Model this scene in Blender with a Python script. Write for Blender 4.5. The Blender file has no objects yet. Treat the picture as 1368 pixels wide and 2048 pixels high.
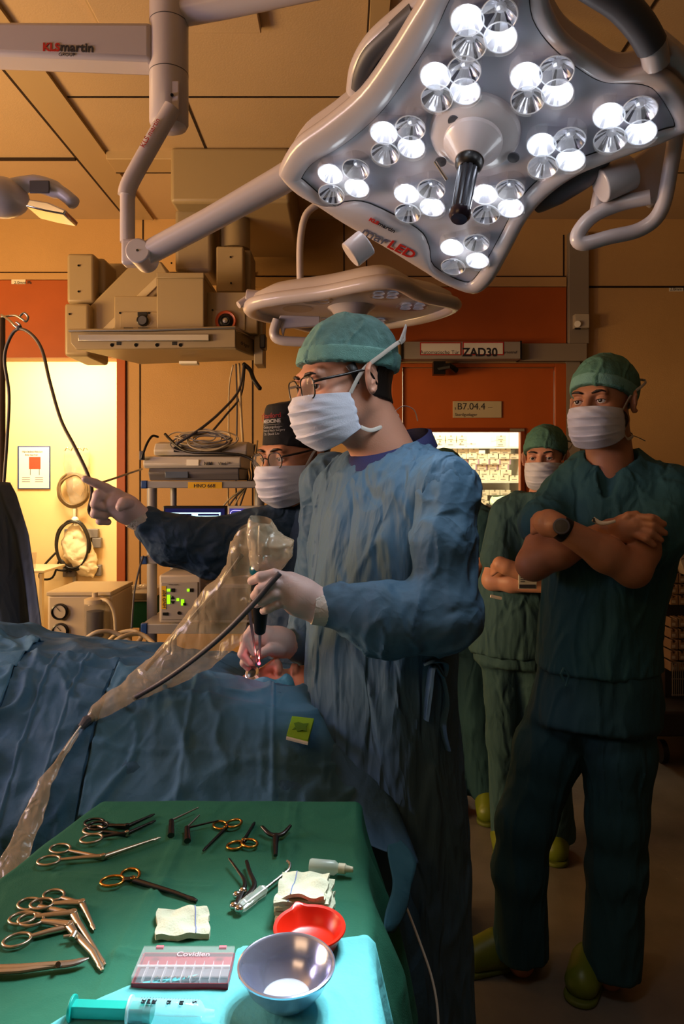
import bpy, bmesh, math, random
import numpy as np
from mathutils import Vector, Matrix, noise as mnoise
random.seed(7)
SC = bpy.context.scene
COL = SC.collection
PI = math.pi
# ------------------------------------------------------------------ camera, world, lights, exposure
FPX, CX, HY, CH = 1420.0, 684.0, 960.0, 1.51
cam_d = bpy.data.cameras.new('camera'); cam = bpy.data.objects.new('camera', cam_d); COL.objects.link(cam)
cam.location = (0, 0, CH); cam.rotation_euler = (PI/2, 0, 0)
cam_d.sensor_width = 36.0; cam_d.lens = FPX/2048*36.0; cam_d.shift_y = -(1024-HY)/2048.0
cam_d.clip_start = 0.02; cam_d.clip_end = 60
SC.camera = cam
SC.view_settings.view_transform = 'Standard'; SC.view_settings.look = 'None'
SC.view_settings.exposure = 0.0; SC.view_settings.gamma = 1.0; SC.view_settings.use_curve_mapping = False
SC.cycles.use_denoising = True
SC.cycles.max_bounces = 5; SC.cycles.diffuse_bounces = 3; SC.cycles.glossy_bounces = 3; SC.cycles.transparent_max_bounces = 12
SC.cycles.use_adaptive_sampling = True; SC.cycles.adaptive_threshold = 0.1
SC.cycles.sample_clamp_indirect = 4.0
W = bpy.data.worlds.new('room_light'); SC.world = W; W.use_nodes = True
W.node_tree.nodes['Background'].inputs[0].default_value = (1.0, 0.56, 0.25, 1)
W.node_tree.nodes['Background'].inputs[1].default_value = 0.035
def light(name, kind, loc, target, energy, color, size=0.5, size_y=None, angle=None, blend=1.0, spread=None):
    l = bpy.data.lights.new(name, kind); o = bpy.data.objects.new(name, l); COL.objects.link(o)
    o.location = loc
    o.rotation_euler = (Vector(target)-Vector(loc)).to_track_quat('-Z', 'Y').to_euler()
    l.energy = energy; l.color = color
    if kind == 'AREA':
        l.size = size
        if size_y: l.shape = 'RECTANGLE'; l.size_y = size_y
        if spread: l.spread = spread
    elif kind == 'SPOT':
        l.spot_size = angle; l.spot_blend = blend; l.shadow_soft_size = size
    else: l.shadow_soft_size = size
    return o
# two unseen warm fill lamps added for ambient light, the lit side room, and the monitor wall the team looks at
light('added_warm_fill_left', 'AREA', (-3.4, 2.0, 1.7), (-0.5, 3.3, 3.3), 125, (1.0, 0.61, 0.25), 1.6, 0.8)
light('added_warm_fill_behind', 'AREA', (-1.6, -1.0, 3.0), (0.0, 3.2, 2.0), 9, (1.0, 0.58, 0.26), 1.6, 0.6)
light('side_room_luminaire', 'AREA', (-2.15, 5.0, 2.62), (-2.2, 5.4, 0.5), 80, (1.0, 0.80, 0.46), 0.9, 0.5)
light('endoscopy_monitor_glow', 'AREA', (-2.1, 1.15, 1.75), (0.2, 1.6, 1.45), 14, (0.98, 0.78, 0.94), 0.7, 0.45)
light('store_room_luminaire', 'AREA', (0.9, 5.2, 2.5), (0.95, 5.6, 0.8), 40, (1.0, 0.93, 0.66), 1.0, 0.5)
# ------------------------------------------------------------------ helpers
def P(px, py, d): return Vector(((px-CX)/FPX*d, d, CH+(HY-py)/FPX*d))
def PZ(px, py, z):                       # the point of the horizontal plane z seen at a pixel
    d = FPX*(z-CH)/(HY-py); return P(px, py, d)
def PPL(px, py, c, n):                   # the point of a plane seen at a pixel
    r = Vector(((px-CX)/FPX, 1, (HY-py)/FPX)); o = Vector((0, 0, CH))
    return o + r*((c-o).dot(n)/r.dot(n))
def lin(c):
    if isinstance(c, str):
        c = c.lstrip('#'); c = [int(c[i:i+2], 16)/255 for i in (0, 2, 4)]
        c = [x/12.92 if x <= .04045 else ((x+.055)/1.055)**2.4 for x in c]
    return (c[0], c[1], c[2], 1.0)
MATS = {}
def mat(name, color, rough=.5, metal=0.0, var=0.0, vscale=8.0, bump=0.0, bscale=40.0, bstretch=(1, 1, 1), emit=0.0, ecol=None,
        trans=0.0, alpha=1.0, spec=.5, sheen=0.0, wrinkle=0.0, wscale=6.0, coat=0.0, sss=0.0, ior=1.45, weave=0.0):
    if name in MATS: return MATS[name]
    m = bpy.data.materials.new(name); m.use_nodes = True; nt = m.node_tree; b = nt.nodes['Principled BSDF']
    I = b.inputs; col = lin(color)
    I['Base Color'].default_value = col; I['Roughness'].default_value = rough; I['Metallic'].default_value = metal
    I['Specular IOR Level'].default_value = spec; I['IOR'].default_value = ior
    I['Transmission Weight'].default_value = trans; I['Alpha'].default_value = alpha
    I['Sheen Weight'].default_value = sheen; I['Coat Weight'].default_value = coat
    if sss: I['Subsurface Weight'].default_value = sss; I['Subsurface Radius'].default_value = (.012, .005, .003)
    if emit: I['Emission Color'].default_value = lin(ecol or color); I['Emission Strength'].default_value = emit
    tc = nt.nodes.new('ShaderNodeTexCoord'); src = tc.outputs['Object']
    if bstretch != (1, 1, 1):
        mp = nt.nodes.new('ShaderNodeMapping'); mp.inputs['Scale'].default_value = bstretch
        nt.links.new(src, mp.inputs[0]); srcb = mp.outputs[0]
    else: srcb = src
    if var:
        n = nt.nodes.new('ShaderNodeTexNoise'); n.inputs['Scale'].default_value = vscale; n.inputs['Detail'].default_value = 5
        nt.links.new(src, n.inputs['Vector'])
        r = nt.nodes.new('ShaderNodeMapRange'); r.inputs['From Min'].default_value = .3; r.inputs['From Max'].default_value = .7
        r.inputs['To Min'].default_value = 1-var; r.inputs['To Max'].default_value = 1+var
        nt.links.new(n.outputs[0], r.inputs[0])
        x = nt.nodes.new('ShaderNodeMix'); x.data_type = 'RGBA'; x.blend_type = 'MULTIPLY'; x.inputs['Factor'].default_value = 1
        x.inputs['A'].default_value = col; nt.links.new(r.outputs[0], x.inputs['B'])
        nt.links.new(x.outputs['Result'], I['Base Color'])
    prev = None
    def add_bump(h, strength, dist):
        nonlocal prev
        bp = nt.nodes.new('ShaderNodeBump'); bp.inputs['Strength'].default_value = strength; bp.inputs['Distance'].default_value = dist
        nt.links.new(h, bp.inputs['Height'])
        if prev: nt.links.new(prev, bp.inputs['Normal'])
        prev = bp.outputs[0]
    if wrinkle:
        n = nt.nodes.new('ShaderNodeTexNoise'); n.inputs['Scale'].default_value = wscale; n.inputs['Detail'].default_value = 3
        n.inputs['Distortion'].default_value = .5; n.inputs['Roughness'].default_value = .45
        nt.links.new(srcb, n.inputs['Vector']); add_bump(n.outputs[0], 1.0, wrinkle*1.2)
        ad = nt.nodes.new('ShaderNodeMix'); ad.data_type = 'VECTOR'; ad.inputs['Factor'].default_value = .12
        n2 = nt.nodes.new('ShaderNodeTexNoise'); n2.inputs['Scale'].default_value = wscale*.7; nt.links.new(srcb, n2.inputs['Vector'])
        nt.links.new(srcb, ad.inputs[4]); nt.links.new(n2.outputs[1], ad.inputs[5])
        v = nt.nodes.new('ShaderNodeTexVoronoi'); v.inputs['Scale'].default_value = wscale*.75; v.feature = 'DISTANCE_TO_EDGE'
        nt.links.new(ad.outputs[1], v.inputs['Vector'])
        mr = nt.nodes.new('ShaderNodeMapRange'); mr.interpolation_type = 'SMOOTHSTEP'; mr.inputs['From Max'].default_value = .16; nt.links.new(v.outputs[0], mr.inputs[0])
        add_bump(mr.outputs[0], 1.0, wrinkle*.30)
        v = nt.nodes.new('ShaderNodeTexVoronoi'); v.inputs['Scale'].default_value = wscale*1.6
        nt.links.new(ad.outputs[1], v.inputs['Vector']); add_bump(v.outputs[0], 1.0, wrinkle*.35)
    if bump:
        n = nt.nodes.new('ShaderNodeTexNoise'); n.inputs['Scale'].default_value = bscale; n.inputs['Detail'].default_value = 4
        nt.links.new(srcb, n.inputs['Vector']); add_bump(n.outputs[0], 1.0, bump)
    if weave:
        v = nt.nodes.new('ShaderNodeTexVoronoi'); v.inputs['Scale'].default_value = 420
        nt.links.new(src, v.inputs['Vector']); add_bump(v.outputs[0], 1.0, weave)
    if prev: nt.links.new(prev, I['Normal'])
    MATS[name] = m; return m

class MB:
    """collects shapes into ONE mesh"""
    def __init__(s): s.v = []; s.f = []; s.m = []; s.cur = 0
    def add(s, v, f):
        k = len(s.v); s.v += [tuple(p) for p in v]; s.f += [tuple(i+k for i in q) for q in f]; s.m += [s.cur]*len(f); return s
    def box(s, lo, hi, R=None, c=None):
        lo = Vector(lo); hi = Vector(hi)
        v = [Vector((x, y, z)) for x in (lo.x, hi.x) for y in (lo.y, hi.y) for z in (lo.z, hi.z)]
        if R is not None: c = Vector(c) if c is not None else (lo+hi)/2; v = [c + R @ (p-c) for p in v]
        return s.add(v, [(0, 1, 3, 2), (4, 6, 7, 5), (0, 4, 5, 1), (2, 3, 7, 6), (0, 2, 6, 4), (1, 5, 7, 3)])
    def frame(s, d):
        d = Vector(d).normalized(); u = d.cross(Vector((0, 0, 1)))
        if u.length < 1e-3: u = d.cross(Vector((0, 1, 0)))
        u.normalize(); return u, d.cross(u).normalized()
    def tube(s, pts, r, n=12, caps=True, flat=1.0, up=None, closed=False):
        pts = [Vector(p) for p in pts]; N = len(pts); rs = list(r) if isinstance(r, (list, tuple)) else [r]*N
        if len(rs) != N: rs = [float(x) for x in np.interp(np.linspace(0, 1, N), np.linspace(0, 1, len(rs)), rs)]
        v = []; f = []; u = None
        for i, p in enumerate(pts):
            if closed: t = pts[(i+1) % N]-pts[i-1]
            else: t = pts[min(i+1, N-1)]-pts[max(i-1, 0)]
            t.normalize()
            if up is not None:
                w = (Vector(up)-t*t.dot(Vector(up))).normalized(); u2 = w.cross(t)
            else:
                if u is None: u, w = s.frame(t)
                u = (u-t*u.dot(t)).normalized(); w = t.cross(u); u2 = u
            for k in range(n):
                a = 2*PI*k/n; v.append(p + u2*(math.cos(a)*rs[i]) + w*(math.sin(a)*rs[i]*flat))
        for i in range(N if closed else N-1):
            j = (i+1) % N
            for k in range(n):
                f.append((i*n+k, i*n+(k+1) % n, j*n+(k+1) % n, j*n+k))
        if caps and not closed: f.append(tuple(range(n-1, -1, -1))); f.append(tuple((N-1)*n+k for k in range(n)))
        return s.add(v, f)
    def cyl(s, a, b, r, r2=None, n=24): return s.tube([a, b], [r, r if r2 is None else r2], n)
    def lathe(s, o, d, prof, n=32, u=None):
        o = Vector(o); d = Vector(d).normalized(); u, w = s.frame(d); v = []; f = []
        for (r, h) in prof:
            for k in range(n):
                a = 2*PI*k/n; v.append(o + d*h + (u*math.cos(a)+w*math.sin(a))*max(r, 1e-5))
        for i in range(len(prof)-1):
            for k in range(n): f.append((i*n+k, i*n+(k+1) % n, (i+1)*n+(k+1) % n, (i+1)*n+k))
        if prof[0][0] > 1e-4: f.append(tuple(range(n-1, -1, -1)))
        if prof[-1][0] > 1e-4: f.append(tuple((len(prof)-1)*n+k for k in range(n)))
        return s.add(v, f)
    def cup(s, o, d, prof, n=32):            # open-ended lathe (thin surface of revolution)
        k0 = len(s.f); s.lathe(o, d, prof, n)
        if prof[-1][0] > 1e-4: s.f.pop(); s.m.pop()
        if prof[0][0] > 1e-4: s.f.pop(); s.m.pop()
        return s
    def sphere(s, c, r, n=20, m=12, R=None):
        c = Vector(c); r = Vector((r, r, r)) if not hasattr(r, '__len__') else Vector(r)
        v = []; f = []
        for i in range(m+1):
            t = PI*i/m
            for k in range(n):
                a = 2*PI*k/n; p = Vector((math.sin(t)*math.cos(a)*r.x, math.sin(t)*math.sin(a)*r.y, math.cos(t)*r.z))
                v.append(c + (R @ p if R is not None else p))
        for i in range(m):
            for k in range(n): f.append((i*n+k, (i+1)*n+k, (i+1)*n+(k+1) % n, i*n+(k+1) % n))
        return s.add(v, f)
    def prism(s, outline, d):                # planar outline (3-D points) extruded along d
        o = [Vector(p) for p in outline]; d = Vector(d); n = len(o)
        v = o + [p+d for p in o]
        f = [tuple(range(n-1, -1, -1)), tuple(range(n, 2*n))] + [(i, (i+1) % n, n+(i+1) % n, n+i) for i in range(n)]
        return s.add(v, f)
    def grid(s, fn, nu, nv, wrap=False):
        v = [fn(i/(nu if wrap else nu-1), j/(nv-1)) for i in range(nu) for j in range(nv)]
        f = [(i*nv+j, ((i+1) % nu)*nv+j, ((i+1) % nu)*nv+j+1, i*nv+j+1) for i in range(nu if wrap else nu-1) for j in range(nv-1)]
        return s.add(v, f)
    def build(s, name, m, parent=None, smooth=35, bevel=0, seg=3, solid=0, sub=0, kind=None, label=None):
        return obj(name, s.v, s.f, m, parent, smooth, bevel, seg, solid, sub, s.m, kind, label)
def wloc(o):
    l = Vector((0, 0, 0))
    while o: l += o.location; o = o.parent
    return l
def obj(name, v, f, m, parent=None, smooth=35, bevel=0, seg=3, solid=0, sub=0, mi=None, kind=None, label=None):
    V = np.asarray(v, dtype=np.float32).reshape(-1, 3); c = (V.min(0)+V.max(0))/2
    me = bpy.data.meshes.new(name)
    if isinstance(f, np.ndarray):
        V2 = V-c; nf = len(f); k = f.shape[1]
        me.vertices.add(len(V2)); me.vertices.foreach_set('co', V2.ravel())
        me.loops.add(nf*k); me.loops.foreach_set('vertex_index', f.astype(np.int32).ravel())
        me.polygons.add(nf); me.polygons.foreach_set('loop_start', (np.arange(nf)*k).astype(np.int32))
        me.update(calc_edges=True); me.validate()
    else:
        me.from_pydata((V-c).tolist(), [], f); me.validate()
        bm = bmesh.new(); bm.from_mesh(me); bmesh.ops.recalc_face_normals(bm, faces=bm.faces); bm.to_mesh(me); bm.free()
    ms = m if isinstance(m, (list, tuple)) else [m]
    for x in ms: me.materials.append(x)
    if mi is not None and len(ms) > 1 and len(mi) == len(me.polygons): me.polygons.foreach_set('material_index', np.array(mi, dtype=np.int32))
    o = bpy.data.objects.new(name, me); COL.objects.link(o)
    o.location = Vector(c.tolist()) - (wloc(parent) if parent else Vector((0, 0, 0)))
    if parent: o.parent = parent
    if smooth:
        me.polygons.foreach_set('use_smooth', [True]*len(me.polygons))
        if smooth < 180: me.set_sharp_from_angle(angle=math.radians(smooth))
    if solid: md = o.modifiers.new('thickness', 'SOLIDIFY'); md.thickness = solid; md.offset = 0
    if bevel:
        md = o.modifiers.new('bevel', 'BEVEL'); md.width = bevel; md.segments = seg; md.limit_method = 'ANGLE'; md.angle_limit = math.radians(40)
    if sub: md = o.modifiers.new('sub', 'SUBSURF'); md.levels = sub; md.render_levels = sub
    if kind: o['kind'] = kind
    if label: o['label'] = label
    return o
def thing(name, label, cat, loc, group=None):
    o = bpy.data.objects.new(name, None); COL.objects.link(o); o.location = loc; o.empty_display_size = .05
    return tag(o, label, cat, group)
def tag(o, label, cat, group=None, kind=None):
    o['label'] = label; o['category'] = cat
    if group: o['group'] = group
    if kind: o['kind'] = kind
    return o
def dup(root, loc, rotz=None, label=None):
    r = root.copy(); COL.objects.link(r); r.location = loc
    if rotz is not None: r.rotation_euler = (0, 0, rotz)
    if label: r['label'] = label
    for ch in list(root.children):
        c = ch.copy(); COL.objects.link(c); c.parent = r
        for g in list(ch.children):
            d = g.copy(); COL.objects.link(d); d.parent = c
    return r
def struct(o): o['kind'] = 'structure'; return o
def catmull(pts, n=8, closed=False):
    pts = [Vector(p) for p in pts]; N = len(pts); out = []
    for i in range(N if closed else N-1):
        if closed: a, b, c, d = pts[i-1], pts[i], pts[(i+1) % N], pts[(i+2) % N]
        else: a, b, c, d = pts[max(i-1, 0)], pts[i], pts[i+1], pts[min(i+2, N-1)]
        for k in range(n):
            t = k/n
            out.append(.5*((2*b)+(c-a)*t+(2*a-5*b+4*c-d)*t*t+(3*b-a-3*c+d)*t**3))
    if not closed: out.append(pts[-1])
    return out
def text(name, body, size, origin, xdir, ydir, m, parent, ext=.0006, align='LEFT', shear=0, bold=0):
    cu = bpy.data.curves.new(name, 'FONT'); cu.body = body; cu.size = size; cu.extrude = ext; cu.align_x = align; cu.shear = shear; cu.offset = bold*size
    t = bpy.data.objects.new(name, cu); COL.objects.link(t)
    dg = bpy.context.evaluated_depsgraph_get(); me = bpy.data.meshes.new_from_object(t.evaluated_get(dg))
    bpy.data.objects.remove(t); bpy.data.curves.remove(cu)
    x = Vector(xdir).normalized(); y = Vector(ydir); y = (y-x*y.dot(x)).normalized(); z = x.cross(y); o = Vector(origin)
    v = [o + x*p.co.x + y*p.co.y + z*p.co.z for p in me.vertices]; f = [tuple(q.vertices) for q in me.polygons]
    bpy.data.meshes.remove(me)
    return obj(name, v, f, m, parent, smooth=0)
# ---- signed-distance modelling: smooth unions of limbs meshed as one continuous surface
class Field:
    def __init__(s, lo, hi, h):
        s.lo = np.array(lo, dtype=np.float32); s.h = h
        s.n = np.ceil((np.array(hi)-s.lo)/h).astype(int)+1
        s.f = np.full(tuple(s.n), .5, dtype=np.float32)
    def _loc(s, lo, hi, m):
        a = np.clip(((np.array(lo)-m-s.lo)/s.h).astype(int), 0, s.n-1); b = np.clip(((np.array(hi)+m-s.lo)/s.h).astype(int)+2, 1, s.n)
        if (b <= a).any(): return None, None
        sl = tuple(slice(x, y) for x, y in zip(a, b))
        g = np.meshgrid(*[s.lo[i]+s.h*np.arange(a[i], b[i], dtype=np.float32) for i in range(3)], indexing='ij')
        return sl, np.stack(g, -1)
    def _mix(s, sl, d, k, sub):
        a = s.f[sl]
        if sub:
            d = -d; hh = np.clip(.5-.5*(a-d)/k, 0, 1) if k else 0
            s.f[sl] = np.maximum(a, d) if not k else a+(d-a)*hh + k*hh*(1-hh)
        else:
            hh = np.clip(.5+.5*(a-d)/k, 0, 1) if k else 0
            s.f[sl] = np.minimum(a, d) if not k else a+(d-a)*hh - k*hh*(1-hh)
    def cap(s, a, b, ra, rb=None, k=.02, u=None, sq=1.0, sub=False):     # tapered limb, squashed by sq along u
        a = np.array(a, dtype=np.float32); b = np.array(b, dtype=np.float32); rb = ra if rb is None else rb; R = max(ra, rb)*max(1, sq)
        sl, p = s._loc(np.minimum(a, b)-R, np.maximum(a, b)+R, k+3*s.h)
        if sl is None: return s
        ab = b-a; L2 = float(ab@ab)+1e-12; t = np.clip(((p-a)@ab)/L2, 0, 1); q = p-a-t[..., None]*ab; d2 = (q*q).sum(-1)
        if u is not None:
            uu = np.array(u, dtype=np.float32); uu = uu/np.linalg.norm(uu); c = q@uu; d2 = d2-c*c+(c/sq)**2
        s._mix(sl, np.sqrt(np.maximum(d2, 0))-(ra+(rb-ra)*t), k, sub); return s
    def chain(s, pts, rs, k=.02, u=None, sq=1.0):
        for i in range(len(pts)-1): s.cap(pts[i], pts[i+1], rs[i], rs[i+1], k, u, sq)
        return s
    def ell(s, c, r, k=.02, R=None, sub=False):
        c = np.array(c, dtype=np.float32); r = np.array(r, dtype=np.float32); m = r.max()
        ext = r if R is None else np.array([m, m, m])
        sl, p = s._loc(c-ext, c+ext, k+3*s.h)
        if sl is None: return s
        q = p-c
        if R is not None: q = q@np.array(R, dtype=np.float32)
        k0 = np.sqrt(((q/r)**2).sum(-1)); k1 = np.sqrt(((q/(r*r))**2).sum(-1))
        s._mix(sl, k0*(k0-1)/np.maximum(k1, 1e-6), k, sub); return s
    def loft(s, rows, k=.03, top=.03, e=2.0, sub=False):
        """rows (cx, cy, z, a, b, angle): a trunk of stacked ellipses"""
        rows = sorted(rows, key=lambda r: r[2]); A = np.array(rows, dtype=np.float32); z = A[:, 2]; m = float(A[:, 3:5].max())
        lo = np.array([A[:, 0].min()-m, A[:, 1].min()-m, z[0]]); hi = np.array([A[:, 0].max()+m, A[:, 1].max()+m, z[-1]])
        sl, p = s._loc(lo, hi, k+3*s.h)
        if sl is None: return s
        zz = p[0, 0, :, 2]; zf = np.linspace(z[0], z[-1], 200); ker = np.hanning(21); ker /= ker.sum()
        def col(i):
            y = np.interp(zf, z, A[:, i]); y2 = np.convolve(np.pad(y, 10, mode='edge'), ker, 'valid'); return np.interp(zz, zf, y2).astype(np.float32)
        cx, cy, a, b, an = col(0), col(1), col(3), col(4), col(5)
        dx = p[..., 0]-cx; dy = p[..., 1]-cy; c, q = np.cos(an), np.sin(an)
        x = np.abs(dx*c+dy*q)/a; y = np.abs(-dx*q+dy*c)/b
        d = ((x**e+y**e)**(1/e)-1)*np.minimum(a, b)
        dz = np.maximum(z[0]-p[..., 2], p[..., 2]-z[-1]); 
        hh = np.clip(.5+.5*(dz-d)/max(top, 1e-4), 0, 1); d = d+(dz-d)*hh+top*hh*(1-hh)
        s._mix(sl, d, k, sub); return s
    def plane(s, p0, n, keep_below=True):     # cut away the side n points to
        n = np.array(n, dtype=np.float32); n /= np.linalg.norm(n); sl, p = s._loc(s.lo, s.lo+s.h*s.n, 0)
        s.f[sl] = np.maximum(s.f[sl], (p-np.array(p0, dtype=np.float32))@n); return s
    def mesh(s):
        f = s.f; n = s.n; neg = f < 0
        c = np.zeros(tuple(n-1), dtype=np.int8)
        for dx in (0, 1):
            for dy in (0, 1):
                for dz in (0, 1): c += neg[dx:n[0]-1+dx, dy:n[1]-1+dy, dz:n[2]-1+dz]
        act = (c > 0) & (c < 8); idx = np.full(act.shape, -1, dtype=np.int64); I = np.argwhere(act); idx[act] = np.arange(len(I))
        pos = np.zeros((len(I), 3)); cnt = np.zeros(len(I))
        cor = [np.array(x) for x in ((0,0,0),(1,0,0),(0,1,0),(1,1,0),(0,0,1),(1,0,1),(0,1,1),(1,1,1))]
        val = [f[I[:, 0]+q[0], I[:, 1]+q[1], I[:, 2]+q[2]] for q in cor]
        for a, b in ((0,1),(2,3),(4,5),(6,7),(0,2),(1,3),(4,6),(5,7),(0,4),(1,5),(2,6),(3,7)):
            va, vb = val[a], val[b]; m = (va < 0) != (vb < 0); t = np.where(m, va/np.where(m, va-vb, 1), 0)
            pos += m[:, None]*(cor[a]+t[:, None]*(cor[b]-cor[a])); cnt += m
        V = s.lo+s.h*(I+pos/cnt[:, None]); F = []
        for ax in range(3):
            b1, b2 = [(1, 2), (2, 0), (0, 1)][ax]
            lo = [slice(0, None)]*3; A = neg.take(range(0, n[ax]-1), ax); B = neg.take(range(1, n[ax]), ax)
            E = np.argwhere(A != B); E = E[(E[:, b1] > 0) & (E[:, b2] > 0) & (E[:, b1] < n[b1]-1) & (E[:, b2] < n[b2]-1)]
            fl = A[E[:, 0], E[:, 1], E[:, 2]]
            o1 = np.zeros(3, int); o1[b1] = 1; o2 = np.zeros(3, int); o2[b2] = 1
            g = lambda d: idx[tuple((E-d).T)]
            q = np.stack([g(o1+o2), g(o2), g(0*o1), g(o1)], 1)
            q[~fl] = q[~fl][:, ::-1]; F.append(q)
        F = np.concatenate(F); F = F[(F >= 0).all(1)]
        return V, F
    def normal(s, V):
        g = np.clip(((V-s.lo)/s.h), 1, s.n-2.001); i = np.round(g).astype(int); i = np.clip(i, 1, s.n-2); f = s.f; N = np.zeros_like(V)
        for a in range(3):
            e = np.zeros(3, int); e[a] = 1; N[:, a] = f[tuple((i+e).T)]-f[tuple((i-e).T)]
        return N/np.maximum(np.linalg.norm(N, axis=1, keepdims=True), 1e-6)
def relax(V, F, it=1, w=.5):
    for _ in range(it):
        S = np.zeros_like(V); C = np.zeros(len(V)); k = F.shape[1]
        for a in range(k):
            b = (a+1) % k; np.add.at(S, F[:, a], V[F[:, b]]); np.add.at(S, F[:, b], V[F[:, a]]); np.add.at(C, F[:, a], 1); np.add.at(C, F[:, b], 1)
        V = V*(1-w)+w*S/np.maximum(C, 1)[:, None]
    return V
_rng = np.random.RandomState(3); _perm = _rng.permutation(512); _grad = _rng.normal(size=(512, 3)); _grad /= np.linalg.norm(_grad, axis=1, keepdims=True)
def pnoise(p):
    p = np.asarray(p, dtype=np.float64); i = np.floor(p).astype(int); f = p-i; u = f*f*f*(f*(f*6-15)+10); out = 0
    for dx in (0, 1):
        for dy in (0, 1):
            for dz in (0, 1):
                h = _perm[(_perm[(_perm[(i[:, 0]+dx) & 511]+i[:, 1]+dy) & 511]+i[:, 2]+dz) & 511]
                g = _grad[h]; d = (g*(f-np.array([dx, dy, dz]))).sum(1)
                w = (u[:, 0] if dx else 1-u[:, 0])*(u[:, 1] if dy else 1-u[:, 1])*(u[:, 2] if dz else 1-u[:, 2]); out = out+d*w
    return out
def folds(V, scale, warp=.6, seed=0.0):      # draped cloth: broad folds, and crisp creases along the stretched axis
    q = V*np.array(scale)+seed; w = np.stack([pnoise(q*.5+11.3), pnoise(q*.5+37.1), pnoise(q*.5+71.7)], 1)
    n1 = pnoise(q+w*warp); n2 = pnoise(q*1.9+w*warp+5.2); n3 = pnoise(q*np.array([1.3, 1.3, 1.3])+w*warp*1.5+19.7)
    return n1*1.1+n2*.45+.42*np.exp(-(n3/.07)**2)+.2*np.exp(-(n2/.08)**2)-.2
# ------------------------------------------------------------------ materials shared
M_wall = mat('wall_paint', '#c39a63', .55, var=.04, vscale=3, bump=.0008, bscale=120)
M_ceil = mat('ceiling_paint', '#c2a682', .6, var=.05, vscale=2, bump=.0006, bscale=150)
M_orange = mat('orange_panel', '#ae5520', .42, var=.06, vscale=5)
M_odark = mat('orange_edge', '#7c330d', .5)
M_groove = mat('dark_joint', '#2a1a0d', .8)
M_strip = mat('grey_trunking', '#8d8070', .5)
M_floor = mat('linoleum', '#6d665c', .32, var=.22, vscale=5, bump=.0012, bscale=30)
M_white = mat('white_enamel', '#c0b7ba', .32, coat=.3)
M_cream = mat('cream_enamel', '#b9a88a', .4)
M_greyp = mat('grey_face', '#bdbbc8', .35)
M_dgrey = mat('dark_grey_plastic', '#4a4a52', .45)
M_black = mat('black_plastic', '#101012', .35)
M_chrome = mat('polished_steel', '#d8d8da', .16, 1.0)
M_steel = mat('brushed_steel', '#aaa7a2', .32, 1.0)
M_red = mat('red_ink', '#b8231c', .5)
M_ink = mat('dark_ink', '#2b2b33', .5)
M_paper = mat('paper', '#ece6d6', .7)
M_annex = mat('side_room_paint', '#dfc390', .6, var=.03, vscale=3)
BW = 4.6
def B(px, py, dy=0.0): return P(px, py, BW) + Vector((0, dy, 0))
def slab(name, px0, py0, px1, py1, y0, y1, m, parent=None, bevel=0, d=BW, **k):
    a = P(px0, py1, d); b = P(px1, py0, d)
    return MB().box((a.x, y0, a.z), (b.x, y1, b.z)).build(name, m, parent, bevel=bevel, **k)
CZ = 3.2
def floor_py(d): return HY+FPX*CH/d
fz = floor_py(BW); cz = HY-FPX*(CZ-CH)/BW
struct(MB().box((-4.5, -1.5, -.1), (3.5, 8, 0)).build('floor', M_floor))
struct(MB().box((-4.5, -2.0, CZ), (3.5, BW+.2, CZ+.1)).build('ceiling', M_ceil))
# back wall, cut by the side-room opening and the door
for (x0, y0, x1, y1) in ((-760, cz, 252, 716), (-760, 716, -150, fz), (252, cz, 784, fz), (784, cz, 1130, 736), (1130, cz, 1790, fz)):
    struct(slab('wall_back', x0, y0, x1, y1, BW, BW+.15, M_wall))
# orange header panels and trims
n_t = [0]
def trim(px0, py0, px1, py1, y0, y1, m, bevel=.002):
    n_t[0] += 1
    return struct(slab('trim_%d' % n_t[0], px0, py0, px1, py1, BW+y0, BW+y1, m, bevel=bevel))
trim(-300, 562, 250, 716, -.02, .01, M_orange); trim(-300, 548, 505, 561, -.025, .01, M_wall); trim(-300, 545, 505, 548.5, -.012, .0, M_groove)
trim(235, 716, 252, fz, -.02, .16, M_orange)
trim(725, 576, 1131, 688, -.02, .01, M_orange); trim(505, 556, 1131, 575, -.025, .01, M_wall); trim(505, 552.5, 1131, 556, -.012, 0, M_groove)
trim(1174, 572, 1700, 576, -.006, 0, M_groove)
for (x, a, b) in ((280, 720, fz), (505, 556, fz), (688, 440, 553), (733, 440, 553), (783, 576, 690), (252, 716, fz), (1127, 470, 556), (286, 440, 545)):
    trim(x-1.2, a, x+1.2, b, -.004, 0, M_groove, 0)
trim(1133, 470, 1173, 690, -.05, 0, M_strip, .004); trim(1034, 690, 1168, 725, -.06, 0, M_strip, .004); trim(1129, 725, 1158, fz, -.03, 0, M_strip, .004)
trim(1157.5, 725, 1160, fz, -.004, 0, M_groove, 0)
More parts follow.
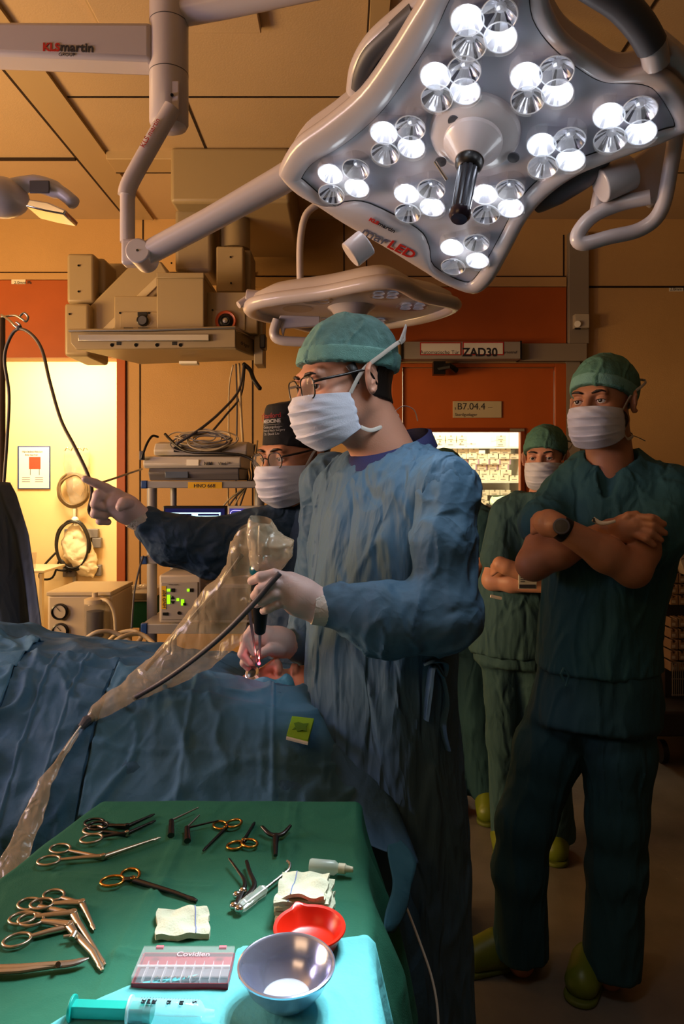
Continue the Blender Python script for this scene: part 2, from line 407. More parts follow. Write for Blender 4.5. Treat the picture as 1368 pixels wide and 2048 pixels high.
# ceiling: panel joints and metal runners
def cbox(x0, x1, y0, y1, t, m, name=None, bevel=0):
    n_t[0] += 1
    return struct(MB().box((x0, y0, CZ-t), (x1, y1, CZ+.02)).build(name or 'trim_%d' % n_t[0], m, bevel=bevel))
M_runner = mat('ceiling_runner', '#b39a74', .4)
cbox(-1.38, -1.22, -1, 4.58, .012, M_runner, bevel=.002); cbox(-1.40, -1.375, -1, 4.58, .003, M_groove); cbox(-1.225, -1.215, -1, 4.58, .016, M_runner)
cbox(.10, .17, -1, 3.1, .02, M_runner, bevel=.002); cbox(.093, .1, -1, 3.1, .004, M_groove)
cbox(-1.21, 3.4, 3.125, 3.136, .003, M_groove); cbox(-1.21, 3.4, 3.64, 3.80, .045, M_runner, bevel=.003); cbox(-1.21, 3.4, 3.80, 3.806, .047, M_groove)
cbox(-4, -1.4, 3.72, 3.74, .01, M_groove); cbox(-.9, -.885, -1, 2.66, .012, M_runner); cbox(-.885, -.3, 2.64, 2.648, .006, M_groove); cbox(-.885, -.3, -1, 2.64, .03, M_ceil, bevel=.004)
cbox(-.70, -.69, 3.14, 3.64, .003, M_groove); cbox(.25, .26, 3.14, 3.64, .003, M_groove); cbox(1.1, 1.11, -1, 3.64, .003, M_groove)
# side room beyond the opening
AY = 5.75
struct(MB().box((-3.6, AY, 0), (-1.2, AY+.1, 2.7)).build('wall_side_room', M_annex)); struct(MB().box((-1.4, BW+.15, 0), (-1.3, AY, 2.7)).build('wall_side_room_right', M_annex))
struct(MB().box((-3.7, BW+.15, 0), (-3.6, AY, 2.7)).build('wall_side_room_left', M_annex)); struct(MB().box((-3.7, BW+.15, 2.7), (-1.2, AY+.1, 2.8)).build('ceiling_side_room', M_annex))
# store room behind the door
struct(MB().box((.3, 5.95, 0), (2.0, 6.05, 2.7)).build('wall_store_room', M_paper)); struct(MB().box((.2, BW+.15, 0), (.3, 6.0, 2.7)).build('wall_store_room_left', M_paper))
struct(MB().box((2.0, BW+.15, 0), (2.1, 6.0, 2.7)).build('wall_store_room_right', M_paper)); struct(MB().box((.2, BW+.15, 2.7), (2.1, 6.05, 2.8)).build('ceiling_store_room', M_paper))
# door with a window
dr = bpy.data.objects.new('door_1', None); COL.objects.link(dr); dr.location = B(955, fz); struct(dr)
m = MB()
for (x0, y0, x1, y1) in ((806, 737, 861, 1421), (1040, 737, 1106, 1421), (861, 737, 1040, 864), (861, 1042, 1040, 1421)):
    a = B(x0, y1); b = B(x1, y0); m.box((a.x, BW-.01, a.z), (b.x, BW+.04, b.z))
m.build('door_leaf', M_orange, dr)
m = MB()
for (x0, y0, x1, y1) in ((783, 728, 804, fz), (1108, 728, 1130, fz), (804, 728, 1108, 735.5)):
    a = B(x0, y1); b = B(x1, y0); m.box((a.x, BW-.03, a.z), (b.x, BW+.1, b.z))
m.build('door_frame', M_orange, dr, bevel=.003)
m = MB()
for (x0, y0, x1, y1) in ((853, 856, 861, 1050), (1040, 856, 1048, 1050), (861, 856, 1040, 864), (861, 1042, 1040, 1050)):
    a = B(x0, y1); b = B(x1, y0); m.box((a.x, BW-.022, a.z), (b.x, BW-.005, b.z))
m.build('window_bead', M_odark, dr, bevel=.002)
M_glass = mat('clear_glass', '#ffffff', .02, alpha=.06, spec=.6)
a = B(861, 1042); b = B(1040, 864); MB().box((a.x, BW+.01, a.z), (b.x, BW+.016, b.z)).build('window_pane', M_glass, dr)
a = B(1053, 892); b = B(1057, 869); MB().box((a.x, BW-.05, a.z), (b.x, BW-.01, b.z)).build('door_hinge', M_steel, dr)
a = B(1018, 863); b = B(1047, 858); MB().box((a.x, BW-.025, a.z), (b.x, BW-.021, b.z)).build('door_label', M_strip, dr)
# ------------------------------------------------------------------ door operator, signs, small things on the back wall
t = thing('door_operator', 'long grey automatic door opener box above the orange door with black bold code plate', 'door opener', B(918, 725))
slab('housing', 803, 690, 1033, 724, BW-.12, BW-.01, mat('operator_grey', '#9a9186', .4), t, bevel=.006)
slab('end_cap', 799, 689, 803.5, 725, BW-.125, BW-.01, M_black, t)
slab('end_cap', 1031, 689, 1034, 725, BW-.125, BW-.01, M_black, t)
def plate(px0, py0, px1, py1, y, border, mb, mp, parent, name='sign_plate'):
    o = slab(name, px0, py0, px1, py1, y-.003, y, mb, parent); q = border
    slab('plate_face', px0+q, py0+q, px1-q, py1-q, y-.0045, y-.003, mp, o); return o
p1 = plate(836, 692, 916, 717, BW-.12, 2, M_red, M_paper, t); p2 = plate(919, 691, 999, 717, BW-.12, 2.2, M_red, M_paper, t)
X = (1, 0, 0); Z = (0, 0, 1)
text('lettering', 'Automatische Tür', .0335, P(840, 708, BW-.1248), X, Z, M_ink, p1); text('lettering', 'ZAD30', .072, P(925, 712, BW-.1248), X, Z, M_ink, p2, bold=.03)
text('lettering', 'Türnotruf', .026, P(1001, 707, BW-.1208), X, Z, M_ink, t)
m = MB(); m.tube([P(870, 738, BW-.1), P(900, 732, BW-.16), P(912, 741, BW-.12)], .02, 8); m.box(P(866, 750, BW-.1)-Vector((0, .03, 0)), P(888, 726, BW-.06)); m.build('operator_arm', M_black, t)
t = thing('door_sign', 'small pale room number plate screwed to the orange door above its window', 'sign', B(953, 836))
slab('sign_plate', 905, 803, 1002, 836, BW-.02, BW-.0105, mat('sign_plate', '#b9ab8a', .4), t, bevel=.002)
text('lettering', 'B7.04.4', .061, P(914, 819, BW-.0205), X, Z, M_ink, t); text('lettering', 's', .03, P(909, 819, BW-.0205), X, Z, M_ink, t)
text('lettering', 'Sterilgutlager', .027, P(910, 832, BW-.0205), X, Z, M_ink, t); text('lettering', '---', .03, P(976, 817, BW-.0205), X, Z, M_ink, t)
t = thing('wall_socket', 'white square socket box on the grey vertical trunking above the door opener', 'socket', P(1154, 660, BW))
slab('box', 1140, 635, 1168, 662, BW-.1, BW-.05, mat('socket_white', '#b9ad98', .5), t, bevel=.003)
MB().cyl(P(1155, 648, BW-.115), P(1155, 648, BW-.1), .02).build('dial', M_paper, t); MB().box(P(1150, 659, BW-.104), P(1161, 656, BW-.1)).build('port', M_black, t)
for (x, y, lb, s) in ((40, 565, 'tiny white lead rating sticker on the orange header above the bright side room opening', '2.0mm Pb'),
                   (932, 576, 'tiny white lead rating sticker on the orange header above the door opener', '2.0mm Pb'),
                   (1352, 578, 'tiny white lead rating sticker on the plain beige wall beside the door', '2.0mm Pb')):
    t = thing('wall_sticker', lb, 'sticker', P(x, y+5, BW-.02)); slab('label', x-14, y-4, x+14, y+5, BW-.0225 if x < 1300 else BW-.003, BW-.02 if x < 1300 else BW, M_paper, t)
    text('lettering', s, .028, P(x-12, y+3, BW-.023 if x < 1300 else BW-.0035), X, Z, M_ink, t)
# ------------------------------------------------------------------ the lit operating lamp
LC = P(952, 262, 1.30); LN = Vector((-.2, -.35, -.91)).normalized()
def L(px, py, off=0.0): return PPL(px, py, LC, LN) + LN*off          # on the lamp face, off = towards the table
M_led = mat('led_white', '#ffffff', .3, emit=22, ecol='#eef3ff'); M_lenslit = mat('lit_lens', '#e8eef8', .14, .35, emit=.22, ecol='#e6edff')
M_lens = mat('lens_facets', '#c2c2ca', .16, .55, emit=.10, ecol='#d8dcf0'); M_lensd = mat('lens_flute', '#55545c', .2, .5); M_cover = mat('clear_cover', '#ffffff', .04, alpha=.10, spec=.8)  # lens_facets has faint emission painted in, imitating LED light scattered inside unlit lenses
lamp = thing('operating_lamp', 'large lit white four cornered operating lamp with ten bright lens clusters above the team', 'surgical light', LC)
outer = [(560,335),(590,285),(650,240),(720,180),(780,95),(820,30),(850,-20),(880,-85),(935,-120),(1050,-120),(1085,-60),(1098,10),(1130,70),(1190,115),(1240,146),(1300,140),(1352,160),(1400,235),(1345,275),(1250,310),(1160,345),(1100,385),(1055,435),(1020,500),(985,560),(950,582),(890,562),(830,528),(760,485),(690,445),(630,405),(585,375),(563,352)]
inner = [(605,352),(628,322),(690,285),(762,222),(825,135),(868,65),(898,0),(925,-45),(950,-78),(1035,-75),(1056,-35),(1066,35),(1105,92),(1165,140),(1210,162),(1285,167),(1318,187),(1350,245),(1325,257),(1230,290),(1140,322),(1080,355),(1035,405),(998,475),(955,548),(928,562),(868,530),(858,490),(835,455),(740,405),(690,402),(672,412),(610,360)]
O3 = [L(*p) for p in outer]; I3 = [L(*p) for p in inner]
oo = catmull(O3, 4, True); ii = catmull(I3, 4, True); K = len(oo)
m = MB(); v = []; f = []; nc = 14
for k in range(K):
    c = (oo[k]+ii[k])/2; e = (oo[k]-ii[k])/2
    for j in range(nc):
        a = 2*PI*j/nc; ca, sa = math.cos(a), math.sin(a)
        v.append(c + e*(abs(ca)**.8*(1 if ca > 0 else -1))*1.04 + LN*(min(e.length, .02)*(abs(sa)**.8*(1 if sa > 0 else -1)) - .004))
f = [(k*nc+j, k*nc+(j+1) % nc, ((k+1) % K)*nc+(j+1) % nc, ((k+1) % K)*nc+j) for k in range(K) for j in range(nc)]
m.add(v, f); rim = m.build('lamp_rim', M_white, lamp, smooth=180)
MB().prism([p*.97+LC*.03-LN*.006 for p in oo], -LN*.055).build('lamp_housing', M_white, lamp, bevel=.012)
MB().prism([p+LN*.0005 for p in ii], -LN*.02).build('face_panel', M_greyp, lamp)
m = MB(); m.tube([p+LN*.002 for p in ii], .0013, 6, closed=True); m.build('panel_seal', M_black, lamp)
clusters = [(970,35,1.16),(903,146,1.04),(1085,147,1.10),(1250,226,1.12),(798,260,.97),(1113,284,1.02),(690,343,.94),(841,382,.91),(997,383,.93),(931,490,.90)]
ux = (L(1000, 262)-L(900, 262)).normalized(); uy = LN.cross(ux).normalized()
if uy.z < 0: uy = -uy
for ci, (cx, cy, s) in enumerate(clusters):
    H = .020; c = L(cx, cy)
    cl = bpy.data.objects.new('lens_cluster', None); COL.objects.link(cl); cl.parent = lamp; cl.location = c-LC
    pos = [(-28, -17, 1), (28, -27, 0), (-25, 27, 0), (30, 13, 1)]
    sp = {}
    for (dx, dy, lit) in pos:
        o = L(cx+dx*s*.98, cy+dy*s*.98+6*s); r = .0255 if lit else .0275
        m = MB(); n = 48; prof = [(.006, .001), (.0085, .0015), (r*.62, H*.42), (r*.88, H*.8), (r, H)]
        u, w = m.frame(LN); vv = []; ff = []
        for i, (rr, h) in enumerate(prof):
            for k in range(n):
                a = 2*PI*k/n; q = rr*(1+.035*(k % 2)*(0 < i < 4)); vv.append(o+LN*h+(u*math.cos(a)+w*math.sin(a))*q)
        m.add(vv, [(i*n+k, i*n+(k+1) % n, (i+1)*n+(k+1) % n, (i+1)*n+k) for i in range(len(prof)-1) for k in range(n)])
        if True:
            rnd = random.Random(ci*9+dx); m.m = []
            fl = [rnd.random() < .38 for _ in range(n)]
            for i in range(len(prof)-1):
                for k in range(n): m.m.append(1 if (fl[k // 2] and i > 0) else 0)
        le = m.build('lens', [M_lenslit, M_lens] if lit else [M_lens, M_lensd], cl, smooth=20)
        if lit: MB().lathe(o+LN*.002, LN, [(.0090, 0), (.0090, .003), (.0075, .007), (.0045, .009), (0, .010)], 20).build('led', M_led, cl)
        else: MB().lathe(o+LN*.001, LN, [(.0085, 0), (.0085, .004), (.006, .007), (0, .008)], 20).build('led', M_lens, cl)
        m = MB(); m.tube([o+LN*(H+.001)+(ux*math.cos(2*PI*k/28)+uy*math.sin(2*PI*k/28))*r for k in range(28)], .0012, 6, closed=True); m.build('lens_ring', mat('clear_ring', '#dfe3ec', .1, alpha=.5), cl)
    light('led_glow', 'POINT', (c+LN*.045)[:], (0, 0, 0), .10, (.88, .94, 1.0), .02)
    hull = []
    for (sx, sy, ang) in ((28, -28, 60), (30, 14, -60), (-25, 28, -120), (-28, -17, 120)):
        o = L(cx+sx*s*.98, cy+sy*s*.98+6*s)
        for a in range(-45, 46, 15):
            t_ = math.radians(ang+a); hull.append(o+(ux*math.cos(t_)+uy*math.sin(t_))*.029)
    MB().prism([p+LN*.001 for p in hull], LN*(H+.0035)).build('cluster_cover', M_cover, cl)
    sl = light('lamp_beam', 'SPOT', (c+LN*.05)[:], (Vector((-.13, .62, .95))+(c-LC)*.22)[:], 21, (.86, .95, 1.0), .02, angle=math.radians(32), blend=1.0)
hub_o = L(950, 262)
light('lamp_spill', 'SPOT', (LC+LN*.24)[:], (LC+LN*1.2)[:], 8, (.80, .92, 1.0), .12, angle=math.radians(150), blend=.6)
MB().lathe(hub_o, LN, [(.083, 0), (.083, .008), (.079, .015), (.060, .024), (.0535, .026), (.053, .034), (.050, .037), (.040, .052), (.030, .066), (.026, .073), (0, .074)], 48).build('hub', M_white, lamp, smooth=28)
for (hx, hy) in ((912, 222), (1030, 296), (885, 305)):
    MB().lathe(L(hx, hy, .022), LN, [(.011, 0), (.011, .003), (0, .004)], 16).build('hub_screw', M_dgrey, lamp)
h0 = hub_o+LN*.070; h1 = hub_o+LN*.205
MB().lathe(h0, LN, [(.024, 0), (.025, .012), (.022, .020), (.0185, .024)], 32).build('handle_collar', M_black, lamp)
m = MB(); n = 40; prof = [(.0185, .02), (.0165, .118)]; u, w = m.frame(LN)
m.add([h0+LN*h+(u*math.cos(2*PI*k/n)+w*math.sin(2*PI*k/n))*r*(1 if k % 4 else .9) for (r, h) in prof for k in range(n)], [(k, (k+1) % n, n+(k+1) % n, n+k) for k in range(n)])
m.build('sterile_handle', mat('handle_ribs', '#3a3c42', .22, .6), lamp, smooth=25)
MB().lathe(h0, LN, [(.0165, .116), (.019, .119), (.019, .128), (.014, .136), (0, .137)], 32).build('handle_tip', mat('handle_tip', '#2a2433', .2), lamp)
MB().cyl(L(878, 283, .05), L(905, 302, .072), .003).build('lock_pin', M_steel, lamp)
# grips at the edge of the lamp
def arc(pxs, off, n=6): return catmull([L(x, y, off) for x, y in pxs], n)
m = MB(); m.tube(arc([(1100,-70),(1150,-40),(1215,0),(1265,40),(1300,90),(1312,138)], -.012), .021, 14); m.build('grip_bar', M_white, lamp, smooth=60)
m = MB(); m.tube(arc([(1140,-46),(1190,-15),(1240,18),(1280,62),(1302,100)], -.011), .0235, 16); m.build('grip_sleeve', M_dgrey, lamp, smooth=60)
m = MB(); m.prism([L(x, y, -.02) for x, y in ((1296,150),(1300,110),(1322,92),(1368,130),(1420,210),(1400,240))], -LN*.03); m.build('corner_housing', M_white, lamp, bevel=.01)
m = MB(); m.tube(arc([(850,20),(800,62),(745,110),(716,160),(708,205)], -.03), .021, 14); m.build('grip_bar', M_white, lamp, smooth=60)
m = MB(); m.tube(arc([(830,40),(790,75),(742,120),(722,160),(716,190)], -.024), .020, 14); m.build('grip_sleeve', M_dgrey, lamp, smooth=60)
m = MB(); m.tube(arc([(1215,330),(1170,372),(1110,410),(1072,440)], -.03), [.012, .024, .024, .010], 14); m.build('grip_sleeve', M_dgrey, lamp, smooth=60)
# maker's mark on the rim pad
tx = (L(830, 497)-L(728, 447)).normalized(); ty = -LN.cross(tx)
if ty.z < 0: ty = -ty
bo = L(735, 428, .0165); sc_ = .0
text('lettering', 'KLS', .014, L(740, 428, .0172), tx, ty, M_red, lamp, bold=.04); text('lettering', 'martin', .016, L(757.5, 437, .0172), tx, ty, M_ink, lamp, bold=.02)
text('lettering', 'mar', .041, L(723, 455, .0172), tx, ty, mat('blue_grey_ink', '#5c5c70', .5), lamp); text('lettering', 'LED', .039, L(775, 481, .0172), tx, ty, M_red, lamp, bold=.02)
# yoke joints, outer handle loop
m = MB(); m.tube([L(722, 492, -.07), L(766, 455, -.05)], .026, 20); m.build('yoke_joint', M_white, lamp, bevel=.003)
MB().tube([P(700, 511, 1.50), P(733, 484, 1.50)], .029, 24).build('yoke_knob', M_white, lamp, bevel=.003)
m = MB(); m.tube([P(1200, 372, 1.36), P(1262, 344, 1.36)], .033, 24); m.build('yoke_joint', M_white, lamp, bevel=.003)
m = MB(); m.tube(catmull([P(1356, 240, 1.30), P(1342, 330, 1.33), P(1322, 420, 1.36), P(1282, 458, 1.38), P(1220, 474, 1.39), P(1165, 487, 1.40), P(1156, 468, 1.40), P(1186, 432, 1.39), P(1240, 408, 1.38), P(1300, 394, 1.36)], 6), .0145, 12); m.build('handle_loop', M_white, lamp, smooth=70)
m = MB(); m.prism([P(x, y, 1.385) for x, y in ((1196,365),(1340,262),(1352,300),(1335,400),(1310,408),(1296,396),(1260,402),(1212,420),(1184,432))], Vector((0, .03, 0))); m.build('yoke_plate', M_white, lamp, bevel=.006)
# spring arm back to the ceiling column
e0 = P(285, 512, 1.80)
m = MB(); m.tube([e0, P(420, 440, 1.72), P(560, 362, 1.62), P(660, 300, 1.55), P(800, 240, 1.46)], [.034, .034, .037, .037, .03], 20, flat=.8); m.build('spring_arm', M_white, lamp, smooth=60)
MB().cyl(e0-Vector((0, .045, 0)), e0+Vector((0, .045, 0)), .031, n=40).build('elbow_cap', M_white, lamp, bevel=.004)
MB().cyl(e0-Vector((0, .047, 0)), e0-Vector((0, .045, 0)), .003).build('elbow_screw', M_black, lamp)
MB().tube([P(255, 385, 1.80), P(255, 485, 1.80)], .0185, 20).build('drop_tube', M_white, lamp)
m = MB(); m.box(P(241, 528, 1.78), P(284, 486, 1.82)); m.build('elbow_block', M_white, lamp, bevel=.008)
m = MB(); m.tube(catmull([P(253, 392, 1.80), P(262, 362, 1.80), P(318, 262, 1.80), P(345, 215, 1.80)], 5), .022, 18); m.build('link_arm', M_white, lamp, smooth=60)
text('lettering', 'KLS martin', .018, P(288, 296, 1.775), P(310, 257, 1.775)-P(288, 296, 1.775), Vector((-1, 0, .55)), M_red, lamp)
# ------------------------------------------------------------------ ceiling column with extension arms
t = thing('lamp_suspension', 'thick white ceiling column with horizontal extension arms carrying the lamps, red lettering', 'ceiling mount', P(338, 268, 1.85))
c0 = P(338, 250, 1.85)
top = Vector((c0.x, c0.y, CZ))
MB().lathe(c0, (0, 0, 1), [(0, -.018), (.028, -.015), (.045, -.006), (.05, .004), (.05, .13)], 40).build('lower_barrel', M_white, t)
MB().cyl(c0+Vector((0, 0, .132)), c0+Vector((0, 0, .262)), .05, n=40).build('middle_barrel', M_white, t)
MB().cyl(c0+Vector((0, 0, .264)), Vector((c0.x, c0.y, CZ)), .05, n=40).build('upper_barrel', M_white, t)
for h in (.131, .263): MB().cyl(c0+Vector((0, 0, h-.001)), c0+Vector((0, 0, h+.001)), .0505, n=40).build('barrel_seam', M_dgrey, t)
m = MB()
y0 = c0.y-.052; a = P(330, 222, y0); b = P(357, 158, y0)
m.box(a+Vector((0, .006, 0)), b+Vector((0, .012, 0))); m.build('service_hatch', M_white, t, bevel=.004)
MB().cyl(P(344, 190, y0-.001), P(344, 190, y0+.008), .004).build('hatch_screw', M_black, t)
ya = 1.85
def arm(name, x0, t0, b0, x1, t1, b1, dep, mm):
    v = []
    for (x, tt, bb) in ((x0, t0, b0), (x1, t1, b1)):
        for yy in (-dep, dep):
            for p in (tt, bb): v.append(P(x, p, ya)+Vector((0, yy, 0)))
    return MB().add(v, [(0, 1, 3, 2), (4, 6, 7, 5), (0, 4, 5, 1), (2, 3, 7, 6), (0, 2, 6, 4), (1, 5, 7, 3)]).build(name, mm, t, bevel=.012)
ex = arm('extension_arm', -260, 60, 116, 310, 62, 138, .04, M_white)
v = [P(-260, 116, ya-.04), P(305, 137, ya-.04)]
yt = ya-.0415
text('lettering', 'KLS', .0275, P(85, 101, yt), (1, 0, -.02), Z, M_red, ex, bold=.04); text('lettering', 'martin', .0325, P(120, 102, yt), (1, 0, -.03), Z, M_ink, ex, bold=.02)
text('lettering', 'GROUP', .0125, P(117, 112, yt), (1, 0, -.02), Z, M_ink, ex)
m = MB(); m.tube([P(360, 25, 1.85), P(450, 8, 1.82), P(600, -25, 1.76), P(820, -70, 1.7)], .034, 20); m.build('extension_arm', M_white, t, smooth=60)
m = MB(); m.box(P(385, 12, 1.81), P(424, -6, 1.815)); m.build('service_hatch', M_cream, t, bevel=.003)
# ------------------------------------------------------------------ unlit operating lamp behind the surgeon's head
DC = P(706, 612, 2.45)
l2 = thing('operating_lamp', 'unlit white operating lamp seen edge on, hovering behind the standing surgeon\'s cap', 'surgical light', DC)
N2 = Vector((.04, .03, -1)).normalized(); m = MB()
dirs = [(.345, -.03), (.22, -.16), (.10, -.33), (-.1, -.22), (-.31, -.12), (-.345, .02), (-.24, .16), (-.1, .32), (.1, .26), (.26, .15)]
ring = catmull([DC+Vector((x, y, -.02+.02*x)) for x, y in dirs], 6, True); K = len(ring)
m.tube([p+Vector((0, 0, .01)) for p in ring], .026, 14, closed=True, flat=.85, up=(0, 0, 1)); m.build('lamp_rim', M_white, l2, smooth=180)
m = MB(); sc = [(1.02, .012), (.97, .05), (.82, .075), (.5, .09), (.0, .095)]
v = [DC+(p-DC)*s+Vector((0, 0, h)) for s, h in sc for p in ring]; m.add(v, [(i*K+k, i*K+(k+1) % K, (i+1)*K+(k+1) % K, (i+1)*K+k) for i in range(4) for k in range(K)])
m.build('lamp_housing', M_white, l2, smooth=180)
MB().prism([DC+(p-DC)*.95+Vector((0, 0, .006)) for p in ring], Vector((0, 0, .012))).build('face_panel', M_greyp, l2)
for (x, y) in ((-.19, -.03), (-.12, -.14), (.1, -.2), (.2, -.05), (.08, .17), (-.12, .16)):
    m = MB(); c = DC+Vector((x, y, -.002))
    m.prism([c+Vector((math.cos(a*PI/6)*.055, math.sin(a*PI/6)*.055, 0)) for a in range(12)], Vector((0, 0, -.016))); cl = m.build('lens_cluster', mat('smoked_cover', '#8a8078', .1, alpha=.35), l2, bevel=.004)
    for (dx, dy) in ((-.022, -.022), (.022, -.022), (-.022, .022), (.022, .022)): MB().cup(c+Vector((dx, dy, 0)), (0, 0, -1), [(.006, 0), (.014, .008), (.019, .014)], 16).build('lens', M_lens, cl)
MB().lathe(DC+Vector((-.008, -.03, 0)), (0, 0, -1), [(.088, -.01), (.086, .01), (.066, .025), (.05, .05), (.03, .055), (0, .056)], 36).build('hub', M_white, l2, smooth=50)
MB().lathe(DC+Vector((-.008, -.03, -.05)), (0, 0, -1), [(.021, 0), (.018, .02), (.018, .12), (.01, .13), (0, .131)], 24).build('sterile_handle', M_black, l2)
MB().cyl(P(493, 594, 2.4), P(536, 598, 2.4), .026).build('yoke_knob', M_white, l2, bevel=.003); MB().tube([P(477, 610, 2.38), P(500, 597, 2.4)], [.012, .016], 16).build('yoke_arm', M_white, l2)
m = MB(); m.tube(catmull([P(555, 640, 2.42), P(548, 665, 2.42), P(560, 680, 2.42), P(610, 684, 2.42), P(660, 686, 2.42)], 5), .017, 12); m.build('handle_loop', M_white, l2, smooth=70)
m = MB(); m.prism([P(x, y, 2.42) for x, y in ((556, 640), (560, 630), (640, 632), (640, 652), (570, 656), (566, 676))], Vector((0, .02, 0))); m.build('yoke_plate', M_white, l2, bevel=.004)
m = MB(); m.box(P(722, 566, 2.25), P(800, 553, 2.3)); m.build('grip_sleeve', M_dgrey, l2, bevel=.008)
m = MB(); m.tube(catmull([P(1012, -20, 2.5), P(1010, 200, 2.5), P(1000, 360, 2.5), P(940, 394, 2.5), P(760, 396, 2.5), P(660, 398, 2.5), P(640, 406, 2.5), P(612, 430, 2.5), P(601, 480, 2.5), P(600, 545, 2.5), P(602, 580, 2.5)], 6), .0125, 14); m.build('drop_tube', M_white, l2, smooth=70)
# ------------------------------------------------------------------ third lamp, only its end in frame
t = thing('operating_lamp', 'end of a grey operating lamp with a shiny rim reaching in near the ceiling', 'surgical light', P(40, 400, 1.9))
m = MB(); m.sphere(P(0, 395, 1.9), (.075, .07, .052)); m.build('lamp_joint', M_white, t, smooth=180)
m = MB(); m.tube(catmull([P(20, 375, 1.9), P(70, 368, 1.9), P(120, 384, 1.9), P(152, 410, 1.9)], 5), [.028]*5+[.03]*5+[.024]*5+[.01], 16, flat=.75); m.build('lamp_rim', M_greyp, t, smooth=180)
m = MB(); m.prism([P(x, y, 1.86) for x, y in ((50, 412), (58, 398), (95, 404), (132, 420), (128, 429), (90, 422))], Vector((0, .09, .0))); m.build('reflector', M_chrome, t, bevel=.004)
m = MB(); m.box(P(58, 386, 1.865), P(100, 362, 1.87)); m.build('grip_sleeve', M_dgrey, t, bevel=.006)
# ------------------------------------------------------------------ people
M_skin = mat('skin', '#c58e76', .45, var=.07, vscale=18, bump=.0004, bscale=300, sss=.12)
M_skin2 = mat('skin_tan', '#b07a5c', .45, var=.08, vscale=18, bump=.0004, bscale=300, sss=.12)
M_lip = mat('lip', '#a35a50', .45)
M_hair = mat('dark_hair', '#17110e', .5, bump=.002, bscale=90, bstretch=(1, 1, .15))
M_eye = mat('eye_white', '#d8d2cc', .15); M_iris = mat('iris', '#2c1d14', .1); 
M_mask = mat('mask_fleece', '#cdd0e0', .75, bump=.0005, bscale=350)
M_tie = mat('mask_tie', '#cbc5bd', .7)
M_cap = mat('cap_teal', '#5c8886', .8, var=.12, vscale=60, wrinkle=.003, wscale=22, weave=.0006)
M_band = mat('cap_band', '#66968f', .75, var=.08, vscale=60, weave=.0006)
M_capg = mat('cap_green', '#4a786c', .8, var=.12, vscale=60, wrinkle=.003, wscale=22, weave=.0006)
M_bcap = mat('black_cotton', '#0c0c0f', .85, wrinkle=.002, wscale=14)
M_gown = mat('gown_blue', '#42647f', .7, var=.06, vscale=6, wrinkle=.011, wscale=18, bstretch=(1, 1, .28), bump=.0006, bscale=160)
M_sleeve = mat('sleeve_blue', '#42647f', .7, var=.06, vscale=6, wrinkle=.010, wscale=17, bstretch=(.6, .8, .6), bump=.0006, bscale=160)
M_collar = mat('collar_navy', '#1c2152', .8, weave=.0005)
M_gown2 = mat('gown_navy', '#274058', .75, wrinkle=.010, wscale=15, bump=.0005, bscale=160)
M_glove = mat('latex_glove', '#cfb2ac', .5, var=.06, vscale=25, wrinkle=.00035, wscale=40, sss=.08)
M_cuff = mat('glove_cuff', '#c9beb6', .55, wrinkle=.002, wscale=40)
M_scrub = mat('scrub_green', '#285660', .85, var=.07, vscale=5, wrinkle=.010, wscale=14, bstretch=(1, 1, .4), bump=.0004, bscale=300)
M_scrub2 = mat('scrub_green_pale', '#33545a', .85, var=.07, vscale=5, wrinkle=.010, wscale=14, bstretch=(1, 1, .4), bump=.0004, bscale=300)
M_trous = mat('scrub_trousers', '#20464e', .88, var=.07, vscale=5, wrinkle=.012, wscale=11, bstretch=(1, 1, .3), bump=.0004, bscale=300)
M_clog = mat('clog_green', '#66741a', .4); M_frame = mat('spectacle_frame', '#1d1715', .25); M_lensg = mat('spectacle_lens', '#fff6ea', .03, alpha=.10, spec=.9)
def axes(fwd, roll=0.0):
    y = Vector(fwd).normalized(); x = y.cross(Vector((0, 0, 1))).normalized(); z = x.cross(y)
    R = Matrix((x, y, z)).transposed()
    return R @ Matrix.Rotation(roll, 3, 'Y')
def cat_mesh(parts):
    V = []; Fs = []; k = 0
    for v, f in parts: V.append(v); Fs.append(f+k); k += len(v)
    return np.concatenate(V), np.concatenate(Fs)
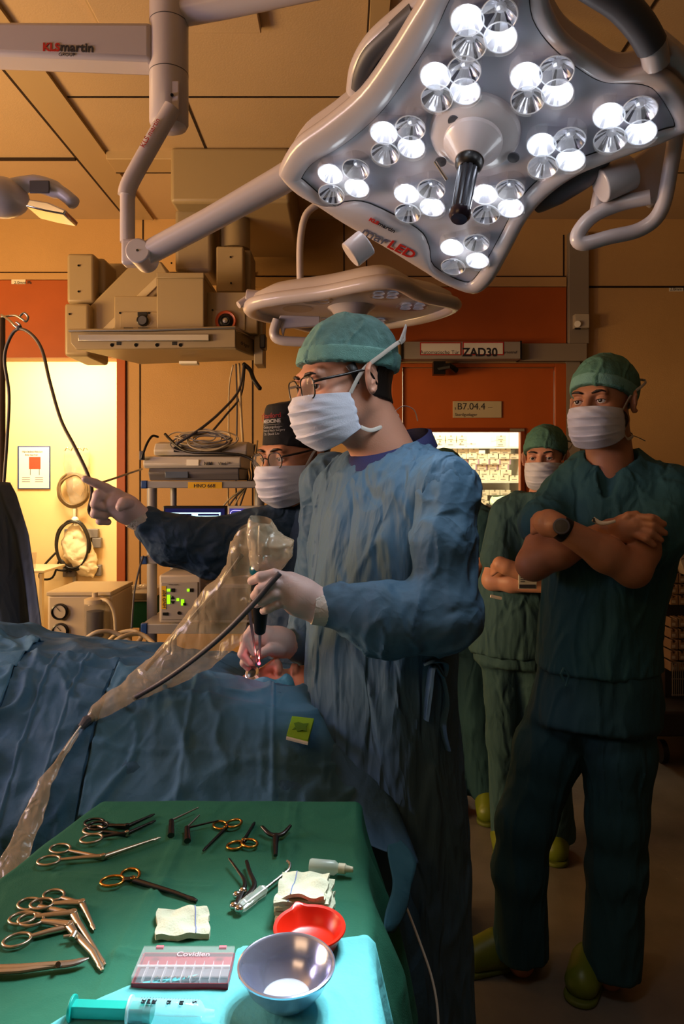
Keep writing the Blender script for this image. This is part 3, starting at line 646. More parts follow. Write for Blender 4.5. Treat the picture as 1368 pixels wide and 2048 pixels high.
class Head:
    def __init__(s, root, origin, fwd, skin, scale=1.0, roll=0.0):
        s.root = root; s.o = Vector(origin); s.R = axes(fwd, roll); s.sc = scale; s.skin = skin
        s.Rn = np.array(s.R); s.on = np.array(s.o)
    def W(s, p): return s.o + s.R @ (Vector(p)*s.sc)
    def inv(s, w): return (s.R.transposed() @ (Vector(w)-s.o))/s.sc
    def wn(s, V): return (V*s.sc)@s.Rn.T + s.on
    def field(s, neck, nr=.058):
        n = s.inv(neck); h = .0023
        F = Field((-.11, min(-.135, n.y-.08), min(-.2, n.z-.02)), (.11, .14, .135), h)
        F.ell((0, -.015, .035), (.075, .098, .085), .01); F.ell((0, .028, -.03), (.063, .064, .085), .03)
        F.ell((0, .045, -.088), (.043, .045, .032), .03)
        for q in (-1, 1):
            F.cap((q*.055, -.005, -.055), (q*.028, .06, -.1), .018, .018, .03)
            F.ell((q*.044, .062, -.028), (.02, .02, .017), .025)
        F.cap((-.04, .083, .020), (.04, .083, .020), .011, k=.016)
        for q in (-1, 1): F.ell((q*.033, .097, -.002), (.019, .020, .0125), .014, sub=True)
        F.cap((0, .088, .012), (0, .112, -.036), .0075, .012, .012); 
        for q in (-1, 1): F.ell((q*.012, .101, -.041), (.009, .011, .008), .008)
        F.ell((0, .094, -.072), (.024, .010, .006), .006); F.ell((0, .093, -.080), (.02, .010, .006), .006)
        for q in (-1, 1):                                    # lids around the eyeballs
            F.ell((q*.033, .0750, -.001), (.0170, .0165, .0150), .005)
            F.ell((q*.033, .093, -.0045), (.0150, .0165, .0046), .002, sub=True)
        for q in (-1, 1):                                    # ears: shell, rim, lobe
            c = np.array((q*.083, -.014, -.004)); a = .62*q
            R = np.array(Matrix.Rotation(-a, 3, 'Z') @ Matrix.Rotation(.15, 3, 'X'))
            F.ell(c, (.0070, .021, .033), .006, R)
            F.ell(c+R@np.array((q*.008, .004, .003)), (.007, .011, .019), .004, R, sub=True)
            rim = [R@np.array((q*.004, y, z)) + c for y, z in ((.013, -.004), (.016, .014), (.006, .028), (-.010, .027), (-.019, .012), (-.018, -.006), (-.010, -.020), (.003, -.027))]
            F.chain(rim, [.003, .0038, .0042, .0042, .004, .0036, .0042, .0062], .003)
            F.cap(R@np.array((q*.003, .012, -.010))+c, R@np.array((q*.003, .013, -.003))+c, .004, k=.004)
            F.chain([R@np.array((q*.004, y, z))+c for y, z in ((.004, -.012), (-.010, -.004), (-.010, .012), (.0, .02))], [.0028]*4, .003)
        F.cap((0, -.035, -.055), tuple(n), nr*.93, nr*1.08, .03)
        F.cap((0, -.02, -.06), tuple(n+Vector((0, .012, 0))), .045, .05, .03)
        s.F = F; return F
    def body(s, extra=()):
        V, Fc = s.F.mesh(); V = s.wn(V); return cat_mesh([(V, Fc)]+list(extra))
    def offset(s, name, off, m, cuts, fold=None, amp=0, base=None, h=.003, smooth=1):
        """a covering that follows the head: the head's own field pushed out and cut by planes"""
        G = Field(s.F.lo-.02, s.F.lo+s.F.h*s.F.n+.02, h)
        (base or s.cran)(G, off)
        for p, n in cuts: G.plane(p, n)
        V, Fc = G.mesh(); V = relax(V, Fc, smooth)
        if fold is not None: V = V + G.normal(V)*(amp*folds(V, fold))[:, None]
        return obj(name, s.wn(V), Fc, m, s.root, smooth=50)
    def cran(s, G, off):
        G.ell((0, -.017, .036), (.075+off, .098+off, .085+off), .01); G.ell((0, .028, -.005), (.063+off, .064+off, .085+off), .03)
    def eyes(s, look=(0, 1, -.05)):
        lk = Vector(look).normalized()
        for q in (-1, 1):
            c = Vector((q*.033, .0765, -.002)); m = MB(); r = .0140; n = 20; u, w = m.frame(lk); prof = [(0, 1), (.18, .98), (.2, .978), (.45, .893), (.47, .883), (.8, .6), (1, 0), (.7, -.7), (0, -1)]
            v = [s.W(c+lk*r*hh+(u*math.cos(2*PI*k/n)+w*math.sin(2*PI*k/n))*r*max(rr, 1e-4)) for rr, hh in prof for k in range(n)]
            f = []; mi = []
            for i in range(len(prof)-1):
                for k in range(n): f.append((i*n+k, i*n+(k+1) % n, (i+1)*n+(k+1) % n, (i+1)*n+k)); mi.append(2 if i < 2 else 1 if i < 4 else 0)
            obj('eye', v, f, [M_eye, M_iris, M_black], s.root, smooth=180, mi=mi)
    def brows(s):
        for q in (-1, 1):
            lp = []
            for k in range(-6, 7):
                dx = k/6*.0138; dz = -.0045+.0048*math.sqrt(max(0, 1-(dx/.0150)**2))+.0004; lp.append(s.W((q*.033+dx, .0750+math.sqrt(max(1e-6, .0172**2-dx*dx-dz*dz)), dz)))
            m = MB(); m.tube(lp, .0007, 6); m.build('eyelashes', M_hair, s.root, smooth=180)
            m = MB(); m.tube([s.W(p) for p in ((q*.013, .0985, .0175), (q*.026, .0992, .0225), (q*.039, .0958, .0232), (q*.049, .0895, .0200))], [.0026, .0038, .0034, .0014], 8, flat=.9); m.build('eyebrow', M_hair, s.root, smooth=180)
    def mask(s, drop=0.0, bow=True, width=.0715):
        cz = [(0, .119, -.019), (.18, .132, -.036), (.4, .131, -.058), (.62, .126, -.088), (.82, .112, -.115), (1, .080, -.136-drop)]
        vs = [c[0] for c in cz]
        def fn(u, v):
            a = (u*2-1)*PI/2; yc = float(np.interp(v, vs, [c[1] for c in cz])); zc = float(np.interp(v, vs, [c[2] for c in cz]))
            ye = .030-.012*v; ze = -.026-.074*v; ca = math.cos(a); ca = ca**.85 if ca > 0 else 0
            pl = 0.0
            for t, wd in ((.30, .10), (.50, .10), (.70, .10)):
                x = (v-t)/wd
                if 0 < x < 1: pl += .0045*(1-x)
            e = 1+pl/.09
            fl = .0022*math.sin(u*23+v*9)*math.sin(v*17+u*5)
            return s.W((width*math.sin(a)*(1+.04*math.sin(v*PI)), ye+(yc-ye)*ca*e+fl, ze+(zc-ze)*ca-pl*.6))
        m = MB(); m.grid(fn, 61, 70); o = m.build('face_mask', M_mask, s.root, smooth=60, solid=.0012)
        for q in (0, 1):
            k = q*2-1; a = fn(q, .02); b = fn(q, .98)
            top = [a, s.W((k*.0835, .0, .014)), s.W((k*.0975, -.042, .040)), s.W((k*.0945, -.080, .058)), s.W((k*.055, -.122, .068)), s.W((k*.0, -.136, .070))]
            m = MB(); m.tube(catmull(top, 6), .0042, 8, flat=.22, up=s.R@Vector((k, -.2, .3))); m.build('mask_tie', M_tie, s.root, smooth=60)
            low = [b, s.W((k*.069, -.01, -.108)), s.W((k*.066, -.055, -.098)), s.W((k*.04, -.095, -.085)), s.W((k*.008, -.102, -.08))]
            m = MB(); m.tube(catmull(low, 6), .0042, 8, flat=.22, up=s.R@Vector((k, 0, .2))); m.build('mask_tie', M_tie, s.root, smooth=60)
        if bow:
            m = MB(); m.tube(catmull([s.W(p) for p in ((-.088, -.094, .062), (-.078, -.112, .080), (-.060, -.134, .098), (-.040, -.146, .098), (-.038, -.142, .084), (-.062, -.124, .070), (-.087, -.096, .060))], 6), .0036, 8, flat=.25, up=s.R@Vector((-1, 0, 0))); m.build('mask_bow', M_tie, s.root, smooth=60)
            m = MB(); m.tube(catmull([s.W(p) for p in ((-.01, -.102, -.08), (-.02, -.125, -.068), (-.022, -.150, -.080), (-.018, -.158, -.105))], 6), .002, 6, flat=.4); m.build('mask_bow', M_tie, s.root, smooth=60)
        return o
    def glasses(s, round_=.0, w=.026, hgt=.022, y=.111, z=-.006):
        g = bpy.data.objects.new('spectacles', None); COL.objects.link(g); g.parent = s.root; g.location = s.W((0, y, z))-wloc(s.root)
        for q in (-1, 1):
            c = Vector((q*.034, y-.004, z)); pts = []
            for k in range(40):
                a = 2*PI*k/40; ca, sa = math.cos(a), math.sin(a); e = .62 if not round_ else .85
                x = w*abs(ca)**e*(1 if ca > 0 else -1); zz = hgt*abs(sa)**e*(1 if sa > 0 else -1)
                pts.append(s.W(c+Vector((x, -.10*abs(x+q*.02) if x*q > 0 else 0, zz))))
            m = MB(); m.tube(pts, .0016, 8, closed=True); m.build('rim', M_frame, g, smooth=180)
            m = MB(); m.add(pts+[sum(pts, Vector())/40], [(k, (k+1) % 40, 40) for k in range(40)]); m.build('lens', M_lensg, g, smooth=180)
            m = MB(); m.tube(catmull([s.W(p) for p in ((q*.059, y-.009, z+.010), (q*.072, y-.022, z+.012), (q*.079, .04, z+.016), (q*.083, .0, z+.020), (q*.0835, -.016, z+.012), (q*.082, -.028, z-.012))], 5), .0020, 8, flat=1.4); m.build('temple', M_frame, g, smooth=180)
        m = MB(); m.tube(catmull([s.W(p) for p in ((-.009, y-.004, z+.004), (0, y, z+.008), (.009, y-.004, z+.004))], 4), .0016, 8); m.build('bridge', M_frame, g, smooth=180)
def cloth(name, F, m, parent, fold, amp, seed=0.0, it=2, fn=None, smooth=60, seg=None, segw=None):
    V, Fc = F.mesh(); V = relax(V, Fc, it); N = F.normal(V)
    d = amp*folds(V if fn is None else fn(V), fold, seed=seed)
    return obj(name, V+N*d[:, None], Fc, m, parent, smooth=smooth)
def along(a, b):                                            # cloth coordinates running along a limb
    a = np.array(a); d = np.array(b)-a; d = d/np.linalg.norm(d); u = np.cross(d, (0, 0, 1.0)); u /= np.linalg.norm(u); w = np.cross(d, u)
    return lambda V: np.stack([(V-a)@u, (V-a)@w, (V-a)@d], 1)
def box_of(pts, m): A = np.array([list(p) for p in pts]); return A.min(0)-m, A.max(0)+m
def hand(name, pts, fingers, m, parent, h=.0021):
    """palm chain (point, radius) and fingers [(points, radii)]"""
    allp = [p for p, r in pts]+[p for f, r in fingers for p in f]
    F = Field(*box_of(allp, .05), h)
    for i in range(len(pts)-1): F.cap(pts[i][0], pts[i+1][0], pts[i][1], pts[i+1][1], .012)
    for f, r in fingers: F.chain(f, r if hasattr(r, '__len__') else list(np.linspace(r, r*.8, len(f))), .0035)
    V, Fc = F.mesh(); V = relax(V, Fc, 1)
    return obj(name, V, Fc, m, parent, smooth=180)
def sleeve(name, pts, rs, m, parent, fold, amp, seed=0, h=.005, k=.03, cut=None):
    F = Field(*box_of(pts, max(rs)+.03), h); F.chain(pts, rs, k)
    if cut: F.plane(*cut)
    return cloth(name, F, m, parent, fold, amp, seed, fn=along(pts[0], pts[-1]))
def cap_tie(hd): pass
# ================================================================== standing surgeon in front
N1 = P(783, 898, 1.53)
s1 = thing('person', 'standing surgeon in pale blue gown, teal cap and glasses working over the draped patient', 'person', (N1.x, N1.y, 0))
H = Head(s1, P(689, 764, 1.5), (-.88, -.47, -.17), M_skin); H.field(N1+Vector((0, 0, -.04)), .062)
u1 = Vector((.64, -.77, 0)); f1 = Vector((-.77, -.64, 0)); A1 = math.atan2(-.77, .64)
sh = P(886, 968, 1.385); el = P(884, 1218, 1.33); wr = P(652, 1216, 1.31)
sh2 = Vector((-.02, 1.66, 1.50)); el2 = P(640, 1225, 1.74); wr2 = P(592, 1290, 1.62)
Fb = Field(*box_of([sh, el, wr, sh2, el2, wr2, N1], .1), .008)
Fb.chain([N1-Vector((0, 0, .09)), sh, el, wr], [.08, .05, .036, .026], .03).chain([N1-Vector((0, 0, .09)), sh2, el2, wr2], [.08, .05, .036, .026], .03)
V, Fc = H.body([Fb.mesh()]); obj('body', V, Fc, M_skin, s1, smooth=180)
H.eyes((-.35, 1, -.08)); H.brows()
def capcut(front, back): 
    d = Vector((0, back[0]-front[0], back[1]-front[1])); n = Vector((0, -d.z, d.y)); n = n if n.z < 0 else -n
    return ((0, front[0], front[1]), tuple(n))
H.offset('hair', .006, M_hair, [((0, 0, .03), (0, .12, 1)), ((0, -.035, 0), (0, 1, .45)), ((0, -.1, -.062), (0, .3, -1))], base=lambda G, o: (H.cran(G, o), G.cap((0, -.035, -.05), (0, -.05, -.12), .058+o, k=.03)))
for q in (-1, 1):
    m = MB(); m.tube([H.W((q*.0735, .022, .03)), H.W((q*.0745, .015, .012)), H.W((q*.0735, .012, -.012))], [.012, .010, .004], 10, flat=.35, up=H.R@Vector((q, 0, 0))); m.build('sideburn', M_hair, s1, smooth=180)
def bouffant(H, m1, m2, front=(.10, .050), back=(-.12, .004), top=.016, seed=0):
    def base(G, o):
        G.ell((0, -.018, .040), (.079+o, .103+o, .083+o+top*.6), .01); G.ell((0, -.035, .05), (.078+o, .088+o, .07+o+top), .03); G.ell((0, .028, .01), (.066+o, .066+o, .085+o), .03)
    c = H.offset('surgical_cap', .003, m1, [capcut(front, back)], (9, 9, 6), .008, base, smooth=2)
    p, n = capcut(front, back); n = Vector(n).normalized()
    b = H.offset('cap_band', .0055, m2, [(p, tuple(n)), (tuple(Vector(p)-n*.034), tuple(-n))], (22, 22, 30), .0011, base)
    b.parent = c; b.location = b.location-c.location
    return c
c = bouffant(H, M_cap, M_band)
H.mask(); H.glasses()
F = Field((-.22, 1.2, .2), (.42, 1.86, 1.64), .006)
F.loft([(.116, 1.545, 1.588, .080, .066, A1), (.112, 1.538, 1.560, .125, .085, A1), (.108, 1.532, 1.530, .172, .102, A1), (.102, 1.527, 1.49, .192, .120, A1), (.096, 1.52, 1.40, .20, .135, A1), (.085, 1.515, 1.28, .188, .140, A1), (.078, 1.515, 1.15, .178, .138, A1), (.08, 1.52, 1.0, .183, .145, A1), (.088, 1.52, .8, .195, .155, A1), (.10, 1.53, .22, .215, .17, A1)], top=.03)
F.cap((.1085-.030, 1.533-.024, 1.590), tuple(N1+f1*.04+Vector((0, 0, .16))), .078, .09, .006, sub=True).cap((.1085, 1.533, 1.60), (.1085, 1.533, 1.7), .076, .08, .006, sub=True)
F.cap(sh, sh2, .06, k=.05)
g1 = cloth('gown', F, M_gown, s1, (14, 14, 2.6), .010, 1.3)
ring = []
for k in range(48):
    a = 2*PI*k/48; ring.append(Vector((.1085, 1.533, 1.576)) + f1*(.085*math.cos(a)+.003) + u1*(.082*math.sin(a)) + Vector((0, 0, -.033*math.cos(a)+.001)))
m = MB(); m.tube(ring, .0135, 10, closed=True, flat=.42, up=None); 
m = MB(); v = []
for k, p in enumerate(ring):
    o = (p-Vector((.1085, 1.533, p.z))).normalized()
    for (dr, dz) in ((-.004, .016), (.003, .015), (.012, -.006), (.016, -.016), (.004, -.012)): v.append(p+o*dr+Vector((0, 0, dz)))
m.add(v, [(k*5+j, k*5+(j+1) % 5, ((k+1) % 48)*5+(j+1) % 5, ((k+1) % 48)*5+j) for k in range(48) for j in range(5)]); m.build('collar', M_collar, s1, smooth=60)
sleeve('sleeve', [Vector((.15, 1.47, 1.525)), sh+Vector((.004, .005, -.015)), P(889, 1090, 1.35), el+Vector((0, 0, -.012)), P(765, 1238, 1.31), P(668, 1215, 1.308)], [.048, .062, .059, .064, .062, .044], M_sleeve, s1, (10, 10, 5), .011, 4.1)
sleeve('sleeve', [sh2, el2, P(606, 1290, 1.63)], [.078, .07, .05], M_sleeve, s1, (9, 9, 8), .009, 7.7)
m = MB(); m.tube([P(668, 1217, 1.308), P(626, 1212, 1.303)], [.040, .0395], 24, flat=.85); m.build('glove_cuff', M_cuff, s1, smooth=60)
d_ = 1.295
hand('gloved_hand', [(P(640, 1213, 1.304), .034), (P(600, 1193, 1.30), .034), (P(578, 1176, 1.298), .030)],
     [([P(580, 1160, 1.295), P(548, 1149, 1.283), P(520, 1154, 1.278), P(503, 1162, 1.288)], [.013, .0105, .0095, .008]),
      ([P(574, 1172, 1.29), P(545, 1168, 1.275), P(520, 1180, 1.272), P(509, 1192, 1.285)], [.0135, .011, .0100, .0082]),
      ([P(572, 1186, 1.29), P(546, 1188, 1.274), P(524, 1200, 1.272), P(514, 1208, 1.284)], [.013, .0108, .0098, .008]),
      ([P(576, 1202, 1.295), P(552, 1208, 1.280), P(536, 1217, 1.278), P(527, 1222, 1.288)], [.012, .0095, .0085, .0072]),
      ([P(598, 1168, 1.33), P(565, 1165, 1.350), P(535, 1172, 1.352), P(520, 1180, 1.345)], [.016, .0125, .011, .009])], M_glove, s1)
m = MB(); m.tube([P(604, 1292, 1.628), P(578, 1288, 1.612)], [.036, .034], 20, flat=.8); m.build('glove_cuff', M_glove, s1, smooth=60)
hand('gloved_hand', [(P(585, 1290, 1.615), .031), (P(556, 1284, 1.60), .033), (P(532, 1276, 1.585), .028)],
     [([P(530, 1264, 1.575), P(505, 1258, 1.565), P(489, 1278, 1.555), P(508, 1306, 1.55)], [.0125, .0105, .0098, .008]),
      ([P(522, 1275, 1.57), P(492, 1282, 1.556), P(484, 1308, 1.55), P(500, 1326, 1.552)], [.0125, .0105, .0095, .008]),
      ([P(522, 1290, 1.575), P(494, 1302, 1.565), P(488, 1326, 1.56), P(500, 1340, 1.562)], [.012, .010, .009, .0078]),
      ([P(530, 1304, 1.585), P(506, 1318, 1.58), P(500, 1336, 1.575), P(508, 1346, 1.575)], [.011, .009, .008, .007]),
      ([P(560, 1300, 1.575), P(540, 1298, 1.55), P(522, 1306, 1.54)], [.015, .012, .009])], M_glove, s1)
m = MB(); m.tube(catmull([P(868, 1322, 1.36), P(880, 1345, 1.365), P(892, 1400, 1.37), P(884, 1450, 1.37), P(896, 1500, 1.37)], 6), [.012, .016, .013, .017, .012], 8, flat=.25); m.build('gown_tie', M_gown, s1, smooth=60)
m = MB(); m.tube(catmull([P(848, 1330, 1.35), P(868, 1322, 1.35), P(888, 1326, 1.36), P(884, 1350, 1.36), P(866, 1332, 1.352), P(858, 1380, 1.35), P(852, 1440, 1.35)], 6), [.010, .012, .014, .012, .012, .014, .01], 8, flat=.3); m.build('gown_tie', M_gown, s1, smooth=60)
# ================================================================== pointing surgeon
N2_ = P(604, 1000, 1.99)
s2 = thing('person', 'surgeon in black lettered cap and dark navy gown pointing a gloved finger at something', 'person', (N2_.x, N2_.y, 0))
H2 = Head(s2, P(590, 910, 1.95), (-.68, -.73, -.12), M_skin2); H2.field(N2_+Vector((0, 0, -.05)), .058)
sh = P(560, 1050, 1.96); el = P(425, 1095, 1.87); wr = P(296, 1044, 1.80)
Fb = Field(*box_of([sh, el, wr, N2_], .1), .008); Fb.chain([N2_-Vector((0, 0, .1)), sh, el, wr], [.08, .05, .036, .026], .03)
V, Fc = H2.body([Fb.mesh()]); obj('body', V, Fc, M_skin2, s2, smooth=180)
H2.eyes((.1, 1, -.05)); H2.brows()
H2.offset('hair', .006, M_hair, [((0, 0, .03), (0, .12, 1)), ((0, -.02, 0), (0, 1, .45)), ((0, -.1, -.07), (0, .3, -1))])
def tall(G, o):
    G.cap((0, -.010, .03), (0, -.016, .105), .080+o, .074+o, .01, u=(0, 1, 0), sq=1.26); G.plane((0, -.014, .148), (0, .08, 1))
cp = H2.offset('scrub_cap', .002, M_bcap, [capcut((.10, .036), (-.12, -.01))], (14, 14, 8), .0016, tall, smooth=6)
H2.mask(bow=False); H2.glasses(round_=1, w=.024, hgt=.021)
def wrapt(body, size, x0, z0, m, shear=0, bold=0):          # lettering that follows the cap's curve
    o = text('cap_lettering', body, size, (0, 0, 0), (1, 0, 0), (0, 0, 1), m, None, ext=.0004, bold=bold)
    me = o.data; co = o.location.copy(); r = .0815
    for v in me.vertices:
        x = v.co.x+co.x+x0; z = v.co.z+co.z+z0; th = x/r
        zc = float(np.interp(z, (.03, .105), (.0835, .0775))); y = -.012+zc*1.262*math.cos(th)+.0016
        w = H2.W((-zc*math.sin(th), y, z)); v.co = w
    c = sum((v.co for v in me.vertices), Vector())/len(me.vertices)
    for v in me.vertices: v.co -= c
    o.parent = cp; o.location = c-wloc(cp); return o
M_wht = mat('white_thread', '#d6d3d0', .7); M_redt = mat('red_thread', '#b5282c', .6)
wrapt('Stanford', .0185, -.020, .106, M_redt, bold=.01); wrapt('MEDICINE', .0135, -.020, .093, M_wht, bold=.03); wrapt('__________', .0115, -.020, .0895, M_wht)
wrapt('Otolaryngology–', .0095, -.020, .079, M_wht); wrapt('Head & Neck Surgery', .0080, -.020, .0705, M_wht); wrapt('Dr. David Liu', .0095, -.016, .061, M_wht)
wrapt('S', .023, -.036, .099, M_redt, bold=.03)
F = Field((-.45, 1.75, .3), (.20, 2.28, 1.53), .0075); A2 = math.atan2(-.8, .6)
cx, cy = N2_.x+.01, N2_.y+.03
F.loft([(cx, cy, 1.475, .075, .07, A2), (cx, cy, 1.44, .14, .09, A2), (cx, cy, 1.38, .19, .12, A2), (cx, cy, 1.2, .18, .135, A2), (cx, cy, .95, .18, .14, A2), (cx, cy, .3, .2, .16, A2)])
F.cap((cx, cy, 1.44), tuple(H2.o), .055, .05, .004, sub=True)
cloth('gown', F, M_gown2, s2, (10, 10, 3), .010, 2.2)
sleeve('sleeve', [P(590, 1055, 1.98), P(500, 1085, 1.92), el, P(350, 1078, 1.83), P(303, 1050, 1.805)], [.085, .082, .076, .064, .044], M_gown2, s2, (9, 9, 6), .011, 3.3)
m = MB(); m.tube([P(306, 1049, 1.806), P(262, 1031, 1.78)], [.041, .035], 24, flat=.85); m.build('glove_cuff', M_cuff, s2, smooth=60)
hand('gloved_hand', [(P(285, 1040, 1.79), .031), (P(252, 1018, 1.77), .034), (P(228, 1002, 1.755), .032)],
     [([P(232, 988, 1.75), P(212, 976, 1.735), P(190, 966, 1.72), P(170, 958, 1.708)], [.0145, .0115, .0105, .0085]),
      ([P(224, 996, 1.75), P(196, 990, 1.725), P(190, 1008, 1.725), P(208, 1014, 1.735)], [.0145, .0125, .0115, .010]),
      ([P(224, 1010, 1.76), P(194, 1010, 1.735), P(190, 1028, 1.735), P(210, 1032, 1.745)], [.014, .012, .011, .0095]),
      ([P(228, 1022, 1.765), P(204, 1028, 1.745), P(200, 1042, 1.748), P(216, 1044, 1.755)], [.013, .0108, .0098, .0085]),
      ([P(256, 1006, 1.745), P(246, 1006, 1.722), P(240, 1014, 1.71)], [.016, .0135, .011])], M_glove, s2)
# ================================================================== standing man with folded arms
N3 = P(1222, 905, 2.07)
s3 = thing('person', 'tall man in dark green scrubs, cap and mask standing with bare arms folded', 'person', (N3.x, N3.y, 0))
H3 = Head(s3, P(1204, 804, 2.03), (-.68, -.73, -.02), M_skin2); H3.field(N3+Vector((0, 0, -.06)), .062)
f3 = Vector((-.30, -.95, 0)); u3 = Vector((.95, -.30, 0)); A3 = math.atan2(-.30, .95)
shR = P(1125, 988, 2.12); elR = P(1066, 1128, 1.97); wrR = P(1222, 1060, 1.92)
shL = P(1345, 985, 2.00); elL = P(1266, 1140, 1.87); wrL = P(1112, 1050, 1.86)
Fa = Field(*box_of([shR, shL, elR, elL, wrR, wrL, N3, P(1330, 1060, 1.85)], .1), .0036)
Fa.chain([N3-Vector((0, 0, .13)), shR-Vector((0, 0, .02)), elR.lerp(shR, .45), elR, elR.lerp(wrR, .35), wrR], [.06, .050, .050, .044, .043, .028], .02)
Fa.chain([N3-Vector((0, 0, .13)), shL-Vector((0, 0, .02)), elL.lerp(shL, .45), elL, elL.lerp(wrL, .35), wrL], [.06, .050, .052, .044, .046, .029], .02)
def finger_on(F, pts, r): F.chain(pts, list(np.linspace(r, r*.75, len(pts))), .004)
Fa.chain([wrR, P(1250, 1056, 1.885), P(1272, 1052, 1.865)], [.028, .034, .030], .015, u=f3, sq=.6)
for i, (a, b, c) in enumerate((((1276, 1034), (1304, 1036), (1328, 1048)), ((1278, 1046), (1306, 1051), (1330, 1066)), ((1276, 1058), (1302, 1066), (1322, 1080)), ((1270, 1068), (1292, 1078), (1308, 1090)))):
    finger_on(Fa, [P(*a, 1.862), P(*b, 1.834), P(*c, 1.836)], .0108)
finger_on(Fa, [P(1240, 1042, 1.89), P(1256, 1032, 1.87), P(1272, 1028, 1.865)], .013)
Fa.chain([wrL, P(1096, 1046, 1.875), P(1084, 1042, 1.90)], [.029, .034, .028], .015, u=f3, sq=.6)
for k in range(4): finger_on(Fa, [P(1084, 1036+k*7, 1.90), P(1072, 1036+k*8, 1.925), P(1066, 1040+k*8, 1.95)], .011)
Fl = Field(*box_of([P(1150, 1400, 2.12), P(1230, 1400, 2.1), P(1042, 1930, 2.18), P(1220, 1960, 2.12)], .12), .008)
Fl.chain([P(1190, 1100, 2.08), P(1152, 1390, 2.13), P(1052, 1640, 2.14), P(1042, 1925, 2.18)], [.08, .06, .05, .04], .02).chain([P(1190, 1100, 2.08), P(1236, 1390, 2.09), P(1232, 1660, 2.09), P(1220, 1950, 2.12)], [.08, .06, .05, .04], .02)
V, Fc = H3.body([Fa.mesh(), Fl.mesh()]); obj('body', V, Fc, M_skin2, s3, smooth=180)
H3.eyes((.05, 1, -.02)); H3.brows()
H3.offset('hair', .0055, M_hair, [((0, 0, .03), (0, .12, 1)), ((0, -.03, 0), (0, 1, .45)), ((0, -.1, -.06), (0, .3, -1))])
H3.offset('beard', .0022, mat('beard', '#3a2a20', .8, bump=.002, bscale=300), [((0, 0, -.01), (0, .35, 1)), ((0, .0, 0), (0, -1, 0)), ((0, 0, -.13), (0, 0, -1))], h=.0026,
          base=lambda G, o: (G.ell((0, .028, -.03), (.063+o, .064+o, .085+o), .03), G.ell((0, .045, -.088), (.043+o, .045+o, .032+o), .03), [G.cap((q*.055, -.005, -.055), (q*.028, .06, -.1), .018+o, .018+o, .03) for q in (-1, 1)]))
bouffant(H3, M_capg, M_band, front=(.10, .046), back=(-.12, -.028), top=.012)
H3.mask(bow=False)
m = MB(); m.tube([H3.W(p) for p in ((-.02, -.105, -.085), (-.05, -.14, -.10), (-.06, -.165, -.11))], .003, 6, flat=.4); m.build('mask_tie', M_tie, s3)
m = MB(); m.tube([H3.W(p) for p in ((-.03, -.128, .07), (-.05, -.155, .072), (-.058, -.172, .068))], .003, 6, flat=.4); m.build('mask_tie', M_tie, s3)
cx, cy = P(1225, 960, 2.08).x, 2.08; qx = P(1197, 1250, 2.08).x
F = Field((.38, 1.82, .9), (1.16, 2.4, 1.66), .0055)
F.loft([(cx+.0, cy+.02, 1.600, .085, .066, A3), (cx, cy+.01, 1.562, .14, .09, A3), (cx+.012, cy, 1.505, .186, .115, A3), (cx+.004, cy, 1.40, .188, .13, A3), (cx-.02, cy, 1.22, .182, .128, A3), (qx, cy, 1.05, .172, .130, A3), (qx, cy, .955, .178, .136, A3)], top=.012)
F.cap(shR, P(1082, 1045, 2.04), .060, .066, .035).cap(shL, P(1312, 1082, 1.94), .078, .076, .035)
F.cap(tuple(N3+Vector((0, 0, -.005))+f3*.02), tuple(N3+f3*.06+Vector((0, 0, .2))), .070, .085, .005, sub=True)
F.cap(tuple(N3+f3*.10+u3*-.02+Vector((0, 0, -.115))), tuple(N3+f3*.12+Vector((0, 0, .03))), .016, .075, .005, sub=True)
d1 = (P(1066, 1035, 2.05)-shR).normalized()
st = cloth('scrub_shirt', F, M_scrub, s3, (11, 11, 3.5), .009, 5.1)
m = MB(); 
F = Field((.40, 1.86, .0), (1.12, 2.42, 1.02), .006)
F.loft([(qx, cy, 1.0, .165, .125, A3), (qx-.005, cy, .90, .178, .135, A3), (qx-.01, cy, .80, .182, .14, A3)], top=.02)
F.chain([P(1148, 1395, 2.13), P(1095, 1500, 2.14), P(1052, 1640, 2.14), P(1040, 1740, 2.15), P(1041, 1900, 2.18)], [.105, .095, .083, .080, .082], .03)
F.chain([P(1238, 1395, 2.08), P(1238, 1500, 2.07), P(1234, 1640, 2.08), P(1233, 1740, 2.09), P(1221, 1945, 2.11)], [.105, .098, .082, .080, .083], .03)
F.plane((0, 0, .055), (0, 0, -1))
cloth('scrub_trousers', F, M_trous, s3, (11, 11, 2.5), .009, 8.8)
m = MB(); m.tube([P(1128, 1336, 1.945), P(1122, 1348, 1.94), P(1128, 1362, 1.94)], .004, 6); m.tube([P(1128, 1336, 1.945), P(1138, 1350, 1.94), P(1132, 1372, 1.94)], .004, 6); m.build('drawstring', M_scrub, s3)
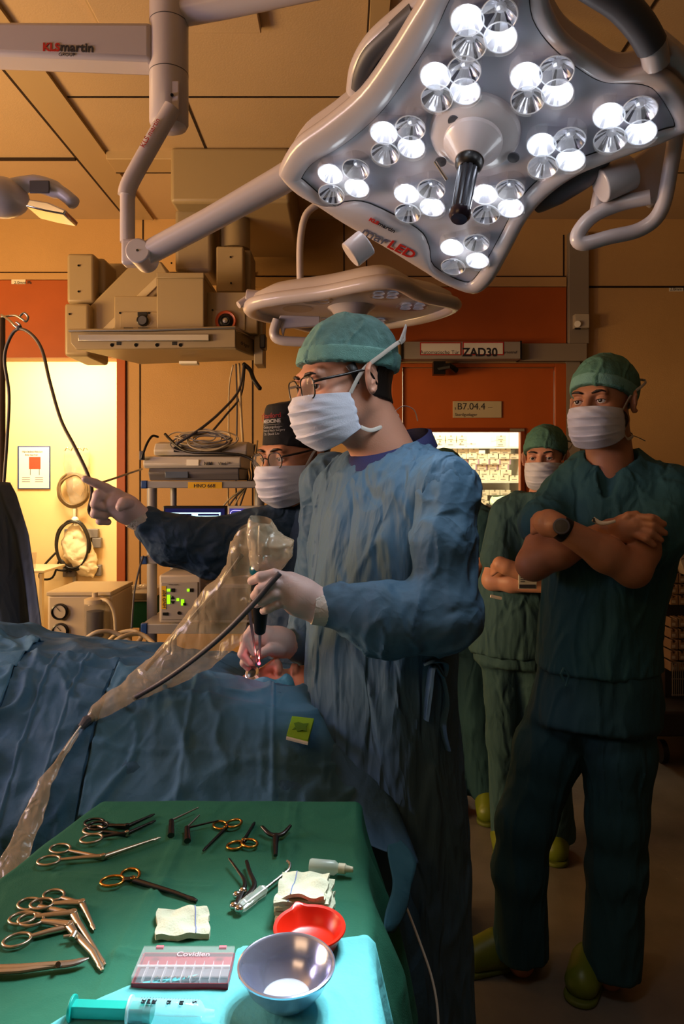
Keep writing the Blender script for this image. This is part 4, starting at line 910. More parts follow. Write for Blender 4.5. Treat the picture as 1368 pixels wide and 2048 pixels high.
def clog(name, toe, heel, parent, m=M_clog):
    t_ = Vector(toe); h_ = Vector(heel); d = (h_-t_); Ln = d.length; d.normalize(); w = Vector((-d.y, d.x, 0))
    F = Field(*box_of([t_, h_, t_+Vector((0, 0, .1))], .09), .004)
    def q(a, z): p = t_+d*(Ln*a); return (p.x, p.y, z)
    F.cap(q(.15, .042), q(.45, .052), .042, .048, .03, u=w, sq=1.15).cap(q(.5, .04), q(.86, .04), .036, .038, .03)
    F.cap(q(.2, .068), q(.42, .082), .02, .03, .03); F.cap(q(.60, .09), q(.92, .09), .026, .026, .01, sub=True)
    F.plane((0, 0, .002), (0, 0, -1))
    V, Fc = F.mesh(); o = obj(name, V, Fc, m, parent, smooth=180)
    G = Field(*box_of([t_, h_], .08), .004); G.cap(q(.12, .005), q(.88, .005), .048, .04, .01, u=w, sq=1.0); G.plane((0, 0, .016), (0, 0, 1)); G.plane((0, 0, .0005), (0, 0, -1))
    V, Fc = G.mesh(); obj('sole', V, Fc, mat('clog_sole', '#55601a', .6), o, smooth=180); return o
clog('clog', P(922, 1925, 2.19)*Vector((1, 1, 0)) if False else (P(922, 1940, 2.19).x, 2.18, 0), (P(1085, 1940, 2.19).x, 2.24, 0), s3)
clog('clog', (P(1150, 2000, 2.06).x, 2.04, 0), (P(1222, 1950, 2.2).x, 2.27, 0), s3)
# wristwatch on his arm
t = thing('wristwatch', 'black round sports watch on the folded arm of the tall man in scrubs', 'watch', P(1102, 1046, 1.82))
dw = (elL-wrL).normalized(); a, b = wrL.lerp(elL, .02), wrL.lerp(elL, .13); u, w = MB().frame(dw)
m = MB(); m.tube([a.lerp(b, .15), b], [.0325, .034], 28); m.build('strap', M_black, t)
wc = a.lerp(b, .55)+Vector((-.012, -.033, .008)); wd = Vector((-.35, -.9, .25)).normalized()
MB().lathe(wc, wd, [(.021, -.006), (.022, .0), (.021, .006), (.017, .007)], 28).build('case', M_dgrey, t); MB().lathe(wc+wd*.0072, wd, [(.017, 0), (0, .0005)], 24).build('dial', M_black, t)
t = thing('pen', 'pale pen clipped in the chest pocket above the folded forearms of the tall man', 'pen', P(1195, 1044, 1.93))
m = MB(); m.tube(catmull([P(1186, 1038, 1.885), P(1200, 1046, 1.88), P(1216, 1046, 1.87), P(1230, 1042, 1.87)], 4), [.007, .0065, .005, .004], 10); m.build('barrel', M_paper, t); MB().tube([P(1187, 1036, 1.88), P(1189, 1044, 1.878)], .003, 6).build('clip', M_ink, t)
# ================================================================== woman behind him
N4 = P(1083, 985, 2.84)
s4 = thing('person', 'shorter person in pale green scrubs and cap standing behind the tall man with arms crossed', 'person', (N4.x, N4.y, 0))
H4 = Head(s4, P(1090, 914, 2.8), (-.45, -.89, -.05), M_skin, scale=.95); H4.field(N4+Vector((0, 0, -.05)), .05)
f4 = Vector((-.45, -.89, 0)); u4 = Vector((.89, -.45, 0)); A4 = math.atan2(-.45, .89)
sh = P(1013, 1030, 2.83); el = P(985, 1160, 2.74); wr = P(1085, 1172, 2.62); sh2 = P(1150, 1030, 2.7); el2 = P(1110, 1165, 2.6); wr2 = P(1012, 1134, 2.62)
Fa = Field(*box_of([sh, el, wr, sh2, el2, wr2, N4], .1), .005)
Fa.chain([N4-Vector((0, 0, .07)), sh, el, el.lerp(wr, .4), wr], [.08, .05, .038, .037, .026], .02).chain([N4-Vector((0, 0, .07)), sh2, el2, el2.lerp(wr2, .5), wr2], [.08, .05, .038, .036, .028], .02)
Fa.chain([wr2, P(1000, 1128, 2.63), P(992, 1132, 2.66)], [.028, .026, .018], .01)
for k in range(4): Fa.chain([P(1000, 1122+k*5, 2.63), P(990, 1126+k*6, 2.65), P(984, 1132+k*6, 2.68)], [.0095, .0085, .007], .004)
Fl = Field(*box_of([P(1000, 1300, 2.8), P(1080, 1300, 2.8), P(1010, 1680, 2.85), P(1110, 1690, 2.9)], .1), .009)
Fl.chain([P(1030, 1200, 2.82), P(1008, 1330, 2.84), P(1010, 1480, 2.86), P(1016, 1680, 2.93)], [.07, .05, .042, .036], .02).chain([P(1030, 1200, 2.82), P(1068, 1330, 2.8), P(1100, 1500, 2.83), P(1118, 1690, 2.9)], [.07, .05, .042, .036], .02)
V, Fc = H4.body([Fa.mesh(), Fl.mesh()]); obj('body', V, Fc, M_skin, s4, smooth=180)
H4.eyes((.02, 1, -.05)); H4.brows(); bouffant(H4, M_capg, M_capg, front=(.10, .046), back=(-.12, -.035), top=.006); H4.mask(bow=False)
cx, cy = P(1070, 1050, 2.82).x, 2.82; qx = P(1032, 1250, 2.82).x
F = Field((.40, 2.5, .78), (1.05, 3.1, 1.52), .007)
F.loft([(cx, cy, 1.465, .075, .06, A4), (cx, cy, 1.43, .12, .08, A4), (cx, cy, 1.375, .17, .10, A4), (cx, cy, 1.28, .17, .115, A4), (qx, cy, 1.1, .155, .115, A4), (qx-.01, cy, .9, .172, .13, A4), (qx-.012, cy, .825, .176, .135, A4)], top=.012)
F.cap(sh, sh.lerp(el, .66), .068, .072, .03).cap(sh2, sh2.lerp(el2, .6), .066, .07, .03); F.cap(tuple(N4), tuple(N4+f4*.03+Vector((0, 0, .2))), .056, .07, .005, sub=True)
cloth('scrub_shirt', F, M_scrub2, s4, (11, 11, 3.5), .009, 3.1)
F = Field((.40, 2.5, .02), (1.15, 3.1, .92), .008)
F.loft([(qx, cy, .9, .16, .12, A4), (qx, cy, .78, .168, .13, A4)], top=.02)
F.chain([P(1008, 1330, 2.84), P(1010, 1480, 2.86), P(1016, 1690, 2.93)], [.085, .072, .07], .03).chain([P(1068, 1330, 2.8), P(1100, 1500, 2.83), P(1118, 1690, 2.9)], [.085, .072, .07], .03); F.plane((0, 0, .05), (0, 0, -1))
cloth('scrub_trousers', F, M_scrub2, s4, (11, 11, 2.5), .008, 6.1)
clog('clog', (P(1095, 1690, 2.9).x, 2.78, 0), (P(1120, 1690, 2.9).x, 2.98, 0), s4); clog('clog', (P(1000, 1690, 2.9).x, 2.82, 0), (P(1018, 1690, 2.92).x, 3.02, 0), s4)
t = thing('identity_badge', 'small white plastic identity badge hanging at the waist below the crossed arms', 'badge', P(1056, 1162, 2.55))
m = MB(); m.box(P(1037, 1178, 2.555), P(1073, 1148, 2.558)); m.build('card', M_paper, t, bevel=.001)
MB().box(P(1039, 1176, 2.552), P(1071, 1169, 2.5545)).build('printed_band', M_dgrey, t); MB().box(P(1062, 1162, 2.552), P(1071, 1150, 2.5545)).build('photo_field', M_greyp, t)
MB().tube([P(1060, 1148, 2.556), P(1061, 1134, 2.56)], .005, 8).build('clip', M_red, t)
for k in range(3): MB().box(P(1041, 1156+k*4, 2.553), P(1058-k*4, 1154.6+k*4, 2.5545)).build('printed_line', M_dgrey, t)
MB().tube([P(981, 1192, 2.62), P(1003, 1197, 2.62)], .006, 8).build('pen_in_pocket', M_paper, s4)
# ================================================================== observer hidden behind the gowned surgeon
N5 = P(912, 985, 3.3)
s5 = thing('person', 'mostly hidden observer in dark scrubs behind the gowned surgeon, arms crossed', 'person', (N5.x, N5.y, 0))
H5 = Head(s5, P(884, 946, 3.27), (-.6, -.8, 0), M_skin2, scale=.88); H5.field(N5+Vector((0, 0, -.06)), .05)
A5 = math.atan2(-.4, .9); sh = P(965, 1042, 3.2); el = P(972, 1160, 3.1); wr = P(900, 1140, 3.0); sh2 = P(845, 1042, 3.35); el2 = P(840, 1160, 3.2); wr2 = P(935, 1150, 3.02)
Fa = Field(*box_of([sh, el, wr, sh2, el2, wr2, N5], .1), .007)
Fa.chain([N5-Vector((0, 0, .07)), sh, el, wr], [.08, .05, .038, .028], .02).chain([N5-Vector((0, 0, .07)), sh2, el2, wr2, P(962, 1128, 3.03)], [.08, .05, .038, .028, .03], .02)
for k in range(4): Fa.chain([P(958, 1120+k*6, 3.03), P(968, 1122+k*7, 3.05), P(974, 1126+k*7, 3.08)], [.010, .009, .007], .004)
Fl = Field(*box_of([P(890, 1250, 3.3), P(950, 1250, 3.3), P(905, 1590, 3.3), P(970, 1590, 3.3)], .1), .01)
Fl.chain([P(920, 1200, 3.3), P(902, 1300, 3.32), P(903, 1440, 3.32), P(912, 1590, 3.32)], [.07, .05, .042, .036], .02).chain([P(920, 1200, 3.3), P(948, 1300, 3.26), P(958, 1440, 3.24), P(970, 1585, 3.25)], [.07, .05, .042, .036], .02)
V, Fc = H5.body([Fa.mesh(), Fl.mesh()]); obj('body', V, Fc, M_skin2, s5, smooth=180); bouffant(H5, M_capg, M_capg, top=.0); H5.mask(bow=False); H5.eyes()
cx, cy = N5.x, 3.3
F = Field((.15, 2.95, .72), (.85, 3.65, 1.5), .009)
F.loft([(cx, cy, 1.44, .075, .06, A5), (cx, cy, 1.40, .13, .08, A5), (cx, cy, 1.33, .175, .11, A5), (cx, cy, 1.1, .16, .12, A5), (cx, cy, .78, .18, .13, A5)], top=.012)
F.cap(sh, sh.lerp(el, .6), .07, .07, .03).cap(sh2, sh2.lerp(el2, .6), .07, .07, .03)
cloth('scrub_shirt', F, M_trous, s5, (11, 11, 3.5), .008, 1.7)
F = Field((.25, 3.0, .02), (.9, 3.6, .88), .009); F.loft([(cx, cy, .86, .16, .12, A5), (cx, cy, .72, .165, .12, A5)], top=.02)
F.chain([P(902, 1300, 3.32), P(903, 1440, 3.32), P(915, 1600, 3.32)], [.088, .07, .065], .03).chain([P(948, 1300, 3.26), P(958, 1440, 3.24), P(972, 1585, 3.25)], [.088, .078, .07], .03); F.plane((0, 0, .055), (0, 0, -1))
cloth('scrub_trousers', F, M_trous, s5, (11, 11, 2.5), .008, 2.9)
clog('clog', (P(966, 1600, 3.2).x, 3.1, 0), (P(985, 1600, 3.2).x, 3.32, 0), s5); clog('clog', (P(900, 1600, 3.3).x, 3.16, 0), (P(915, 1600, 3.3).x, 3.38, 0), s5)
# ================================================================== patient and operating table under drapes
M_drape = mat('drape_blue', '#3a6382', .75, var=.06, vscale=5, wrinkle=.012, wscale=7, bump=.0008, bscale=120)
M_drape2 = mat('drape_blue_pale', '#467695', .75, var=.06, vscale=5, wrinkle=.010, wscale=7, bump=.0008, bscale=120)
M_green = mat('table_cloth_green', '#18624a', .85, var=.07, vscale=6, wrinkle=.0025, wscale=12, bump=.0004, bscale=500)
M_turq = mat('table_sheet_turquoise', '#5cb9bf', .8, var=.05, vscale=6, wrinkle=.0035, wscale=16, bump=.0005, bscale=260)
M_under = mat('dark_upholstery', '#16181d', .5)
optab = thing('operating_table', 'dark padded operating table hidden under the blue patient drapes', 'operating table', (-.6, 1.62, 0))
MB().box((-1.5, 1.42, .70), (-.2, 1.82, .78)).build('table_top', M_under, optab, bevel=.02); MB().box((-.75, 1.5, .12), (-.45, 1.74, .70)).build('column', M_steel, optab, bevel=.01); MB().box((-.95, 1.4, 0), (-.25, 1.84, .12)).build('base', M_under, optab, bevel=.02)
pt = thing('person', 'patient lying under blue drapes with only a bit of lit pink face showing', 'person', (-.45, 1.6, .78))
HP = Head(pt, P(531, 1368, 1.585)-Vector((0, 0, .062)), (0, 1, 0), M_skin)
HP.R = Matrix(((0, 0.10, .995), (-1, 0, 0), (0, 1, 0))); HP.R = Matrix(((0.0, -.08, .9968), (-.98, -.19, -.0153), (.199, -.977, -.078))).normalized() if False else HP.R
xa = Vector((0, -1, 0)); ya_ = Vector((-.10, -.18, .98)).normalized(); za = xa.cross(ya_).normalized(); xa = ya_.cross(za)
HP.R = Matrix((xa, ya_, za)).transposed(); HP.Rn = np.array(HP.R)
HP.field(P(531, 1368, 1.585)+Vector((-.17, 0, -.13)))
Fp = Field((-1.45, 1.38, .76), (-.15, 1.86, 1.1), .012)
Fp.cap((-.40, 1.6, .88), (-.95, 1.62, .90), .10, .10, .04, u=(0, 1, 0), sq=1.7).cap((-.95, 1.56, .88), (-1.42, 1.55, .87), .08, .06).cap((-.95, 1.7, .88), (-1.42, 1.71, .87), .08, .06).cap((-.30, 1.6, .9), (-.4, 1.6, .9), .06, .08)
V, Fc = HP.body([Fp.mesh()]); obj('body', V, Fc, M_skin, pt, smooth=180)
XR = [-1.5, -.9, -.73, -.4, -.27, -.16, -.05, .4]; ZR = [1.17, 1.165, 1.145, 1.105, 1.085, 1.068, 1.055, 1.03]
RR = [0, .1, .15, .2, .25, .30, .36, .40, .415, .43]; DR = [0, .002, .010, .035, .085, .145, .23, .36, .55, .75]
def stadium(s, r, x0=-1.45, x1=-.155, yr=1.62, R0=.36):
    """s runs along the far side, round the head end and back along the near side; r from the ridge outwards"""
    Ls = x1-x0; La = PI*.3; T = 2*Ls+La; q = s*T
    if q < Ls: base = Vector((x0+q, yr, 0)); d = Vector((0, 1, 0)); rs = .62
    elif q < Ls+La: a = (q-Ls)/La*PI; base = Vector((x1, yr, 0)); d = Vector((math.sin(a), math.cos(a), 0)); rs = .62+.38*min(1, a/PI*1.6)
    else: base = Vector((x1-(q-Ls-La), yr, 0)); d = Vector((0, -1, 0)); rs = 1
    p = base+d*r*rs; p.z = float(np.interp(p.x, XR, ZR))-float(np.interp(r, RR, DR))-.035*math.exp(-((p.x+.165)/.075)**2-((p.y-1.60)/.06)**2); return p, d
def drape_sheet(name, s0, s1, r0, r1, nu, nv, m, off, amp, seed, rfun=None, parent=None, hang=.0):
    v = []; dirs = []
    for i in range(nu):
        for j in range(nv):
            u = i/(nu-1); t = j/(nv-1); a = r0; b = r1
            if rfun: a, b = rfun(u)
            r = a+(b-a)*t; p, d = stadium(s0+(s1-s0)*u, min(r, .43)); 
            sl = np.interp(r, [0, .15, .3, .4], [1, .98, .6, .12]); n = (Vector((0, 0, 1))*sl+d*(1-sl)).normalized(); v.append(p+n*off); dirs.append(n)
    V = np.array([list(p) for p in v]); N = np.array([list(p) for p in dirs])
    wx = np.interp(V[:, 0], [-1.1, -.7, -.45, -.2], [2.2, 1.6, 1.0, .8]); B0 = V-N*off
    fo = folds(B0, (6, 7, 3.5), seed=2.0)*.014*wx
    if seed != 2.0: fo = fo+np.maximum(folds(V, (9, 9, 6), seed=seed)*amp*.7, -.006)
    U = np.repeat(np.linspace(0, 1, nu), nv); T_ = np.tile(np.linspace(0, 1, nv), nu)
    for uc in ((.34, .67) if seed != 2.0 else (.55, .62, .7, .78)): fo = fo+.004*np.exp(-((U-uc)/(1.6/nu))**2)
    for tc in (.35, .68): fo = fo+.0035*np.exp(-((T_-tc)/(1.4/nv))**2)
    V = V+N*fo[:, None]
    f = [(i*nv+j, (i+1)*nv+j, (i+1)*nv+j+1, i*nv+j+1) for i in range(nu-1) for j in range(nv-1)]
    return obj(name, V, f, m, parent, smooth=180, solid=.0015)
o = drape_sheet('patient_drape', 0, 1, 0, .43, 260, 70, M_drape, .012, .016, 2.0); tag(o, 'wide blue sterile drape covering the whole patient and the operating table', 'drape')
sN = lambda px: None
# layered sheets over the near side
def svals(x): Ls = 1.295; La = PI*.3; return (Ls+La+(-.155-x))/(2*Ls+La)
o = drape_sheet('patient_drape', svals(-.20)-.07, svals(-.47), .10, .34, 160, 80, M_drape2, .020, .007, 5.0, rfun=lambda u: (.115+.01*math.sin(u*9), .345)); tag(o, 'paler blue drape panel laid over the near side of the patient, under the green pad', 'drape')
o = drape_sheet('patient_drape', svals(-.475), svals(-.66), .10, .42, 110, 80, M_drape, .019, .010, 9.0, rfun=lambda u: (.10+.03*u, .40-.05*u)); tag(o, 'blue drape panel hanging beside the plastic sleeve behind the instrument table', 'drape')
o = drape_sheet('patient_drape', svals(-.66), svals(-1.25), .06, .43, 150, 80, M_drape2, .020, .026, 12.0, rfun=lambda u: (.02, .36+.05*math.sin(u*5))); tag(o, 'crumpled blue drape over the patient\'s body next to the dark screen drape', 'drape')
# corner of drape hanging beside the instrument table
oe = catmull([P(712, 1440, 1.44), P(757, 1530, 1.39), P(800, 1630, 1.33), P(838, 1725, 1.27)], 8); ie = catmull([P(600, 1560, 1.36), P(660, 1625, 1.32), P(725, 1685, 1.27), P(800, 1712, 1.24)], 8)
m = MB(); m.grid(lambda u, v: oe[int(round(u*24))].lerp(ie[int(round(u*24))], v)+Vector((0, -.006*math.sin(v*PI)+.004*math.sin(u*11+v*6), 0)), 25, 10); o = m.build('patient_drape', M_drape, None, smooth=180, solid=.0015)
tag(o, 'pointed blue drape corner hanging between the green instrument table and the surgeon', 'drape')
oe2 = catmull([P(800, 1680, 1.20), P(832, 1730, 1.14), P(820, 1795, 1.06), P(784, 1866, .97)], 8); ie2 = catmull([P(780, 1690, 1.16), P(780, 1750, 1.08), P(778, 1810, 1.0), P(770, 1870, .93)], 8)
m = MB(); m.grid(lambda u, v: oe2[int(round(u*24))].lerp(ie2[int(round(u*24))], v)+Vector((.004*math.sin(u*9+v*4), 0, 0)), 25, 10); o = m.build('teal_underlay', mat('underlay_teal', '#1d4f5e', .8, wrinkle=.006, wscale=12), None, smooth=180, solid=.0015)
tag(o, 'teal underlay showing below the green cloth on the table side next to the surgeon', 'drape')
# folded towel framing the face
m = MB()
def towel(u, v):
    a = -.5+u*3.6; c = P(527, 1362, 1.575); r = .048+.085*v
    return Vector((c.x+math.cos(a-PI*.55)*r*1.15, c.y-.005+math.sin(a-PI*.55)*r*.9, c.z+.018-.012*v-.18*v*v*(.35+.65*max(0, -math.sin(a-PI*.55)))+.004*math.sin(a*6+v*4)))
m.grid(towel, 60, 16); o = m.build('face_towel', mat('towel_blue', '#4592b4', .8, wrinkle=.004, wscale=26), None, smooth=180, solid=.002); tag(o, 'bright blue adhesive towel framing the small opening at the patient\'s face', 'drape')
# ------------------------------------------------------------------ instrument table
t = thing('instrument_table', 'steel stand table under green cloth carrying the laid out instruments', 'instrument table', (-.2, .83, 0))
MB().box((-.40, .44, .925), (.012, 1.222, .944)).build('table_top', M_steel, t, bevel=.004)
for x in (-.38, -.03): MB().cyl((x, 1.0, .05), (x, 1.0, .925), .015).build('leg', M_steel, t)
MB().box((-.42, .55, .03), (-.36, 1.15, .06)).build('foot', M_steel, t, bevel=.01); MB().box((-.05, .55, .03), (.01, 1.15, .06)).build('foot', M_steel, t, bevel=.01)
TX0, TX1, TY0, TY1, TZ = -.45, .022, .44, 1.225, .95
creases = [((590, 1590), (578, 1700)), ((578, 1700), (560, 1760)), ((360, 1680), (310, 1790)), ((310, 1790), (240, 1915)), ((240, 1915), (205, 2000)), ((120, 1755), (330, 1772)), ((330, 1772), (420, 1778)), ((240, 1917), (480, 1916))]
creases = [(PZ(*a, TZ), PZ(*b, TZ)) for a, b in creases]
def table_pt(x, y, off=0.0, amp=1.0, hang_k=.24):
    cy = min(max(y, TY0), TY1); cx = min(max(x, -.41-(1.225-cy)*.27), TX1); ox, oy = x-cx, y-cy; o = math.hypot(ox, oy); r = .016
    if o < 1e-6:
        z = TZ+off; h = pn(x*7, y*7)*.0022*amp+pn(x*16+9, y*16)*.0010*amp
        for a, b in creases:
            ab = b-a; tt = max(0, min(1, ((x-a.x)*ab.x+(y-a.y)*ab.y)/(ab.x**2+ab.y**2))); d = math.hypot(x-a.x-tt*ab.x, y-a.y-tt*ab.y); h += amp*(.0042*math.exp(-(d/.008)**2)-.0036*math.exp(-(d/.003)**2))
        return Vector((x, y, z+.004+h*.9))
    dx, dy = ox/o, oy/o; L_ = r*PI/2
    if o < L_: a = o/r; ou, dz = r*math.sin(a), r*(1-math.cos(a))
    else: dz = r+(o-L_)*.97; ou = r+(o-L_)*hang_k
    rip = pn(cx*9+cy*9+3, o*2.0)*.05*min(1, o/.1)*amp
    return Vector((cx+dx*(ou+off+rip), cy+dy*(ou+off+rip), TZ+.004+off-dz))
_pc = {}
def pn(a, b): return mnoise.noise(Vector((a, b, .37)))
m = MB(); m.grid(lambda u, v: table_pt(-.95+u*1.24, TY0-.03+v*(TY1-TY0+.20)), 270, 270); m.build('green_cloth', M_green, t, smooth=180)
bpts = [(95, 2075), (150, 2042), (215, 2012), (275, 1988), (380, 1972), (460, 1945), (480, 1918), (560, 1905), (640, 1902), (700, 1893), (735, 1889), (752, 1900)]
bl = catmull([PZ(*p, TZ) for p in bpts], 6)
def sheet(u, v):
    k = u*(len(bl)-1); i = min(int(k), len(bl)-2); p = bl[i].lerp(bl[i+1], k-i)
    x, y = p.x, p.y+(.45-p.y)*v
    if u > .90: x += (u-.90)*1.25*(1-.15*v)
    if v == 0 or True: e = math.exp(-(v/.02)**2)*.0025
    q = table_pt(x, y, .003, 1.0, .20); q.z += e+pn(x*20, y*20+4)*.0015+.0015; return q
m = MB(); m.grid(sheet, 120, 80); o = m.build('turquoise_sheet', M_turq, None, smooth=180, solid=.0012); tag(o, 'turquoise paper sheet at the brightly lit near end of the green instrument table', 'drape')
TH = TZ+.0065
def T(px, py, h=0.0): p = PZ(px, py, TH+h); return p
# ------------------------------------------------------------------ instruments
M_brz = mat('instrument_steel', '#bcae98', .36, 1.0); M_dk = mat('instrument_dark', '#4c4a4a', .3, 1.0); M_gold = mat('gold_plating', '#d69a4a', .22, 1.0)
def ringed(name, label, rings, pivot, tip, m, mr=None, rr=.0135, w=.0032, head=None, bend=None, tipw=.0022, tiplen=0.0, cross=False):
    pv = T(*pivot); t = thing(name, label, 'surgical instrument', T(*pivot, -.003)); mr = mr or m; k = 0
    for (rx, ry) in rings:
        c = T(rx, ry); d = (pv-c).normalized(); s = Vector((-d.y, d.x, 0)); z = .0005+k*.003; k += 1
        mm = MB(); mm.tube([c+Vector((0, 0, z))+d*(math.cos(2*PI*i/28)*rr*1.15)+s*(math.sin(2*PI*i/28)*rr*.92) for i in range(28)], .0021, 8, closed=True); mm.build('finger_ring', mr, t, smooth=180)
        mm = MB(); mm.tube([c+d*rr*1.1+Vector((0, 0, z)), c.lerp(pv, .6)+Vector((0, 0, z+.0005)), pv+Vector((0, 0, z))], [w*.75, w*.95, w*1.15], 10, flat=.8); mm.build('handle', m, t, smooth=60)
    mm = MB(); mm.cyl(pv-Vector((0, 0, .001)), pv+Vector((0, 0, .0065)), w*1.1, n=14); mm.build('pivot', mr, t, bevel=.0006)
    pts = [pv+Vector((0, 0, .002))]+[T(*q, .002) for q in (bend or [])]+[T(*tip, .001)]
    mm = MB(); mm.tube(pts, [w*1.2]+[w*.9]*(len(pts)-2)+[tipw], 10, flat=.85); mm.build('shaft', m, t, smooth=60)
    e = (pts[-1]-pts[-2]).normalized()
    mm = MB(); mm.tube([pts[-1]-e*.012, pts[-1]-e*.004, pts[-1]+e*.004], [tipw*1.0, tipw*1.35, tipw*.7], 8, flat=.7); mm.build('jaw', m, t, smooth=60)
    return t
ringed('angled_forceps', 'dark angled ear forceps lying topmost on the green cloth, beside the paler rings', [(189, 1646), (196, 1656)], (254, 1655.6), (305, 1630), M_dk, rr=.014)
ringed('angled_forceps', 'slim angled forceps with one bright ring, second from the cloth\'s far edge', [(187, 1661), (183, 1682)], (254, 1670), (307, 1643), M_dk, M_brz, rr=.014)
ringed('nasal_forceps', 'long bronze toned angled nasal forceps with two open rings alone on the cloth', [(120.6, 1698), (98, 1726)], (206, 1717), (316, 1676.5), M_brz, rr=.0135, w=.0036)
ringed('needle_holder', 'gold ringed needle holder with black shafts near the single gauze', [(261, 1750), (225, 1767)], (266, 1763), (389, 1800), M_dk, M_gold, rr=.0135, w=.0036, bend=[(349, 1785)], tipw=.003)
ringed('nasal_punch', 'smallest of the three bronze nasal punches, its thin shaft bent downwards', [(108, 1791), (84, 1813)], (164, 1810), (187.5, 1856), M_brz, rr=.0125, w=.004, bend=[(170, 1818)])
ringed('nasal_punch', 'middle bronze nasal punch of the overlapping three, with the largest upper ring', [(59.5, 1809), (45, 1842)], (146, 1831), (208, 1926), M_brz, rr=.0135, w=.0046, bend=[(154, 1842)])
t = ringed('nasal_punch', 'nearest nasal punch of the overlapping three, with a side screw and lone low ring', [(34.4, 1881), (62, 1845)], (138, 1855), (203, 1937), M_brz, rr=.0135, w=.0048, bend=[(150, 1868), (186, 1905)], tipw=.003)
MB().cyl(T(127, 1874, .004), T(146, 1871, .004), .0022).build('side_screw', M_brz, t); MB().cyl(T(144, 1878, .004), T(150, 1866, .006), .004).build('screw_knob', M_brz, t)
t = thing('dissecting_scissors', 'curved bronze scissors entering from the frame edge near the red case', 'surgical instrument', T(60, 1933))
mm = MB(); mm.tube([T(-60, 1936, .003), T(40, 1934, .004), T(116, 1928, .004)], [.004, .0042, .004], 10, flat=.7); mm.build('shank', M_brz, t); mm = MB(); mm.tube([T(-60, 1946, .003), T(40, 1941, .003), T(116, 1930, .003)], [.004, .0042, .004], 10, flat=.7); mm.build('shank', M_brz, t)
mm = MB(); mm.tube(catmull([T(114, 1929, .004), T(145, 1926, .004), T(178, 1916, .005)], 5), [.0058, .0056, .005, .001], 10, flat=.45); mm.build('blade', M_steel, t); MB().cyl(T(116, 1929, .004), T(116, 1929, .009), .003).build('pivot', M_chrome, t)
def bayonet(label, h0, h1, tip, m, extra=None):
    t = thing('angled_elevator', label, 'surgical instrument', T(*h1))
    mm = MB(); mm.tube([T(*h1, .003), T(*h0, .004)], [.0055, .0042], 10, flat=.8); mm.build('handle', m, t); mm = MB(); mm.tube([T(*h0, .004), T(*tip, .008)], [.0019, .0012], 8); mm.build('rod', M_steel, t)
    if extra: mm = MB(); mm.tube([T(*extra[0], .004), T(*extra[1], .006)], [.0018, .0012], 8); mm.build('rod', M_dk, t)
bayonet('steel angled elevator with stubby upright handle and a long bright rod', (343, 1641), (342, 1671), (397, 1615), M_dk); bayonet('darker angled elevator whose two rods point towards the gold scissors', (374, 1655), (375, 1682), (399, 1630), M_dk, ((378, 1655), (437, 1641)))
ringed('dressing_scissors', 'small scissors with two gold rings pointing down to the cloth\'s middle', [(441, 1651), (468, 1651)], (451, 1660), (409, 1699), M_dk, M_gold, rr=.0118, w=.0026)
ringed('needle_holder', 'short needle holder with gold half rings below and a bright upward tip', [(471, 1691), (499, 1691)], (487, 1685), (508, 1647), M_dk, M_gold, rr=.0115, w=.0026)
t = thing('forked_retractor', 'dark Y shaped steel retractor standing out near the small bottle', 'surgical instrument', T(552, 1680))
for q in ((524, 1653), (581, 1651)): mm = MB(); mm.tube(catmull([T(552, 1672, .004), T((552+q[0])/2, 1667, .006), T(*q, .010)], 4), [.0048, .0042, .0028], 10, flat=.7); mm.build('prong', M_dk, t, smooth=60)
mm = MB(); mm.tube([T(552, 1670, .004), T(551, 1690, .004), T(551, 1711, .003)], [.0055, .0042, .003], 10, flat=.7); mm.build('stem', M_dk, t, smooth=60)
t = thing('suction_cannula', 'bent steel cannula with faceted clear plastic handle beside the gauze stack', 'surgical instrument', T(505, 1800))
M_clr = mat('clear_plastic', '#dff0e4', .08, alpha=.35, spec=.8)
a, b = T(480, 1816, .006), T(530, 1778, .006); mm = MB(); mm.tube([a.lerp(b, q) for q in (0, .12, .2, .5, .6, .9, 1)], [.006, .0075, .0072, .0074, .0066, .0076, .005], 8); mm.build('handle', M_clr, t, smooth=20)
mm = MB(); mm.tube(catmull([a.lerp(b, .3), b, T(560, 1754, .006), T(577, 1740, .007), T(580, 1728, .008), T(574, 1722, .009)], 5), .0021, 8); mm.build('tube', M_steel, t)
t = thing('nasal_speculum', 'steel nasal speculum with two long dark blades under the clear handled cannula', 'surgical instrument', T(482, 1790))
mm = MB(); mm.tube(catmull([T(470, 1816, .004), T(482, 1790, .006), T(490, 1765, .007), T(475, 1740, .008), T(458, 1717, .009)], 5), [.0045, .0042, .003, .002, .0015], 8, flat=.7); mm.build('blade', M_dk, t)
mm = MB(); mm.tube(catmull([T(476, 1812, .004), T(500, 1786, .006), T(509, 1768, .007), T(500, 1745, .008), T(493, 1722, .008)], 5), [.0045, .0042, .0035, .003, .0025], 8, flat=.7); mm.build('blade', M_dk, t)
for q in ((468, 1812), (478, 1818), (474, 1790), (486, 1782)): mm = MB(); mm.sphere(T(*q, .006), (.006, .005, .005)); mm.build('hinge_block', M_chrome, t, smooth=180)
t = thing('dropper_bottle', 'small clear dropper bottle with white cap lying on the green cloth', 'bottle', T(650, 1732))
a, b = T(619, 1731, .009), T(662, 1735, .009); d = (b-a).normalized(); MB().lathe(a, d, [(0, 0), (.0085, .0005), (.0095, .003), (.0095, .036), (.006, .041), (.005, .043)], 24).build('bottle_body', mat('frosted_plastic', '#cfe6dc', .25, alpha=.6, spec=.6), t, smooth=50)
MB().lathe(a+d*.042, d, [(.0068, 0), (.0068, .009), (.0048, .011), (.0036, .020), (0, .021)], 20).build('cap', mat('cream_cap', '#d8dcc0', .5), t, smooth=40)
